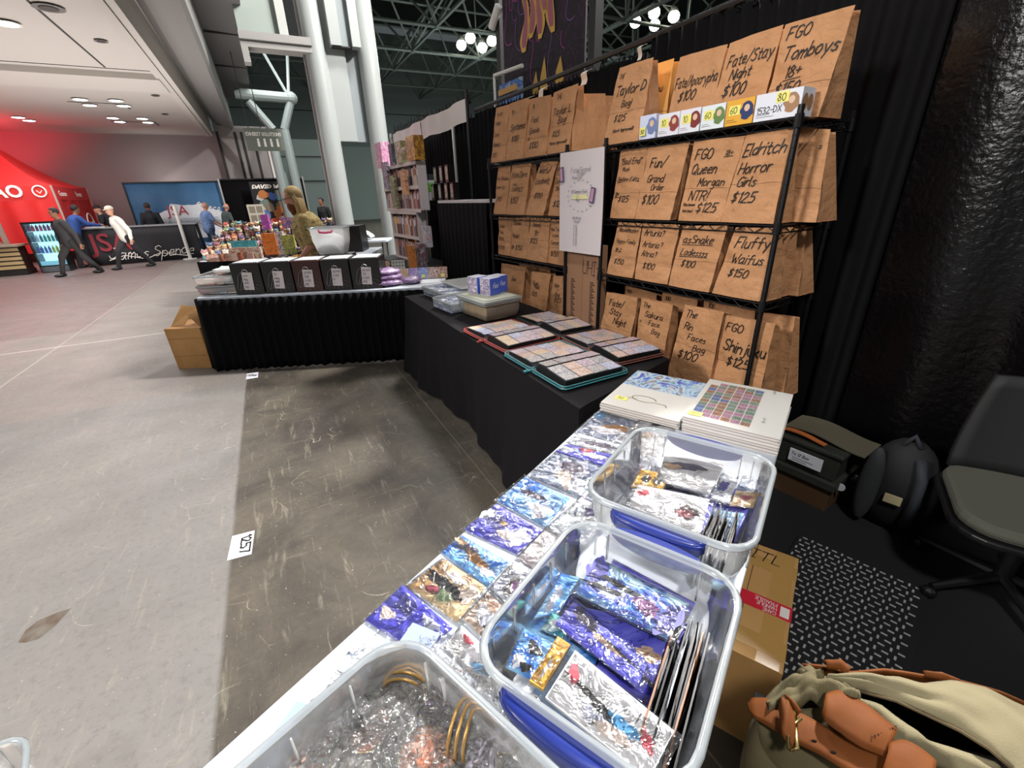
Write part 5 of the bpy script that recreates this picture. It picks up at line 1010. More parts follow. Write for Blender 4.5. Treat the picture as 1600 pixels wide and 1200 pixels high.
# packs standing on edge at the right of each bin
m_edge = mat('pack_edge_black', '17161a', .3, coat=.5); m_edge2 = mat('pack_edge_silver', '9a9ea6', .25, .3, coat=.5); m_edge3 = mat('pack_edge_teal', '2f7f98', .3, coat=.5); m_edge4 = mat('pack_edge_brown', '8a6248', .3, coat=.5)
def standing(x, y, n, d, h, where, grp, rot=.0, pitch=.0058):
    for k in range(n):
        q = MB(); hh = h*rr.uniform(.88, 1.02); ln = rr.uniform(-.06, .1)
        q.hexa([(-.0015, -d/2, 0), (.0015, -d/2, 0), (.0015, d/2, 0), (-.0015, d/2, 0)], [(ln*hh-.0015, -d/2, hh), (ln*hh+.0015, -d/2, hh), (ln*hh+.0015, d/2-.01, hh), (ln*hh-.0015, d/2-.01, hh)])
        q.grid(lambda a, b: (ln*hh*b+.003+.003*math.sin(a*9+k), (a-.5)*d*1.04, b*hh*1.04), 8, 3, 1)
        tag(q.build('picture_pack', [rr.choice((m_edge,)*7+(m_edge2, m_edge4)), m_sleeve], loc=WT.w(x+k*pitch, y+rr.uniform(-.01, .01), zw+.006), rot=WT.a+rot+rr.uniform(-.015, .015)), 'thin bagged pack standing on edge at the right of the %s' % where, 'picture pack', grp)
standing(.565, .60, 11, .19, .115, 'bin nearest the books', 'packs standing on edge in the bin nearest the books')
standing(.580, .20, 12, .26, .10, 'middle bin', 'packs standing on edge in the middle bin', .04)
# zip bags with round badges in the milky bin
m_gilt = mat('badge_rim', 'b99a5a', .3, .7)
BDG = [(495, 1182, .9, ['b5653a', 'd9a98a', 'd8d4d4', 'e3dfe0'], 'white and rust'), (560, 1172, .84, ['c4bfc0', 'd6cfc8', 'b9b2a4'], 'pale gold-rimmed'), (581, 1143, .66, ['5a5258', 'a8604a', 'c98a70', '6a6064'], 'gray and red'), (590, 1108, .6, ['5fa8b0', 'd9c9bc', 'e0dcb0', '7fb8c0'], 'teal and cream'), (684, 1127, .72, ['5a4a9a', '6a3f8a', '2a2432', 'd9b8b0'], 'purple'), (668, 1184, .86, ['c8602a', 'e0936a', 'e8d4c8', 'd9703a'], 'orange'), (560, 1195, .8, ['7a3a4a', '2a2228', 'c9a6a0'], 'dark red'), (745, 1195, .7, ['c9c9d0', '8a8494', 'e4e0e6'], 'silver')]
for k, (px, py, s, c_, nm) in enumerate(BDG):
    z = zw+.085+.006*(k % 3); p = WT.z(px, py, z)
    t = thing('badge_bag', 'clear zip bag holding a %s round badge' % nm, 'bagged badge', WT.w(p.x, p.y, z), WT.a+k*.7, 'zip bags of round badges')
    r = .038*s+.008; tx, ty = rr.uniform(-.25, .25), rr.uniform(-.25, .25); R = Matrix.Rotation(tx, 4, 'X') @ Matrix.Rotation(ty, 4, 'Y')
    q = MB(); q.lathe([(r*.96, 0), (r, .003), (r*.97, .0055), (r*.8, .0075), (r*.4, .0085)], 28, 0); q.v = [tuple(R@Vector(v)) for v in q.v]; bd = q.build('badge', [art('badge%d' % k, c_, 30, .25, .9)], t, smooth=True)
    q = MB(); q.tube([R@Vector((r*math.cos(a*PI/14), r*math.sin(a*PI/14), .003)) for a in range(28)], .0016, 6, closed=True); q.build('badge_rim', m_gilt, bd, smooth=True)
    q = MB(); sd = k*7.3
    q.grid(lambda a, b: R@Vector(((a-.5)*.15, (b-.4)*.17, .013*min(1, min(a, 1-a, b, 1-b)*6)+.012*noise.noise(Vector((a*6+sd, b*6, 0)))+.006*noise.noise(Vector((a*17+sd, b*17, 3))))), 22, 22)
    q.build('zip_bag', m_zip, t, smooth=True)
for k, (px, py, z, a) in enumerate(((617, 1048, .07, .9), (640, 1075, .06, .5), (650, 1110, .055, 1.3), (720, 1150, .09, 1.9), (770, 1180, .09, 2.4), (700, 1085, .05, .2), (560, 1190, .06, .8), (800, 1195, .06, 1.2), (640, 1150, .07, 2.7), (650, 1080, .04, .1))):
    p = WT.z(px, py, zw+z); q = MB(); sd = k*3.7
    q.grid(lambda u, v: ((u-.5)*.16, (v-.5)*.14, .03*noise.noise(Vector((u*4+sd, v*4, 1)))+.02*noise.noise(Vector((u*11+sd, v*11, 3)))+.06*(u-.5)*(1 if k % 2 else -1)), 26, 24)
    mats = [m_zip]
    if k in (0, 1, 3): 
        for j in range(3): q.tube([(.036*math.cos(i*PI/9), -.02+.012*j, .02+.036*math.sin(i*PI/9)) for i in range(18)], .0028, 5, 1, closed=True)
        mats.append(mat('badge_edge_gold', 'a8834a', .35, .5))
    tag(q.build('zip_bag', mats, loc=WT.w(p.x, p.y, zw+z), rot=WT.a+a, smooth=True), 'crumpled clear zip bag, %s' % ['with badges on edge at the far corner', 'with badges on edge near the far corner', 'left of the badges on edge', 'shiny one right of the purple badge', 'shiny one at the right wall', 'flat one along the right wall', 'flat one at the left wall', 'at the bottom right', 'between the purple and the red badges', 'against the left far wall'][k], 'zip bag', 'crumpled zip bags in the milky bin')
for k in range(3):
    q = MB(); q.grid(lambda u, v: ((u-.5)*.42, (v-.5)*.2, .01*noise.noise(Vector((u*5, v*5, k)))+.01), 16, 10)
    tag(q.build('plastic_sheet', m_zip, loc=WT.w(.40, -.5+k*.17, zw+.02+.01*k), rot=WT.a, smooth=True), 'flat plastic sheet under the zip bags, %s from the near end' % ['first', 'second', 'third'][k], 'plastic sheet', 'sheets lining the milky bin')
for k, (px, py) in enumerate(((520, 1100), (590, 1050), (640, 1020), (450, 1160))):
    p = WT.z(px, py, zw+.012); q = MB(); q.box(-.035, -.06, 0, .035, .06, .004); tag(q.build('blue_card', [mat('soft_blue_card', '8f9fc4', .5)], loc=WT.w(p.x, p.y, zw+.008), rot=WT.a+.1*k), 'soft blue card under the zip bags, %s from the near end' % ['second', 'third', 'fourth', 'first'][k], 'card', 'blue cards in the milky bin')
# ================================================================== LOWER RIGHT: carton, canvas bag, mat, stored things
P = [WT.z(*c_, .36) for c_ in ((1168, 852), (1232, 873), (1224, 1050), (1120, 1010))]
print('carton', [(round(p.x, 2), round(p.y, 2)) for p in P])
m_card = mat('tan_cardboard', 'b98f58', .7, vary=('a87f4a', 3)); m_tape = mat('packing_tape', 'b08a50', .2, coat=.6)
t = thing('carton', 'tan carton with red fragile tape beside the white table', 'box', WT.w(.68, .965, 0), WT.a)
q = MB(); w, d, h = .26, .50, .36; q.box(-w/2, -d/2, 0, w/2, d/2, h, 0); q.box(-w/2, -d/2-.0005, h*.7, w/2, -d/2, h, 0); q.box(-.001, -d/2, h, .001, d/2, h+.0005, 3)
for y in (-.18, .16): q.box(-w/2, y-.03, h, w/2+.0012, y+.03, h+.0012, 1)
q.box(w/2-.07, -d/2, h, w/2-.01, d/2, h+.0008, 1)
pl, _ = strokes('ITL', -.02, .17, .05); ribbon(q, pl, .004, lambda x, y: (x, y, h+.0014), 3)
q.build('carton_body', [m_card, m_tape, m_dark, m_ink], t, bevel=.003)
q = MB(); q.box(-w/2, -.06, h+.0014, w/2+.002, .0, h+.0022, 0); q.box(w/2, -.06, h-.06, w/2+.002, .0, h+.001, 0)
for j, s in enumerate(('FRAGILE', 'HANDLE', 'CARE')): pl, _ = strokes(s, 0, 0, .013, 0, .1); ribbon(q, pl, .002, lambda x, y: (.09-x, -.008-j*.018-y, h+.0028), 1)
q.box(w/2-.03, -.052, h+.0022, w/2-.005, -.01, h+.0026, 1); q.build('fragile_tape', [mat('fragile_red', 'c8283c', .3, coat=.5), m_white], t)
# woven mat of light dashes
q = MB(); q.box(-.24, -.5, 0, .24, .5, .012, 0)
for i in range(15):
    for j in range(34):
        x, y = -.225+i*.030+(j % 2)*.014, -.485+j*.0295
        if (i+j) % 2: q.box(x-.010, y-.0035, .012, x+.010, y+.0035, .0135, 1)
        else: q.box(x-.0035, y-.009, .012, x+.0035, y+.009, .0135, 1)
tag(q.build('floor_mat', [mat('mat_black', '141416', .6), mat('mat_dash', 'b9bdc0', .35, .3)], loc=(1.185, 1.15, .0045), rot=WT.a-.2), 'black floor mat woven with short silver dashes', 'mat')
# canvas satchel with leather straps

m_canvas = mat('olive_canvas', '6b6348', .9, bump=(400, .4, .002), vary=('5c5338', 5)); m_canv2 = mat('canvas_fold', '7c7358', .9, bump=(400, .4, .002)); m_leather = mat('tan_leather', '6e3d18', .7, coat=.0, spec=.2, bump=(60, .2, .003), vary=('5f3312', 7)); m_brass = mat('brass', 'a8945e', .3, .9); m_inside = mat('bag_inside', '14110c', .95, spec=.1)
BZ = .62
WO = Frame(0, 0, 0)
def P3(px, py, z, c): p = WO.z(px, py, z); return p-c
bc = WO.z(1400, 1120, BZ); bc.z = .30
t = thing('canvas_satchel', 'olive canvas satchel with tan leather straps, standing open at the lower right', 'bag', bc)
def patch(q, top, bot, m=0, nu=18, nv=6, bulge=0, wob=.004, seed=0):   # loft between two pixel+height polylines
    def ev(pl, a):
        k = a*(len(pl)-1); i = min(int(k), len(pl)-2); f = k-i; u = [pl[i][j]*(1-f)+pl[i+1][j]*f for j in range(3)]
        return P3(u[0], u[1], u[2], bc)
    def f(a, b):
        p = ev(top, a)*(1-b)+ev(bot, a)*b; n = noise.noise(Vector((a*5+seed, b*4, seed))); p = p+Vector((0, 0, bulge*math.sin(PI*b)+wob*n)); return p
    q.grid(f, nu, nv, m)
q = MB()
top = [(1183, 1118, .60), (1200, 1080, .605), (1228, 1058, .61), (1262, 1048, .615), (1310, 1052, .62), (1380, 1062, .62), (1450, 1075, .62), (1530, 1080, .62), (1610, 1100, .62), (1700, 1160, .6)]
def low(pl, dz, s): 
    out = []
    for px, py, z in pl:
        p = WO.z(px, py, z); c = Vector((bc.x, bc.y)); v = Vector((p.x, p.y)); v = c+(v-c)*s; out.append(Vector((v.x, v.y, z+dz))-bc)
    return out
loop = top+[(1760, 1260, .58), (1700, 1330, .57), (1560, 1340, .57), (1420, 1300, .57), (1300, 1260, .575), (1215, 1210, .58), (1178, 1160, .59)]
rings = [low(loop, d, s) for d, s in ((.0, .985), (-.02, 1.03), (-.07, 1.06), (-.15, 1.03), (-.25, 1.0), (-.31, .93))]
n = len(loop); vs = [p+Vector((0, 0, .006*noise.noise(Vector((p.x*14, p.y*14, p.z*14))))) for R in rings for p in R]
q.add(vs, [(i*n+j, i*n+(j+1) % n, (i+1)*n+(j+1) % n, (i+1)*n+j) for i in range(len(rings)-1) for j in range(n)]+[tuple(range((len(rings)-1)*n, len(rings)*n))], 0)
o = q.build('bag_body', m_canvas, t, smooth=True, subsurf=2)
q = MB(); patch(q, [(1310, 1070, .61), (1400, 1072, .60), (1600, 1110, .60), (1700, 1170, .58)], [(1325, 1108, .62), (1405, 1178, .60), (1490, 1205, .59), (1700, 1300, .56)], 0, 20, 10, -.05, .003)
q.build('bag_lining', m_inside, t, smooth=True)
q = MB(); patch(q, [(1176, 1122, .59), (1240, 1108, .615), (1330, 1104, .63), (1400, 1162, .62), (1470, 1200, .60)], [(1182, 1190, .50), (1230, 1260, .50), (1310, 1300, .50), (1400, 1330, .50), (1500, 1360, .50)], 0, 30, 16, .03, .022, 12)
q.build('front_panel', m_canvas, t, smooth=True, solid=.004)
# gathered canvas at the left mouth of the bag
q = MB(); patch(q, [(1192, 1100, .60), (1225, 1062, .63), (1262, 1046, .65), (1300, 1062, .65), (1322, 1076, .65)], [(1200, 1128, .60), (1235, 1112, .625), (1262, 1100, .63), (1300, 1105, .64), (1345, 1110, .645)], 0, 26, 12, .028, .03, 3)
patch(q, [(1245, 1052, .64), (1252, 1044, .655), (1275, 1052, .66)], [(1246, 1070, .63), (1262, 1070, .645), (1290, 1075, .64)], 0, 12, 8, .02, .015, 8)
q.build('gathered_canvas', m_canvas, t, smooth=True, solid=.004)
# pale flap laid back
q = MB(); patch(q, [(1290, 1064, .66), (1360, 1058, .665), (1400, 1061, .67), (1440, 1070, .665), (1490, 1064, .665), (1540, 1075, .66), (1600, 1105, .65), (1680, 1150, .63)], [(1292, 1066, .66), (1345, 1080, .655), (1400, 1095, .655), (1450, 1118, .655), (1500, 1142, .65), (1545, 1170, .65), (1580, 1200, .645), (1620, 1240, .64)], 0, 34, 14, .02, .012, 5)
q.build('flap', m_canv2, t, smooth=True, solid=.005)
q = MB(); pts = [P3(px, py, z+.004, bc) for px, py, z in ((1292, 1066, .66), (1345, 1080, .655), (1400, 1095, .655), (1450, 1118, .655), (1500, 1142, .65), (1545, 1170, .65), (1580, 1200, .645))]; q.tube(pts, .0035, 6); q.build('flap_piping', mat('canvas_hem', '54472f', .9), t, smooth=True)
# front lip of the opening
q = MB(); patch(q, [(1330, 1092, .64), (1375, 1103, .64), (1415, 1130, .635), (1445, 1158, .63), (1490, 1172, .63), (1560, 1195, .625)], [(1325, 1100, .63), (1365, 1130, .625), (1400, 1165, .62), (1440, 1185, .615), (1480, 1205, .61), (1550, 1240, .60)], 0, 24, 8, .02, .008, 9)
q.build('bag_front_lip', m_canv2, t, smooth=True, solid=.004)
# leather
q = MB(); patch(q, [(1168, 1102, .60), (1176, 1091, .61), (1196, 1091, .62), (1235, 1106, .625), (1290, 1136, .63), (1340, 1158, .635), (1392, 1178, .635), (1440, 1200, .63)], [(1170, 1110, .60), (1180, 1124, .605), (1202, 1136, .61), (1232, 1156, .615), (1285, 1182, .62), (1330, 1210, .625), (1380, 1235, .625), (1430, 1260, .62)], 0, 30, 5, .004, .002, 1)
st1 = q.build('front_strap', m_leather, t, smooth=True, solid=.005)
q = MB(); patch(q, [(1288, 1100, .66), (1292, 1084, .668), (1308, 1079, .67), (1330, 1086, .668), (1365, 1110, .665), (1402, 1140, .66)], [(1285, 1115, .655), (1290, 1128, .655), (1305, 1140, .655), (1325, 1155, .655), (1350, 1170, .655), (1382, 1182, .65)], 0, 24, 6, .01, .002, 2)
q.build('rounded_tab', m_leather, t, smooth=True, solid=.005)
q = MB()
for k in range(9): p = P3(1363+k*4.6, 1150-k*2.0+1, .669, bc); q.ball(p, .0018, 0, 6, 4)
q.build('stitching', mat('stitch_dark', '4a2716', .7), t)
q = MB(); patch(q, [(1390, 1162, .665), (1410, 1155, .67), (1440, 1170, .67), (1462, 1190, .665)], [(1378, 1205, .65), (1400, 1225, .65), (1420, 1240, .65), (1450, 1260, .65)], 0, 10, 6, .006, .002, 4); q.build('leather_patch', m_leather, t, smooth=True, solid=.006)
q = MB(); patch(q, [(1253, 1038, .63), (1290, 1042, .64), (1325, 1050, .645), (1380, 1046, .65), (1440, 1055, .65), (1500, 1062, .65), (1560, 1080, .64), (1620, 1105, .62)], [(1258, 1050, .60), (1292, 1058, .61), (1325, 1064, .61), (1380, 1060, .615), (1440, 1068, .62), (1500, 1076, .62), (1560, 1096, .61), (1620, 1120, .6)], 0, 30, 4, 0, .004, 6)
q.build('back_strap', m_leather, t, smooth=True, solid=.005)
q = MB(); patch(q, [(1285, 1034, .655), (1312, 1032, .665), (1330, 1046, .66)], [(1292, 1046, .65), (1312, 1046, .66), (1322, 1056, .655)], 0, 10, 4, .012, .002); q.build('strap_keeper', m_leather, t, smooth=True, solid=.004); q = MB(); patch(q, [(1442, 1050, .66), (1470, 1052, .67), (1500, 1064, .66)], [(1444, 1058, .65), (1470, 1062, .66), (1494, 1070, .655)], 0, 10, 4, .008, .002)
q.build('strap_keeper', m_leather, t, smooth=True, solid=.004)
q = MB(); b4 = [P3(px, py, .64, bc) for px, py in ((1228, 1108), (1242, 1112), (1246, 1170), (1233, 1172))]; q.tube(b4, .0035, 8, closed=True); q.tube([P3(1231, 1140, .645, bc), P3(1252, 1122, .65, bc)], .003, 6); q.build('buckle', m_brass, t, smooth=True)
q = MB(); patch(q, [(1221, 1090, .65), (1232, 1092, .655), (1240, 1106, .65)], [(1218, 1104, .64), (1222, 1150, .64), (1240, 1176, .625)], 0, 10, 8, .01, .002); patch(q, [(1226, 1086, .655), (1240, 1096, .66), (1252, 1112, .65)], [(1230, 1094, .65), (1240, 1106, .655), (1246, 1118, .645)], 0, 8, 4, .006, .002); q.build('buckle_loop', m_leather, t, smooth=True, solid=.004)
q = MB(); 
for px, py in ((1272, 1158), (1302, 1176)): q.ball(P3(px, py, .637, bc), (.0055, .003, .002), 0, 8, 4)
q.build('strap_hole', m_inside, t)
q = MB(); q.box(-.2, -.17, 0, .2, .17, .02, 0)
for x in (-.18, .18):
    for y in (-.15, .15): q.tube([(x, y, 0), (x, y, -.28)], .012, 8, 1)
tag(q.build('low_stool', [mat('stool_black', '17171a', .6), m_black], loc=(bc.x, bc.y, .285), rot=-.5), 'low dark stool under the canvas satchel', 'stool')
q = MB(); q.box(-1.25, 1.05, 0, 2.6, 2.86, .004); struct(q.build('floor_shade_sheet', mat('shade_black', '0b0a0c', .95), loc=WALL.w(0, 0), rot=WALL.a))  # added black sheet standing in for the deep shade on this floor
# ------------------------------------------------------------------ stored things by the drape on the right
def wl(px, py, z): return WALL.z(px, py, z)
q0 = wl(1252, 785, 0)
m_crate = mat('shaded_crate_green', '2c2e28', .6); m_brown = mat('shaded_cardboard', '4a3218', .8)  # crate colours darkened, the corner's shade is mixed into them
t = thing('storage_crate', 'gray green lidded crate with a white shipping label, upper of its stack', 'crate', WALL.w(-.90, 2.46, .19), WALL.a+.05)
q = MB(); q.hexa([(-.15, -.13, 0), (.15, -.13, 0), (.15, .13, 0), (-.15, .13, 0)], [(-.16, -.14, .14), (.16, -.14, .14), (.16, .14, .14), (-.16, .14, .14)]); q.box(-.17, -.15, .14, .17, .15, .165); q.build('crate_body', m_crate, t, bevel=.008)
q = MB(); q.box(-.07, -.152, .04, .09, -.146, .11, 0); pl, _ = strokes('To 12 Box', -.06, .08, .016); ribbon(q, pl, .002, lambda x, y: (x, -.154, y), 1); ribbon(q, [[(-.05, .065), (.05, .065)], [(-.05, .052), (.02, .052)]], .002, lambda x, y: (x, -.154, y), 1); q.build('shipping_label', [m_bw, m_ink], t)
t = thing('storage_crate', 'brown and green crate under the one with the shipping label', 'crate', WALL.w(-.90, 2.46, .0), WALL.a+.05)
q = MB(); q.box(-.15, -.13, 0, .15, .13, .14, 1); q.box(-.17, -.15, .14, .17, .15, .188, 0); q.build('crate_body', [m_crate, m_brown], t, bevel=.006)
q = MB(); q.grid(lambda a, b: (-.15+.38*a, -.08+.2*b, .015*math.sin(a*5)+.01), 14, 4); q.grid(lambda a, b: (-.15+.22*a, -.13+.03*b, .012+.01*math.sin(a*4)), 10, 2, 1)
tag(q.build('paper_stack', [mat('old_paper', '5d5747', .8), mat('orange_paper', 'b5622f', .7)], loc=WALL.w(-.90, 2.46, .365), rot=WALL.a+.05, solid=.006), 'pale papers with an orange edge lying on the upper crate', 'papers')
# backpack
p = wl(1385, 815, 0); t = thing('backpack', 'dark gray backpack leaning against the drape', 'backpack', WALL.w(-.54, 2.50, 0), WALL.a+.2)
q = MB(); q.ball((0, .0, .24), (.17, .12, .25), 0, 24, 16); q.v = [(x*.8*(1+.25*(1-min(1, z/.5))), y, max(.002, z)) for x, y, z in q.v]; q.build('bag_body', mat('backpack_shaded', '09090c', .8), t, smooth=True)  # backpack colours made darker to carry the shade by the drape
q = MB(); q.ball((-.10, -.10, .24), (.045, .035, .21), 0, 14, 12); q.build('side_pocket', mat('heather_gray', '2a2c2f', .9, bump=(300, .3, .002)), t, smooth=True)
q = MB(); q.tube([(.05, -.09, .44), (.07, -.13, .36), (.08, -.14, .24), (.07, -.12, .1)], .022, 8); q.tube([(-.03, -.04, .47), (0, -.03, .52), (.03, -.04, .47)], .012, 8); q.build('strap', mat('backpack_strap', '1c1f26', .8), t, smooth=True)
q = MB(); q.box(-.03, -.137, .2, .035, -.13, .245); q.build('brand_patch', mat('patch_tan', 'a79b78', .7), t)
q = MB(); q.lathe([(.02, 0), (.02, .006)], 14); q.v = [(x-.2, -z-.08, y+.16) for x, y, z in q.v]; q.build('round_pin', mat('pin_white', 'b9bcc0', .5), t)
# office chair
p = WO.z(1560, 780, .46); t = thing('desk_chair', 'light gray cushioned chair with a dark frame near the right drape', 'chair', (p.x+.12, p.y-.04, 0), math.radians(-35))
m_seat = mat('shaded_seat_fabric', '48483f', .9, bump=(400, .3, .002))  # light gray seat darkened, shade put into the fabric colour
q = MB(); q.prism(rrect(.50, .50, .12), .40, .45); sc = q.build('seat_cushion', m_seat, t, bevel=.02)
q = MB(); q.prism(rrect(.53, .53, .13), .375, .40); q.tube([(0, 0, .375), (0, 0, .1)], .03, 10); q.build('seat_shell', m_black, t, bevel=.006)
q = MB(); q.grid(lambda a, b: ((a-.5)*.46*(1-.2*b*b), .24+.05*b+.03*(2*a-1)**2*-1, .44+.42*b), 10, 8); q.build('backrest', mat('chair_black', '141416', .7), t, smooth=True, solid=.03)
for k in range(5):
    a = k*2*PI/5; q = MB(); q.tube([(0, 0, .1), (.28*math.cos(a), .28*math.sin(a), .06)], [.022, .014], 8); q.ball((.28*math.cos(a), .28*math.sin(a), .028), .028, 0, 8, 6); q.build('leg', m_black, t)
q = MB(); q.ball((.1, .18, .47), (.014, .014, .012)); q.build('red_knob', mat('knob_red', 'c8202c', .4), t)
p = WO.z(1580, 716, .40); q = MB(); q.ball((0, 0, .03), (.11, .07, .035), 0, 18, 10); q.v = [(x+.02*noise.noise(Vector((x, y, z))*30), y+.02*noise.noise(Vector((y, z, x))*30), z+.02*noise.noise(Vector((z, x, y))*26)) for x, y, z in q.v]
tag(q.build('crumpled_tissue', mat('tissue', 'd9cdd4', .8), loc=(p.x, p.y, .385), smooth=True), 'crumpled pale tissue on the dark crate behind the gray chair', 'tissue')
q = MB(); q.box(-.2, -.12, 0, .2, .12, .38, 0); q.box(-.21, -.13, .34, .21, .13, .385, 0); tag(q.build('black_crate', mat('crate_black', '131316', .7), loc=(p.x+.08, p.y, 0), rot=WALL.a, bevel=.006), 'low black crate by the right drape holding the tissue', 'crate')
for (px, py), c_, s, lb in (((1435, 905), '6a6a6a', .03, 'tiny gray scrap of paper on the dark floor'), ((1525, 858), '4f8a68', .05, 'green scrap of paper on the dark floor')):
    p = WO.z(px, py, .001); q = MB(); q.poly([(-s, -s*.4, .001), (s*.8, -s*.6, .001), (s*1.1, s*.1, .002), (-s*.5, s*.6, .001)]); tag(q.build('paper_scrap', mat('scrap_'+c_, c_, .7), loc=(p.x, p.y, .001), solid=.001), lb, 'paper scrap')
# ------------------------------------------------------------------ floor markers and stain, carton and bin at the left
def floor_quad(cs): P = [WO.z(px, py, 0) for px, py in cs]; c = sum(P, Vector())/4; return P, c
P, c = floor_quad(((363, 838), (398, 829), (393, 866), (355, 876)))
q = MB(); q.poly([Vector((p.x-c.x, p.y-c.y, .0012)) for p in P], 0)
O_ = WO.z(374, 841, 0)-c; R_ = (WO.z(369, 874, 0)-WO.z(374, 841, 0)); U_ = WO.z(392, 834, 0)-WO.z(374, 841, 0); L_ = R_.length; R_.normalize(); U_.normalize()
pl, tw = strokes('1257', 0, 0, .045, 0, .1); ribbon(q, pl, .008, lambda x, y: Vector((O_.x, O_.y, .002))+R_*(x*L_/tw*.92)+U_*(y+.012), 1)
tag(q.build('floor_label', [m_bw, m_ink], loc=(c.x, c.y, 0), solid=.0006), 'white floor label numbered 1257', 'label')
P, c = floor_quad(((386, 584), (404, 581), (403, 590), (384, 593)))
q = MB(); q.poly([Vector((p.x-c.x, p.y-c.y, .0012)) for p in P], 0); pl, tw = strokes('1156', 0, 0, .05, 0, .1); ribbon(q, pl, .009, lambda x, y: (x-.06, y-.02, .002), 1)
tag(q.build('floor_label', [m_bw, m_ink], loc=(c.x, c.y, 0), solid=.0006), 'small white floor label in front of the skirted table', 'label')
P, c = floor_quad(((28, 1004), (70, 965), (112, 950), (75, 985))); q = MB(); pts = [WO.z(px, py, 0)-c for px, py in ((28, 1004), (40, 985), (62, 968), (90, 957), (112, 950), (100, 963), (86, 978), (60, 998), (40, 1004))]; q.poly([Vector((p.x, p.y, .0006)) for p in pts])
o = q.build('rust_stain', mat('rust_brown', '4a3a2e', .8, vary=('625c54', 14)), loc=(c.x, c.y, 0)); tag(o, 'elongated rusty stain on the concrete at the left', 'stain'); o['kind'] = 'structure'
# carton behind the skirt
CB = Frame(0, 0, 2); a, b_ = CB.z(279, 577, 0), CB.z(332, 574, 0)
t = thing('carton', 'tan carton with open flaps at the left end of the skirted table', 'box', CB.w((a.x+b_.x)/2, (a.y+b_.y)/2+.2, 0), CB.a); w = b_.x-a.x; h = .44; d = .40
q = MB(); q.hexa([(-w/2, -d/2, 0), (w/2, -d/2, 0), (w/2, d/2, 0), (-w/2, d/2, 0)], [(-w/2-.01, -d/2, h), (w/2, -d/2, h), (w/2, d/2, h), (-w/2-.01, d/2, h)], 0)
for z in (.14, .33): q.box(-w/2, -d/2-.001, z, w/2, -d/2, z+.004, 1)
q.build('carton_body', [mat('tan_carton', 'c2935c', .75, vary=('b0824c', 4)), m_fold], t, bevel=.003)
for i, (f, nm) in enumerate((([(-w/2, -.1, h), (-.02, -.12, h+.02), (.06, .02, h+.17), (-.1, .05, h+.19)], 0), ([(-w/2, .19, h), (w/2, .19, h), (w/2, .3, h+.12), (-w/2, .3, h+.12)], 0), ([(w/2-.02, -.15, h), (w/2-.02, .15, h), (w/2-.12, .15, h+.14), (w/2-.12, -.15, h+.14)], 0))):
    q = MB(); q.poly(f); q.build('flap', mat('tan_carton', ''), t, solid=.005)
# translucent bin corner at the lower left
p = WO.z(132, 1160, .42)
tub('milky_bin', 'milky rounded bin whose corner shows at the bottom left', (p.x-.16, p.y-.27, .245), math.radians(42), .40, .50, .175, .03, .07, None, None, m_milky)
q = MB(); q.box(-.19, -.24, 0, .19, .24, .245); tag(q.build('plain_carton', m_card, loc=(p.x-.16, p.y-.27, 0), rot=math.radians(42)), 'plain carton under the bin at the bottom left', 'box')
# ================================================================== PEOPLE
def remeshed(q, vox, name, m, parent, smooth_it=6):
    me = bpy.data.meshes.new('tmp'); me.from_pydata([tuple(v) for v in q.v], [], q.f); o = bpy.data.objects.new('tmp', me); COL.objects.link(o)
    r = o.modifiers.new('r', 'REMESH'); r.mode = 'VOXEL'; r.voxel_size = vox; s = o.modifiers.new('s', 'SMOOTH'); s.iterations = smooth_it; s.factor = .5
    dg = bpy.context.evaluated_depsgraph_get(); nm = bpy.data.meshes.new_from_object(o.evaluated_get(dg)); bpy.data.objects.remove(o, do_unlink=True); bpy.data.meshes.remove(me)
    nm.materials.clear(); nm.materials.append(m); nm.polygons.foreach_set('use_smooth', [True]*len(nm.polygons)); k = bpy.data.objects.new(name, nm); COL.objects.link(k); k.parent = parent; return k
def limb(q, pts, rs, n=12):
    q.tube(pts, rs, n)
    for p, r in zip(pts, rs): q.ball(p, r, 0, 10, 6)
SK = {'light': 'c99a80', 'pale': 'd8ab90', 'brown': '8a5c44', 'red': 'cf9078'}
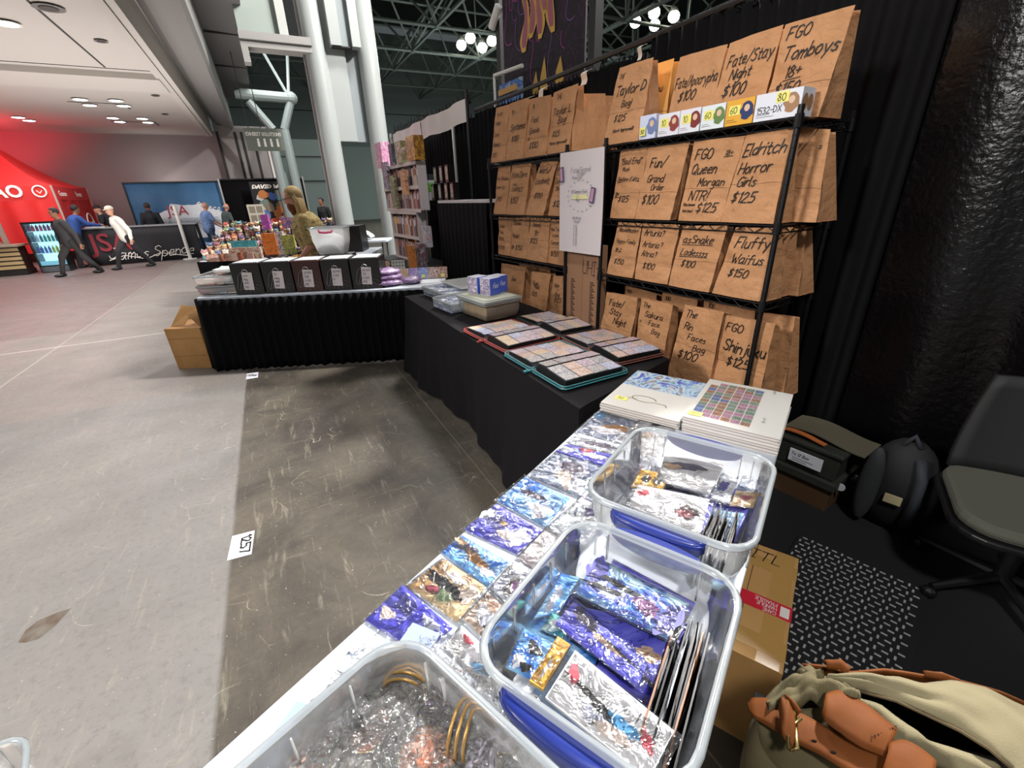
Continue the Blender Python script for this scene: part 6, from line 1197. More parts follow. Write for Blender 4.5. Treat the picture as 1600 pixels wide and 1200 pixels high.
def person(label, loc, rot, H_=1.75, lean=0., skin='light', shirt='22242a', trousers='1a1a1e', hair='3a2a1e', hairstyle='short', shoes='131316', feet=((-.1, 0), (.1, 0)), hands=((-.28, .1, .85), (.28, .1, .85)), sleeve='long', beard=None, cap=None, glasses=False, vox=.02, shirt_m=None, head_turn=0., head_pitch=0., hood=None, knee=.04, girth=1.):
    t = thing('person', label, 'person', loc, rot); s = H_/1.76; msk = mat('skin_'+skin, SK[skin], .55)
    V3 = lambda x, y, z: Vector((x, y, z))*s
    hip = V3(0, (feet[0][1]+feet[1][1])/2*.9, .92-.1*abs(feet[0][1]-feet[1][1])*.6); cl, sl = math.cos(lean), math.sin(lean)
    def up(d, y=0): return hip+Vector((0, sl*d+cl*y, cl*d-sl*y))*s
    chest, neck, head = up(.38), up(.53), up(.53)+Vector((0, math.sin(lean*.6)*.17+.02, math.cos(lean*.6)*.17))*s
    sh = [up(.47)+V3(x, 0, 0) for x in (-.175*girth, .175*girth)]; hp = [hip+V3(x, 0, -.02) for x in (-.09, .09)]
    an = [V3(f[0], f[1], .09) for f in feet]; kn = []
    for a, b in zip(hp, an): m_ = (a+b)/2; kn.append(m_+V3(0, knee+.05*abs(b.y-a.y), .02))
    hd = [Vector(h)*s for h in hands]; el = []
    for i, (a, b) in enumerate(zip(sh, hd)):
        m_ = (a+b)/2; d = (b-a).length; sag = math.sqrt(max(0, (.29*s)**2-(d/2)**2)); el.append(m_+Vector(((-1, 1)[i]*.35, -.75, -.35)).normalized()*sag)
    q = MB()                                                # the whole body, one skin
    limb(q, [hip, up(.2), chest, up(.46)], [.14*girth*s, .125*girth*s, .15*girth*s, .11*s]); limb(q, [up(.46), neck, head-Vector((0, 0, .04))], [.075*s, .055*s, .055*s])
    R = Matrix.Rotation(head_turn, 4, 'Z') @ Matrix.Rotation(-head_pitch-lean*.4, 4, 'X')
    hv = lambda x, y, z: head+(R@Vector((x, y, z)))*s
    q.ball(hv(0, 0, .02), (.078*s, .095*s, .11*s), 0, 16, 12, R.to_3x3()); q.ball(hv(0, .028, -.05), (.056*s, .066*s, .062*s), 0, 12, 8, R.to_3x3()); q.tube([hv(0, .085, .02), hv(0, .112, -.02), hv(0, .09, -.03)], [.009*s, .016*s, .012*s], 8)
    for x in (-.08, .08): q.ball(hv(x, -.005, -.005), (.012*s, .02*s, .032*s), 0, 8, 6, R.to_3x3())
    for i in range(2):
        limb(q, [sh[i], el[i], hd[i]], [.05*s, .042*s, .028*s]); limb(q, [hp[i], kn[i], an[i]], [.085*s, .055*s, .042*s])
        d = (hd[i]-el[i]).normalized(); q.tube([hd[i], hd[i]+d*.05*s, hd[i]+d*.085*s], [.03*s, .036*s, .03*s], 8)
    body = remeshed(q, vox, 'body', msk, t)
    q = MB()                                                # five fingers on each hand
    for i in range(2):
        d = (hd[i]-el[i]).normalized(); side = d.cross(Vector((0, 0, 1))).normalized() if abs(d.z) < .9 else Vector((0, 1, 0)); nrm = d.cross(side)
        for k, L in enumerate((.062, .072, .068, .054)):
            b = hd[i]+d*.078*s+side*(-.027+.018*k)*s; q.tube([b, b+d*L*.5*s+nrm*.004, b+d*L*.8*s+nrm*.018*s, b+d*L*.9*s+nrm*.035*s], [.0088*s, .0084*s, .008*s, .006*s], 6)
        b = hd[i]+d*.025*s-side*.028*s; q.tube([b, b+(d*.03-side*.03)*s, b+(d*.06-side*.032)*s+nrm*.01*s], [.011*s, .0095*s, .007*s], 6)
    q.build('fingers', msk, body, smooth=True)
    ms = shirt_m or mat('cloth_'+shirt, shirt, .85)
    q = MB(); limb(q, [hip+Vector((0, 0, -.03*s)), up(.2), chest, up(.45)], [.158*girth*s, .15*girth*s, .172*girth*s, .125*s]); limb(q, [up(.46), up(.51)], [.10*s, .075*s])
    for i in range(2):
        e = el[i] if sleeve == 'long' else sh[i].lerp(el[i], .8); limb(q, [up(.44)+V3((-.1, .1)[i], 0, 0), sh[i], e], [.085*s, .078*s, .062*s])
        if sleeve == 'long': limb(q, [el[i], el[i].lerp(hd[i], .93)], [.06*s, .044*s])
    remeshed(q, vox, 'shirt', ms, t, 3)
    if hood: q = MB(); q.ball(up(.55, -.05), (.10*s, .09*s, .06*s)); q.build('hood', mat('cloth_'+hood, hood, .9), t, smooth=True)
    q = MB(); limb(q, [hip+Vector((0, 0, .04*s)), hip+Vector((0, 0, -.05*s))], [.142*girth*s, .14*girth*s])
    for i in range(2): limb(q, [hp[i], kn[i], an[i]+Vector((0, 0, -.01*s))], [.105*s, .08*s, .062*s])
    remeshed(q, vox, 'trousers', mat('cloth_'+trousers, trousers, .85), t, 3)
    for i in range(2):
        q = MB(); a = an[i]; q.ball(Vector((a.x, a.y+.06*s, .045*s)), (.048*s, .14*s, .045*s), 0, 14, 8); q.v = [(x, y, max(z, .002)) for x, y, z in q.v]; q.build('shoe', mat('shoe_'+shoes, shoes, .5), t, smooth=True)
    mh = mat('hair_'+hair, hair, .7, bump=(90, .8, .004)); q = MB()
    if hairstyle != 'bald' and not cap:
        q.ball(hv(0, -.014, .045), (.087*s, .101*s, .10*s), 0, 18, 12, R.to_3x3()); Ri = R.inverted()
        q.v = [tuple(v) if (Ri@((Vector(v)-head)/s)).y < .05 or (Ri@((Vector(v)-head)/s)).z > .085 else tuple(hv(*(lambda w: (w.x*.8, .04, max(w.z, .05)))(Ri@((Vector(v)-head)/s)))) for v in q.v]
        if hairstyle == 'long':
            for a in range(-5, 6):
                x = .085*math.sin(a*.3); y = -.07*math.cos(a*.3); q.tube([hv(x, y+.02, .07), hv(x*1.08, y-.01, -.03), hv(x*1.15, y-.0, -.13), hv(x*1.25, y+.01, -.25), hv(x*1.1, y+.01, -.33)], [.02*s, .024*s, .026*s, .022*s, .008*s], 7)
        q.build('hair', mh, t, smooth=True)
    elif hairstyle == 'bald':
        q.lathe([(.083*s, -.02), (.087*s, .0), (.085*s, .03)], 16); q.v = [tuple(hv(x/s, y/s*1.1-.02, z/s)) if y < .03 else tuple(hv(x/s*.8, .0, z/s)) for x, y, z in q.v]; q.build('hair', mh, t, smooth=True)
    if cap:
        q.ball(hv(0, -.005, .05), (.09*s, .105*s, .085*s), 0, 16, 10, R.to_3x3()); q.v = [tuple(Vector(v)) if (Vector(v)-hv(0, 0, .04)).dot(R@Vector((0, 0, 1))) > 0 else tuple(hv(0, 0, .04)+(lambda w: w-(R@Vector((0, 0, 1)))*w.dot(R@Vector((0, 0, 1))))(Vector(v)-hv(0, 0, .04))) for v in q.v]
        q.grid(lambda a, b: hv((a-.5)*.13, .08+.075*b*(1-(2*a-1)**2*.5), .045-.01*b), 8, 4); q.build('cap', mat('cap_'+cap, cap, .8), t, smooth=True)
    if beard: 
        q = MB(); q.ball(hv(0, .045, -.075), (.062*s, .058*s, .075*s), 0, 14, 10, R.to_3x3()); q.ball(hv(0, .05, -.12), (.042*s, .04*s, .055*s), 0, 12, 8, R.to_3x3()); q.build('beard', mat('hair_'+beard, beard, .8, bump=(90, .8, .004)), t, smooth=True)
    q = MB()
    for x in (-.03, .03): q.ball(hv(x, .087, .022), (.011*s, .007*s, .008*s), 0, 8, 6)
    q.build('eye', mat('eye_dark', '241c1a', .2), body, smooth=True)
    q = MB(); q.ball(hv(0, .093, -.052), (.022*s, .006*s, .006*s), 0, 8, 5); q.build('mouth', mat('lip', '9a5a50', .5), body, smooth=True)
    if glasses:
        q = MB()
        for x in (-.034, .034): q.tube([hv(x+.027*math.cos(a), .107, .02+.021*math.sin(a)) for a in [k*PI/6 for k in range(12)]], .0028, 5, closed=True)
        q.tube([hv(-.008, .108, .024), hv(.008, .108, .024)], .0025, 5)
        for x in (-.062, .062): q.tube([hv(x, .105, .025), hv(x*1.3, .0, .015)], .0025, 5)
        q.build('glasses', mat('glasses_black', '17171a', .3), t)
    return t
def print_m(name, cols, sc): return art(name, cols, sc, .8, 0)
hw = HALL.w
seller = WO.y(470, 300, 5.75)
person('person with long blond hair, beard and glasses in a yellow and rust patterned shirt', (seller.x+.10, 5.75, 0), math.radians(112), 1.80, .26, 'red', trousers='8d9096', hair='b79a6a', hairstyle='long', beard='7a4226', glasses=True, vox=.012, sleeve='short', shirt_m=print_m('shirt_print', ['b0603a', '6a5a30', 'd0c48a', 'a8763a', 'c9bc7c', '4f4a2a'], 9), hands=((-.30, .30, .88), (.34, .18, .90)), feet=((-.12, .05), (.12, -.05)), head_pitch=.1, girth=1.1)
person('person in a dark coat and dark trousers striding past the glass-door fridge', hw(-4.62, 15.9), math.radians(150), 1.72, .10, 'brown', '2c2a2c', '1d1b1c', '181416', 'short', feet=((-.08, -.36), (.08, .40)), hands=((-.26, -.08, .80), (.26, .12, .80)), knee=.06)
person('person in a white long-sleeved shirt and white cap striding past the black counter', hw(-3.62, 16.5), math.radians(150), 1.74, .22, 'light', 'd5d0c8', '222226', '3a2a22', 'short', feet=((-.08, -.42), (.08, .36)), hands=((-.26, -.02, .80), (.26, .0, .78)), cap='cfc6b4', knee=.06)
person('person in a blue jacket bending over the left end of the black counter', hw(-5.02, 17.75), math.radians(-20), 1.80, .42, 'brown', '2a4a8c', '1c1c22', '241a16', 'short', hands=((-.2, .62, 1.12), (.2, .62, 1.12)), feet=((-.1, -.1), (.1, .05)))
person('person in a black shirt and black cap working behind the black counter', hw(-4.45, 19.25), math.radians(120), 1.74, .30, 'light', '1c1e26', '1a1a1e', '1a1512', 'short', hands=((-.2, .5, 1.1), (.25, .45, 1.08)), cap='15151a', sleeve='short')
person('person in a black hoodie seen from behind in front of the blue backdrop', hw(-3.42, 19.5), math.radians(27), 1.74, .05, 'brown', '1d2026', '1a1a1e', '3a2a20', 'short', hood='2a2c33', girth=1.15)
person('bald person in a blue patterned short-sleeved shirt beside the display table', hw(-1.75, 18.3), math.radians(-35), 1.70, .08, 'red', trousers='3a4a68', hairstyle='bald', hair='b0a498', shirt_m=print_m('blue_shirt_print', ['3f5f9a', '5a7ab4', '8aa2c8', '3a5488'], 14), sleeve='short', hands=((-.2, .42, .98), (.22, .40, .98)), girth=1.15)
person('bald person in a gray shirt behind the one in the blue patterned shirt', hw(-1.28, 18.9), math.radians(-30), 1.66, .25, 'red', '4c5a58', '5a3238', 'a09890', 'bald', hands=((-.2, .42, .98), (.22, .40, .98)), sleeve='short')
p = HALL.y(503, 308, 17.5)
person('dimly lit person in dark clothes beyond the column', hw(p.x, 17.5), math.radians(160), 1.72, .1, 'brown', '1a1c20', '17171a', '1a1512', 'short')
# ================================================================== FAR LEFT OF THE HALL
m_red = mat('tent_red', 'd02a2a', .6); m_redd = mat('tent_red_wall', 'c62424', .7); m_wlet = mat('tent_white', 'f2ece6', .6)
X1, X0_, Y0_, Y1_ = -5.14, -8.2, 17.9, 20.9
t = thing('canopy_tent', 'red pop-up canopy tent with white lettering at the left edge', 'tent', hw((X0_+X1)/2, (Y0_+Y1_)/2), HALL.a); W2, D2 = (X1-X0_)/2, (Y1_-Y0_)/2
q = MB(); N_ = 14
def roof(i):
    cs = [(-W2, -D2), (W2, -D2), (W2, D2), (-W2, D2)]; a, c = cs[i], cs[(i+1) % 4]
    def f(u, v): x, y = a[0]*(1-u)+c[0]*u, a[1]*(1-u)+c[1]*u; k = 1-v; return (x*k, y*k, 2.26+1.35*v**1.55-.05*math.sin(PI*u)*(1-v))
    return f
for i in range(4): q.grid(roof(i), N_, 10)
q.build('canopy_top', m_red, t, smooth=True)
q = MB()
for i in range(4):
    cs = [(-W2, -D2), (W2, -D2), (W2, D2), (-W2, D2)]; a, c = cs[i], cs[(i+1) % 4]
    q.grid(lambda u, v: (a[0]*(1-u)+c[0]*u, a[1]*(1-u)+c[1]*u, 2.26-.36*v-.04*math.sin(PI*u)), 12, 2)
q.build('valance', m_red, t)
q = MB(); q.grid(lambda u, v: (-W2+2*W2*u, D2-.03+.03*math.sin(u*30), .3+1.65*v), 40, 2); q.grid(lambda u, v: (W2-.02+.02*math.sin(u*24), -D2+2*D2*u, .3+1.62*v), 30, 2); q.build('side_wall', m_redd, t, smooth=True)
for sx in (-1, 1):
    for sy in (-1, 1): q = MB(); q.box(sx*W2-.02, sy*D2-.02, 0, sx*W2+.02, sy*D2+.02, 2.25); q.build('leg', mat('tent_leg', 'a99c90', .5), t)
q = MB(); q.tube([(0, -D2-.0, 2.3), (W2*.5, -D2*.5-.3, 2.5), (0, 0, 3.55)], .0, 4) if False else None
block_text('RAO', .42, .003, m_wlet, 'lettering', t, (W2-1.5, -D2-.02, 1.97), offset=.012)
def ringm(cx, z, r, y, name):
    q = MB(); q.tube([(cx+r*math.cos(a*PI/12), y, z+r*math.sin(a*PI/12)) for a in range(24)], .02, 5, closed=True); q.tube([(cx-r*.4, y, z+.02), (cx, y, z-.05), (cx+r*.4, y, z+.02)], .012, 5); return q.build(name, m_wlet, t)
ringm(W2-.28, 2.1, .14, -D2-.02, 'round_logo')
o = ringm(0, 1.2, .28, 0, 'round_logo'); o.location = (W2+.03, .6, 0); o.rotation_euler.z = PI/2
for k, (s_, y) in enumerate((('Guanao', -1.2), ('Events', .2))):
    o = block_text(s_, .2, .002, m_wlet, 'lettering', t, (W2+.02, y, 1.98), (PI/2, 0, PI/2))
# slatted counter with white cloth and cups
t = thing('slatted_counter', 'counter fronted with horizontal wooden slats at the left edge', 'counter', hw(-7.4, 17.35), HALL.a)
q = MB(); q.box(-1.4, -.3, 0, 1.3, .3, .14, 1); q.box(-1.4, -.28, .14, 1.28, .28, .74, 1); q.build('counter_body', [mat('counter_wood', 'b39a70', .6), mat('counter_dark', '1c1712', .7)], t)
q = MB()
for k in range(5): q.box(-1.42, -.31, .17+k*.115, 1.31, -.28, .25+k*.115)
q.build('slat_front', mat('counter_wood', ''), t); q = MB(); q.box(-1.45, -.36, .74, 1.35, .34, .79); q.build('counter_top', mat('counter_top', 'a08f7c', .5), t)
q = MB(); q.grid(lambda a, b: (-.9+1.6*a, -.2+.4*b, .02+.06*abs(noise.noise(Vector((a*5, b*4, 2))))), 20, 8); tag(q.build('white_cloth', mat('cloth_white', 'd8d2d2', .8), loc=hw(-7.2, 17.35, .79), rot=HALL.a, solid=.01), 'crumpled white cloth lying on the slatted counter', 'cloth')
q = MB(); 
for x in (0, .16): q.box(x-.05, -.03, 0, x+.05, .03, .75)
q.box(-.06, -.04, 0, .22, .04, .03); tag(q.build('display_stand', mat('stand_gray', '9a8a80', .6), loc=hw(-6.55, 17.45, .79), rot=HALL.a), 'two gray upright boards standing on the slatted counter', 'display stand')
# fridge
t = thing('display_fridge', 'lit glass-front drinks fridge beside the slatted counter', 'fridge', hw(-5.55, 17.45), HALL.a)
q = MB(); w, h, d = .32, 1.33, .5
q.box(-w, -.26, 0, w, d-.26, .16, 1); q.box(-w, -.2, .16, -w+.035, d-.26, h); q.box(w-.035, -.2, .16, w, d-.26, h); q.box(-w, -.2, h-.05, w, d-.26, h); q.box(-w, d-.3, .16, w, d-.26, h)
for k in range(4): q.box(-w+.03, -.265, .03+k*.035, w-.03, -.26, .045+k*.035, 2)
q.build('cabinet', [m_black, mat('fridge_base', '1b1d22', .5), mat('grille_gray', '7f868c', .5)], t)
q = MB(); q.box(-w+.035, d-.31, .17, w-.035, d-.3, h-.05); q.build('lit_back', mat('fridge_glow', '9fd8ee', .5, emit=1.6), t)
for z in (.19, .5, .8, 1.08): q = MB(); q.box(-w+.035, -.18, z, w-.035, d-.31, z+.012); q.build('shelf', mat('shelf_cyan', 'bfe6f0', .4, emit=.5), t)
q = MB(); q.box(-w+.035, -.19, .17, w-.035, -.18, .30, 0); q.build('lower_panel', mat('panel_cyan', '7cc4dc', .4, emit=.6), t)
q = MB(); q.box(-w, -.262, .16, -w+.03, -.235, h); q.box(w-.03, -.262, .16, w, -.235, h); q.box(-w, -.262, h-.04, w, -.235, h); q.box(-w, -.262, .16, w, -.235, .19); dr = q.build('door', m_black, t)
q = MB(); q.box(-w+.03, -.25, .19, w-.03, -.247, h-.04); q.build('pane', film('fridge_glass', 'dff0f4', .03, .05, (4, .02, .01), .5), dr)
bt = None; bc_ = ['8a4a8a', 'c94f6a', '2f7f9a', '3fa090', '4a6ac0', 'b8c83a', 'd8d8e0', '2a3a6a']
protos = []
for c_ in bc_:
    q = MB(); q.lathe([(.03, 0), (.032, .01), (.032, .13), (.012, .17), (.012, .19)], 10, 0); q.lathe([(.014, .188), (.014, .2)], 8, 1); protos.append(q.build('drink_bottle', [mat('drink_'+c_, c_, .3), m_white]))
used = set()
for r_, z in enumerate((.512, .812, 1.092)):
    for k in range(7):
        ci = ((0, 1, 0, 1, 0, 0, 1), (2, 6, 2, 3, 3, 3, 2), (4, 4, 4, 4, 5, 5, 5))[2-r_][k]
        o = protos[ci] if ci not in used else protos[ci].copy()
        if ci in used: COL.objects.link(o)
        used.add(ci); o.location = hw(-5.55-.24+k*.08, 17.45-.1, z if z < 1.0 else z); o.scale = (1, 1, 1 if r_ < 2 else .85)
        tag(o, 'bottle in the %s row of the drinks fridge' % ('bottom', 'middle', 'top')[r_], 'bottle', 'bottles in the %s row of the drinks fridge' % ('bottom', 'middle', 'top')[r_])
for i, o in enumerate(protos):
    if i not in used: bpy.data.objects.remove(o, do_unlink=True)
# black counter with red letters
t = thing('covered_counter', 'long black-covered counter with big red letters and a white signature', 'counter', hw(-3.5, 18.4), HALL.a)
m_jsa = mat('counter_cloth', '222126', .8); m_jred = mat('letters_red', '8e2f38', .6)
q = MB(); q.grid(lambda a, b: (-1.48+2.9*a, -.4-.02*math.sin(a*26)*(1-b)-.03*(1-b), .03+1.02*b), 60, 4); q.grid(lambda a, b: (-1.48-.03*(1-b), -.4+.8*a, .03+1.02*b), 8, 3); q.grid(lambda a, b: (1.42+.06*(1-b), -.4+.8*a, .03+1.02*b), 8, 3); q.build('front_cloth', m_jsa, t, smooth=True, solid=.004)
q = MB(); q.box(-1.5, -.42, 1.05, 1.45, .42, 1.08); q.build('counter_top', mat('counter_gray_top', '8d8f92', .4), t)
block_text('JSA', .72, .004, m_jred, 'lettering', t, (-1.32, -.45, .42), offset=.01)
q = MB(); pl, tw = strokes('James Spence', 0, 0, .3, .4, .9); ribbon(q, pl, .018, lambda x, y: (-1.0+x*2.2/tw, -.455, .17+y), 0); ribbon(q, [[(.0, .0), (.4, .12), (.9, -.03), (1.3, .12), (2.0, -.02)]], .018, lambda x, y: (-1.0+x, -.455, .14+y), 0)
q.build('signature', m_wlet, t)
q = MB(); q.box(-.25, -.1, 0, .25, .1, .03); tag(q.build('paper_tray', m_white, loc=hw(-4.6, 18.3, 1.081), rot=HALL.a), 'white papers at the left end of the black counter', 'papers')
g0 = HALL.l(WO.z(298, 405, 0)); q = MB(); q.tube([(0, 0, .02), (0, 0, 1.62)], .05, 10); q.box(-.18, -.18, 0, .18, .18, .03); tag(q.build('white_post', m_white, loc=hw(g0.x, g0.y, 0), rot=HALL.a), 'white post on a square foot in front of the black counter', 'post')
# backdrops along h = 20.5
def back(name, px0, px1, z1, y, m, lb, cat='backdrop', dz=.02):
    a, c = HALL.y(px0, 285, y).x, HALL.y(px1, 285, y).x; t = thing(name, lb, cat, hw((a+c)/2, y), HALL.a); w = c-a
    q = MB(); q.grid(lambda u, v: (-w/2+w*u, .03*math.sin(u*w*9)*(1.2-v), dz+(z1-dz)*v), int(w*20), 3); q.build('cloth_panel', m, t, smooth=True, solid=.004)
    q = MB(); q.box(-w/2, -.05, z1, w/2, -.02, z1+.04); q.box(-w/2-.02, -.05, 0, -w/2+.02, -.02, z1+.04); q.build('frame', m_black, t); return t, w
t, w = back('blue_backdrop', 191, 342, 2.36, 20.5, mat('backdrop_blue', '3f6f96', .7, vary=('346088', 1.2)), 'blue cloth backdrop with a white glow and red letters')
q = MB(); rn = random.Random(4); pts = []
for k in range(40):
    a = 2*PI*k/40; r = 1+.12*math.sin(a*7)+.06*math.sin(a*13); pts.append((.27+.98*math.cos(a)*r, -.05, 1.22+.44*math.sin(a)*r))
q.poly(pts); q.box(-.7, -.05, .5, 1.25, -.045, 1.2); q.build('white_glow', mat('glow_white', 'd5dce4', .6), t)
block_text('JSA', .46, .003, mat('letters_crimson', 'b23a48', .6), 'lettering', t, (-.42, -.07, 1.3)); block_text('Authentication', .26, .003, mat('letters_gray', '8a98a2', .6), 'lettering', t, (-.5, -.07, .98))
q = MB(); pl, tw = strokes('Spence', 0, 0, .4, .5, .9); ribbon(q, pl, .03, lambda x, y: (.45+x*.75/tw, -.07, 1.3+y), 0); q.build('signature', m_wlet, t)
q = MB(); q.ball((.0, -.07, .8), (.12, .01, .09), 0, 10, 6); q.build('yellow_mark', mat('mark_yellow', 'd8b23a', .5), t)
back('black_backdrop', 343, 474, 2.42, 20.45, m_drape, 'black drape right of the blue backdrop')
pt = HALL.y(478, 285, 20.5); q = MB(); q.tube([(0, 0, 0), (0, 0, 2.5)], .03, 8); tag(q.build('drape_upright', m_chrome, loc=hw(pt.x-.1, 20.4), rot=HALL.a), 'thin bright upright at the right end of the far black drape', 'pole')
pt = HALL.y(342, 285, 20.3); q = MB(); q.tube([(0, 0, 0), (0, 0, 2.45)], .03, 8); tag(q.build('drape_upright', m_chrome, loc=hw(pt.x, 20.3), rot=HALL.a), 'thin bright upright between the blue and black backdrops', 'pole')
a, c = HALL.y(392, 300, 19.8), HALL.y(470, 300, 19.8)
t = thing('artist_banner', 'black banner crowded with colourful painted figures and white lettering on top', 'banner', hw((a.x+c.x)/2, 19.8), HALL.a); w = c.x-a.x
q = MB(); q.box(-w/2, 0, .3, w/2, .03, 2.32); q.build('banner_panel', m_black, t); q = MB(); rn = random.Random(8)
mm = [mat('bn%d' % k, c_, .6) for k, c_ in enumerate(('b06a34', '4a62a8', 'a04a6a', '6a7a6a', 'b8b4b0', '7a6a5a', 'c04a3a', '5a7a8a'))]
for k in range(46):
    x, z, r = rn.uniform(-w/2+.2, w/2-.15), rn.uniform(.7, 1.95), rn.uniform(.06, .19); mi = rn.randrange(8); q.poly([(x+r*math.cos(j*PI/5)*rn.uniform(.6, 1.2), -.004-.0006*k, z+r*math.sin(j*PI/5)*rn.uniform(.6, 1.2)) for j in range(10)], mi)
q.build('painted_figures', mm, t); q = MB(); pl, tw = strokes('DAVID WONDER', 0, 0, .11, .2, .3); ribbon(q, pl, .03, lambda x, y: (-.75+x*1.5/tw, -.04, 2.1+y)); q.build('lettering', m_wlet, t)
# display tables by the two bald people
t = table('round-edged black table with trays beside the two bald people', Frame(*hw(-.4, 18.2).xy, 27), -.7, -.4, .7, .4, .95, m_black)
q = MB(); q.box(-.68, -.38, .02, .68, .38, .9); tag(q.build('tablecloth', m_cloth, loc=hw(-.4, 18.2), rot=HALL.a), 'black cloth on the table beside the two bald people', 'tablecloth')
q = MB(); q.box(-.25, -.2, 0, .25, .2, .05, 0); q.box(-.23, -.18, .05, .23, .18, .055, 1); tag(q.build('wooden_tray', [mat('tray_wood', 'b08a52', .6), art('tray_goods', ['c9a878', 'e0d4c0', '8a6a4a'], 12, .5, 0)], loc=hw(-.75, 18.1, .951), rot=HALL.a), 'wooden tray of small goods on the black table', 'tray')
q = MB(); q.box(-.25, 0, 0, .25, .02, .62, 0); 
for i in range(2):
    for j in range(2): q.box(-.2+i*.22, -.005, .07+j*.28, -.02+i*.22, 0, .28+j*.28, 1)
tag(q.build('display_card', [mat('card_cream', 'b9b4a4', .7), mat('card_pic', '7d7468', .7)], loc=hw(-.25, 18.2, .951), rot=HALL.a), 'cream display card with four pictures on the black table', 'display card')
# figurine stall behind the skirted table
TF = Frame(-5.15, 7.55, 4)
table('long table crowded with little figurines', TF, 0, 0, 2.8, 1.2, .74)
q = MB(); q.box(0, -.02, .02, 2.8, 0, .735); q.box(-.02, 0, .02, 0, 1.2, .735); tag(q.build('tablecloth', m_cloth, loc=TF.w(0, 0), rot=TF.a), 'black cloth hanging round the figurine table', 'tablecloth')
CS = ['b87a5a', '7a4a50', 'c9b498', '4a5a7a', 'a8483a', '7a8a6a', 'd0c4b8', '5a4a6a', '2a2a30', 'b8985a', 'a07a80', '5a8088']
protos = []
for k in range(12):
    q = MB(); q.lathe([(.035, 0), (.045, .02), (.04, .07), (.025, .085)], 10, 0); q.ball((0, 0, .12), (.05, .045, .045), 1, 10, 8); q.ball((0, -.01, .142), (.052, .05, .032), 2, 10, 6)
    for sx in (-1, 1): q.ball((sx*.048, 0, .06), (.014, .018, .03), 0, 6, 5); q.ball((sx*.04, 0, .165), (.016, .012, .022), 2, 6, 5)
    o = q.build('figurine', [mat('fig_'+CS[k], CS[k], .5), mat('fig_skin', 'd8b49a', .5), mat('fig_'+CS[(k*5+3) % 12], CS[(k*5+3) % 12], .5)], smooth=True); protos.append(o)
n = 0; rn = random.Random(21)
ROWS = [(.12, .0, 'front row'), (.32, .09, 'second row'), (.54, .19, 'third row'), (.78, .30, 'fourth row'), (1.04, .40, 'back row')]
for ri, (y, dz, rn_) in enumerate(ROWS):
    q = MB(); q.box(.02, y-.1, 0, 2.0, y+.1, .002+dz); tag(q.build('riser', m_black, loc=TF.w(0, 0, .741), rot=TF.a), 'black display step under the %s of figurines' % rn_, 'riser') if dz else None
    for k in range(18):
        x = .10+k*.108+rn.uniform(-.02, .02); ci = rn.randrange(12); o = protos[ci]
        if o.users_collection and o.get('used'): o = o.copy(); COL.objects.link(o)
        o['used'] = 1; o.location = TF.w(x, y+rn.uniform(-.02, .02), .744+dz); o.rotation_euler.z = TF.a+rn.uniform(-.5, .5); sc = rn.uniform(.72, 1.05); o.scale = (sc, sc, sc)
        tag(o, 'little coloured figurine in the %s of the figurine table' % rn_, 'figurine', 'figurines in the %s of the table' % rn_)
for o in bpy.data.objects:
    if 'used' in o.keys(): del o['used']
def bx(lb, px, py, y, w, h, cols, d=.06, z=None, tilt=0, name='picture_box', grp='picture boxes of the figurine table'):
    p = TF.y(px, py, y); z0 = p.z if z is None else z; q = MB(); q.box(-w/2, 0, 0, w/2, d, h, 0); return tag(q.build(name, art('pb_'+cols[0]+cols[1], cols, 9, .35, .5), loc=TF.w(p.x, y, z0), rot=TF.a), lb, 'box', grp)
bx('teal box in front of the figurines', 378, 373, .02, .40, .14, ['1f5a6a', '2a7a8a', '4a9aa0', '173a4a'], z=.90); bx('wide box with a pale creature print, lowest at the front', 383, 396, -.06, .50, .2, ['b8845a', 'c9a070', '8a5a6a', 'e0d4c0', '7a4a3a'], z=.74, d=.08)
bx('orange framed print box beside the pale-topped one', 421, 380, .03, .22, .34, ['c2561e', 'd87a2a', '9a3a1a'], z=.80); bx('pale print box with many figures', 436, 380, .05, .17, .36, ['a8a098', '6a5a6a', 'd0ccd0', '8a4a4a'], z=.80); bx('green and yellow print box by the seller', 450, 378, .05, .2, .30, ['6a8a5a', 'b8b04a', '3a4a3a', 'd8c870'], z=.80)
bx('blue and orange tall box under the seller', 450, 345, .5, .24, .18, ['d8862a', '2a3a9a', 'e0a04a'], z=1.18); bx('pink and violet statue box', 414, 345, .5, .12, .24, ['b04a9a', '8a3a8a', 'd88ac0'], z=1.18)
q = MB(); q.box(1.42, .45, 0, 2.6, .95, .44); tag(q.build('riser', m_black, loc=TF.w(0, 0, .741), rot=TF.a), 'tall black display step under the statue boxes', 'riser')
for k in range(7): bx('flat colourful comic in the row along the front edge, %s from the left' % ['first', 'second', 'third', 'fourth', 'fifth', 'sixth', 'seventh'][k], 326+k*10, 392, -.1+.0*k, .15, .12, [['7a4a5a', 'c9a08a', '3a3a4a'], ['8ab0c8', 'd89a7a', 'e0d8d0'], ['5a3a2a', 'c9603a', 'e0b090']][k % 3], z=.742, d=.03, name='comic', grp='comics along the front edge')
# cardboard tray box and dark counter behind the gift boxes
t = thing('carton', 'open yellow cardboard box between the figurines and the pink-handled bin', 'box', (-2.62, 6.35, .74), .05)
q = MB(); w, d, h = .42, .3, .16
for a in ((-w, -d, -w+.01, d), (w-.01, -d, w, d), (-w, -d, w, -d+.01), (-w, d-.01, w, d)): q.box(a[0], a[1], 0, a[2], a[3], h)
q.box(-w, -d, 0, w, d, .01); q.build('carton_body', mat('yellow_carton', 'c9a05a', .7), t)
t = table('brown wooden table behind the translucent bin', Frame(-2.7, 6.1, 3), 0, 0, 1.05, .7, .74, mat('brown_table', '8a6238', .5))
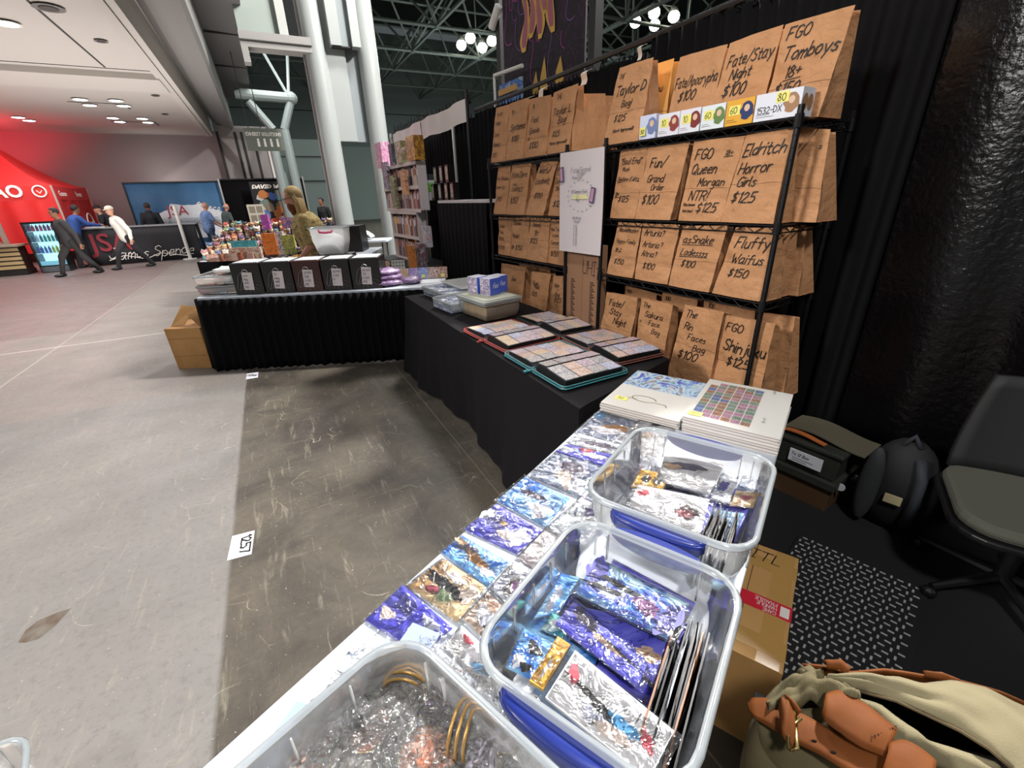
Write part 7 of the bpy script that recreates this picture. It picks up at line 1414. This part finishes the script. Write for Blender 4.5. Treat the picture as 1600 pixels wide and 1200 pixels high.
# far small items right of the seller
for k, (px, c_) in enumerate(((508, ['c8b8a8', 'b04a3a', 'e8e0d8']), (520, ['a8a8b0', 'c94a3a', 'e0dcd8']), (533, ['4a8a9a', 'd8b06a', 'a8c0c0']), (546, ['d89a7a', 'b05a5a', 'e8e0d8']), (556, ['6a7a9a', '3a3a4a', 'b0b8c0']))):
    p = WO.y(px, 352, 9.25); q = MB(); q.box(-.07, -.04, 0, .07, .04, .22); tag(q.build('toy_package', art('toy%d' % k, c_, 14, .4, .5), loc=(p.x, 9.25, .865)), 'small toy package behind the pink-handled bin, %s from the left' % ['first', 'second', 'third', 'fourth', 'fifth'][k], 'package', 'toy packages on the far white shelf')
t = table('high white table holding the toy packages', Frame(-3.95, 8.95, 3), 0, 0, 1.6, .6, .86)
q = MB(); q.grid(lambda a, b: ((a-.5)*.5, (b-.5)*.3, .16-.5*abs(a-.5)**2+.03*noise.noise(Vector((a*6, b*6, 1)))), 14, 10); tag(q.build('plastic_heap', mat('heap_white', 'd8dcd8', .4, coat=.4), loc=(-2.95, 9.3, .87), smooth=True, solid=.01), 'heap of white wrapped goods beside the toy packages', 'goods')
# ------------------------------------------------------------------ book racks and boxes along the far drape
RK = WALL
def shelf_unit(lb, x0, x1, y, z0, z1, nrow, depth=.3, grp=None, bookc=None, tall=True):
    t = thing('book_rack', lb, 'shelving', WALL.w((x0+x1)/2, y, z0), WALL.a, 'white book racks'); w = x1-x0; h = (z1-z0)
    q = MB(); q.box(-w/2, depth-.01, 0, w/2, depth, h); q.build('back_panel', mat('rack_shade', '9a8f90', .6), t)
    for sx in (-1, 1): q = MB(); q.box(sx*w/2-.008, 0, 0, sx*w/2+.008, depth, h); q.build('side_panel', mat('rack_white', 'c9bfc0', .5), t)
    for k in range(nrow+1): q = MB(); z = h*k/nrow; q.box(-w/2, 0, z-.008, w/2, depth, z+.008); q.box(-w/2, -.01, z-.03, w/2, 0, z+.015); q.build('shelf', mat('rack_white', ''), t)
    rn = random.Random(int(x0*100)); 
    for k in range(nrow):
        x = -w/2+.02; zz = h*k/nrow+.009; i = 0
        while x < w/2-.05:
            th = rn.uniform(.022, .04); hh = h/nrow*rn.uniform(.72, .86); c_ = rn.choice(bookc); p = WALL.w((x0+x1)/2+x+th/2, y+.03, z0+zz)
            q = MB(); q.box(-th/2, 0, 0, th/2, .075, hh, 0); q.box(-th/2+.003, -.0008, hh*.55, th/2-.003, 0, hh*.9, 1)
            tag(q.build('paperback', [mat('spine_'+c_, c_, .5), rn.choice((m_bw, mat('spine_label', '8a4a50', .5), mat('spine_label2', 'd8b070', .5)))], loc=p, rot=WALL.a), 'paperback on the %s shelf of the %s' % (['lowest', 'middle', 'upper', 'top'][k] if nrow > 2 else ['lower', 'upper'][k], lb.replace('white ', '')), 'book', 'paperbacks on the %s shelf of the %s' % (['lowest', 'middle', 'upper', 'top'][k] if nrow > 2 else ['lower', 'upper'][k], lb.replace('white ', ''))); x += th+.002
    return t
BC1 = ['b08a88', '5a3a44', 'c9b0ac', '7a4a50', 'd0c0bc', '3a3a50', 'a8706a', '8a8a9a']; BC2 = ['4a4a5a', 'b07a3a', '6a3a3a', 'c9a090', '2f3a4a', '8a4a3a', 'd0b8a8', '7a6a8a']
shelf_unit('upper white book rack at the drape end', -7.35, -5.86, 2.2, 1.45, 2.02, 2, .12, bookc=BC1); shelf_unit('lower white book rack at the drape end', -7.2, -6.05, 2.2, .76, 1.42, 2, .12, bookc=BC2)
t = table('dark table carrying the white book racks', Frame(*WALL.w(-7.4, 1.95).xy, -59.25), 0, 0, 1.85, .6, .75, m_black)
q = MB(); q.box(-7.42, 1.93, .01, -5.38, 1.95, .745); tag(q.build('tablecloth', m_cloth, loc=WALL.w(0, 0), rot=WALL.a), 'black cloth in front of the book rack table', 'tablecloth')
# boxed sets standing on the upper rack
for k, (px, w, h, c_, lb) in enumerate(((588, .30, .33, ['d88ab0', 'e8b0c8', 'b06a9a', 'f0d8e0'], 'big pink boxed set at the left of the rack top'), (606, .14, .26, ['5a5a7a', '2a2a3a', '9a9ab0'], 'dark violet boxed set on the rack top'), (618, .24, .26, ['d8d0cc', '8aa06a', '8a5a50', 'e8e4e0'], 'pale green and white boxed set on the rack top'), (637, .28, .27, ['b0762a', 'd8a040', '6a4a2a', 'c98a3a'], 'golden boxed set at the right of the rack top'))):
    p = WALL.y(px, 260, 2.1); q = MB(); q.box(-w/2, 0, 0, w/2, .13, h); tag(q.build('boxed_set', art('set%d' % k, c_, 9, .35, .5), loc=WALL.w(p.x, 2.16, 2.031), rot=WALL.a), lb, 'box', 'boxed sets on top of the book rack')
for k, (px, py, w, h, c_, lb) in enumerate(((600, 275, .22, .36, ['6a6a86', '2f2f46', 'b8b0c0', '8a5a70'], 'tall violet and gray box set hung before the upper rack'), (612, 300, .2, .42, ['d8d4cc', '7a9a5a', '6a4a40', 'c8a890'], 'long pale box with green print hung before the upper rack'), (628, 285, .16, .3, ['c07a50', 'e0b080', '7a3a3a'], 'orange and pink box before the upper rack'))):
    p = WALL.y(px, py, 2.12); q = MB(); q.box(-w/2, 0, 0, w/2, .045, h); tag(q.build('boxed_set', art('hs%d' % k, c_, 10, .35, .5), loc=WALL.w(p.x, 2.135, p.z-h/2), rot=WALL.a), lb, 'box', 'box sets in front of the upper rack')
# black skirted high shelf with boxes in front of the drape
t = thing('skirted_shelf', 'tall black-skirted shelf with a white edge before the drape', 'shelf', WALL.w(-4.9, 2.3, 0), WALL.a)
q = MB(); q.box(-.62, 0, 1.53, .66, .4, 1.56); q.build('shelf_top', mat('shelf_white', 'c9c4c8', .5), t)
q = MB(); q.grid(lambda a, b: (-.62+1.28*a, -.01-.02*math.sin(a*70)*(1.1-b), .02+1.51*b), 130, 4); q.grid(lambda a, b: (-.62, .4*a, .02+1.51*b), 4, 2); q.build('skirt_cloth', m_drape, t, smooth=True, solid=.003)
for k in range(7):
    row = 0 if k < 4 else 1; px = (687, 697, 706, 676)[k] if row == 0 else (682, 691, 700)[k-4]
    p = WALL.y(px, 300, 2.36); q = MB(); q.box(-.045, 0, 0, .045, .08, .19, 0); q.box(-.032, -.002, .03, .032, 0, .17, 1)
    tag(q.build('statue_box', [m_gbox, art('statue_print', ['b8a070', '5a4a3a', 'd8cfc0', '8a7a5a'], 22, .35, .5)], loc=WALL.w(p.x, 2.36, 1.562+.195*row), rot=WALL.a), 'black box with a gold statue picture, %s' % ('lower row' if row == 0 else 'upper row'), 'box', 'black statue boxes, %s' % ('lower row' if row == 0 else 'upper row'))
for k, (c_, h, w, lb) in enumerate((('c9c8d0', .10, .12, 'stack of pale sheets under the green boxes'), ('63b53a', .055, .11, 'lower bright green box'), ('74c848', .055, .11, 'upper bright green box'), ('d8dade', .035, .11, 'white box on the green ones'), ('3c4048', .07, .11, 'dark box topmost on the green ones'))):
    p = WALL.y(660, 300, 2.33); z = 1.562+[0, .10, .156, .212, .248][k]; q = MB(); q.box(-w/2, 0, 0, w/2, .16, h); tag(q.build('small_box', mat('sb_'+c_, c_, .5), loc=WALL.w(p.x, 2.33, z), rot=WALL.a, bevel=.002), lb, 'box', None)
# goods standing lower on the left of the skirt
for k, (px, py, w, h, c_, lb) in enumerate(((660, 355, .14, .26, ['3a5a9a', 'd0d4d8', 'c04a4a'], 'blue and white package hanging at the shelf end'), (662, 380, .2, .3, ['c0b8b8', '5a5a6a', 'a04a4a'], 'pale package low at the shelf end'), (649, 348, .1, .28, ['c84a34', 'd8904a', '5a2a2a'], 'red and orange package at the shelf end'))):
    p = WALL.y(px, py, 2.0); q = MB(); q.box(-w/2, 0, 0, w/2, .08, h); tag(q.build('toy_package', art('tp%d' % k, c_, 14, .4, .5), loc=WALL.w(-5.72+.0*k, 2.15-.12*k, .755 if k else 1.0), rot=WALL.a), lb, 'package', None)
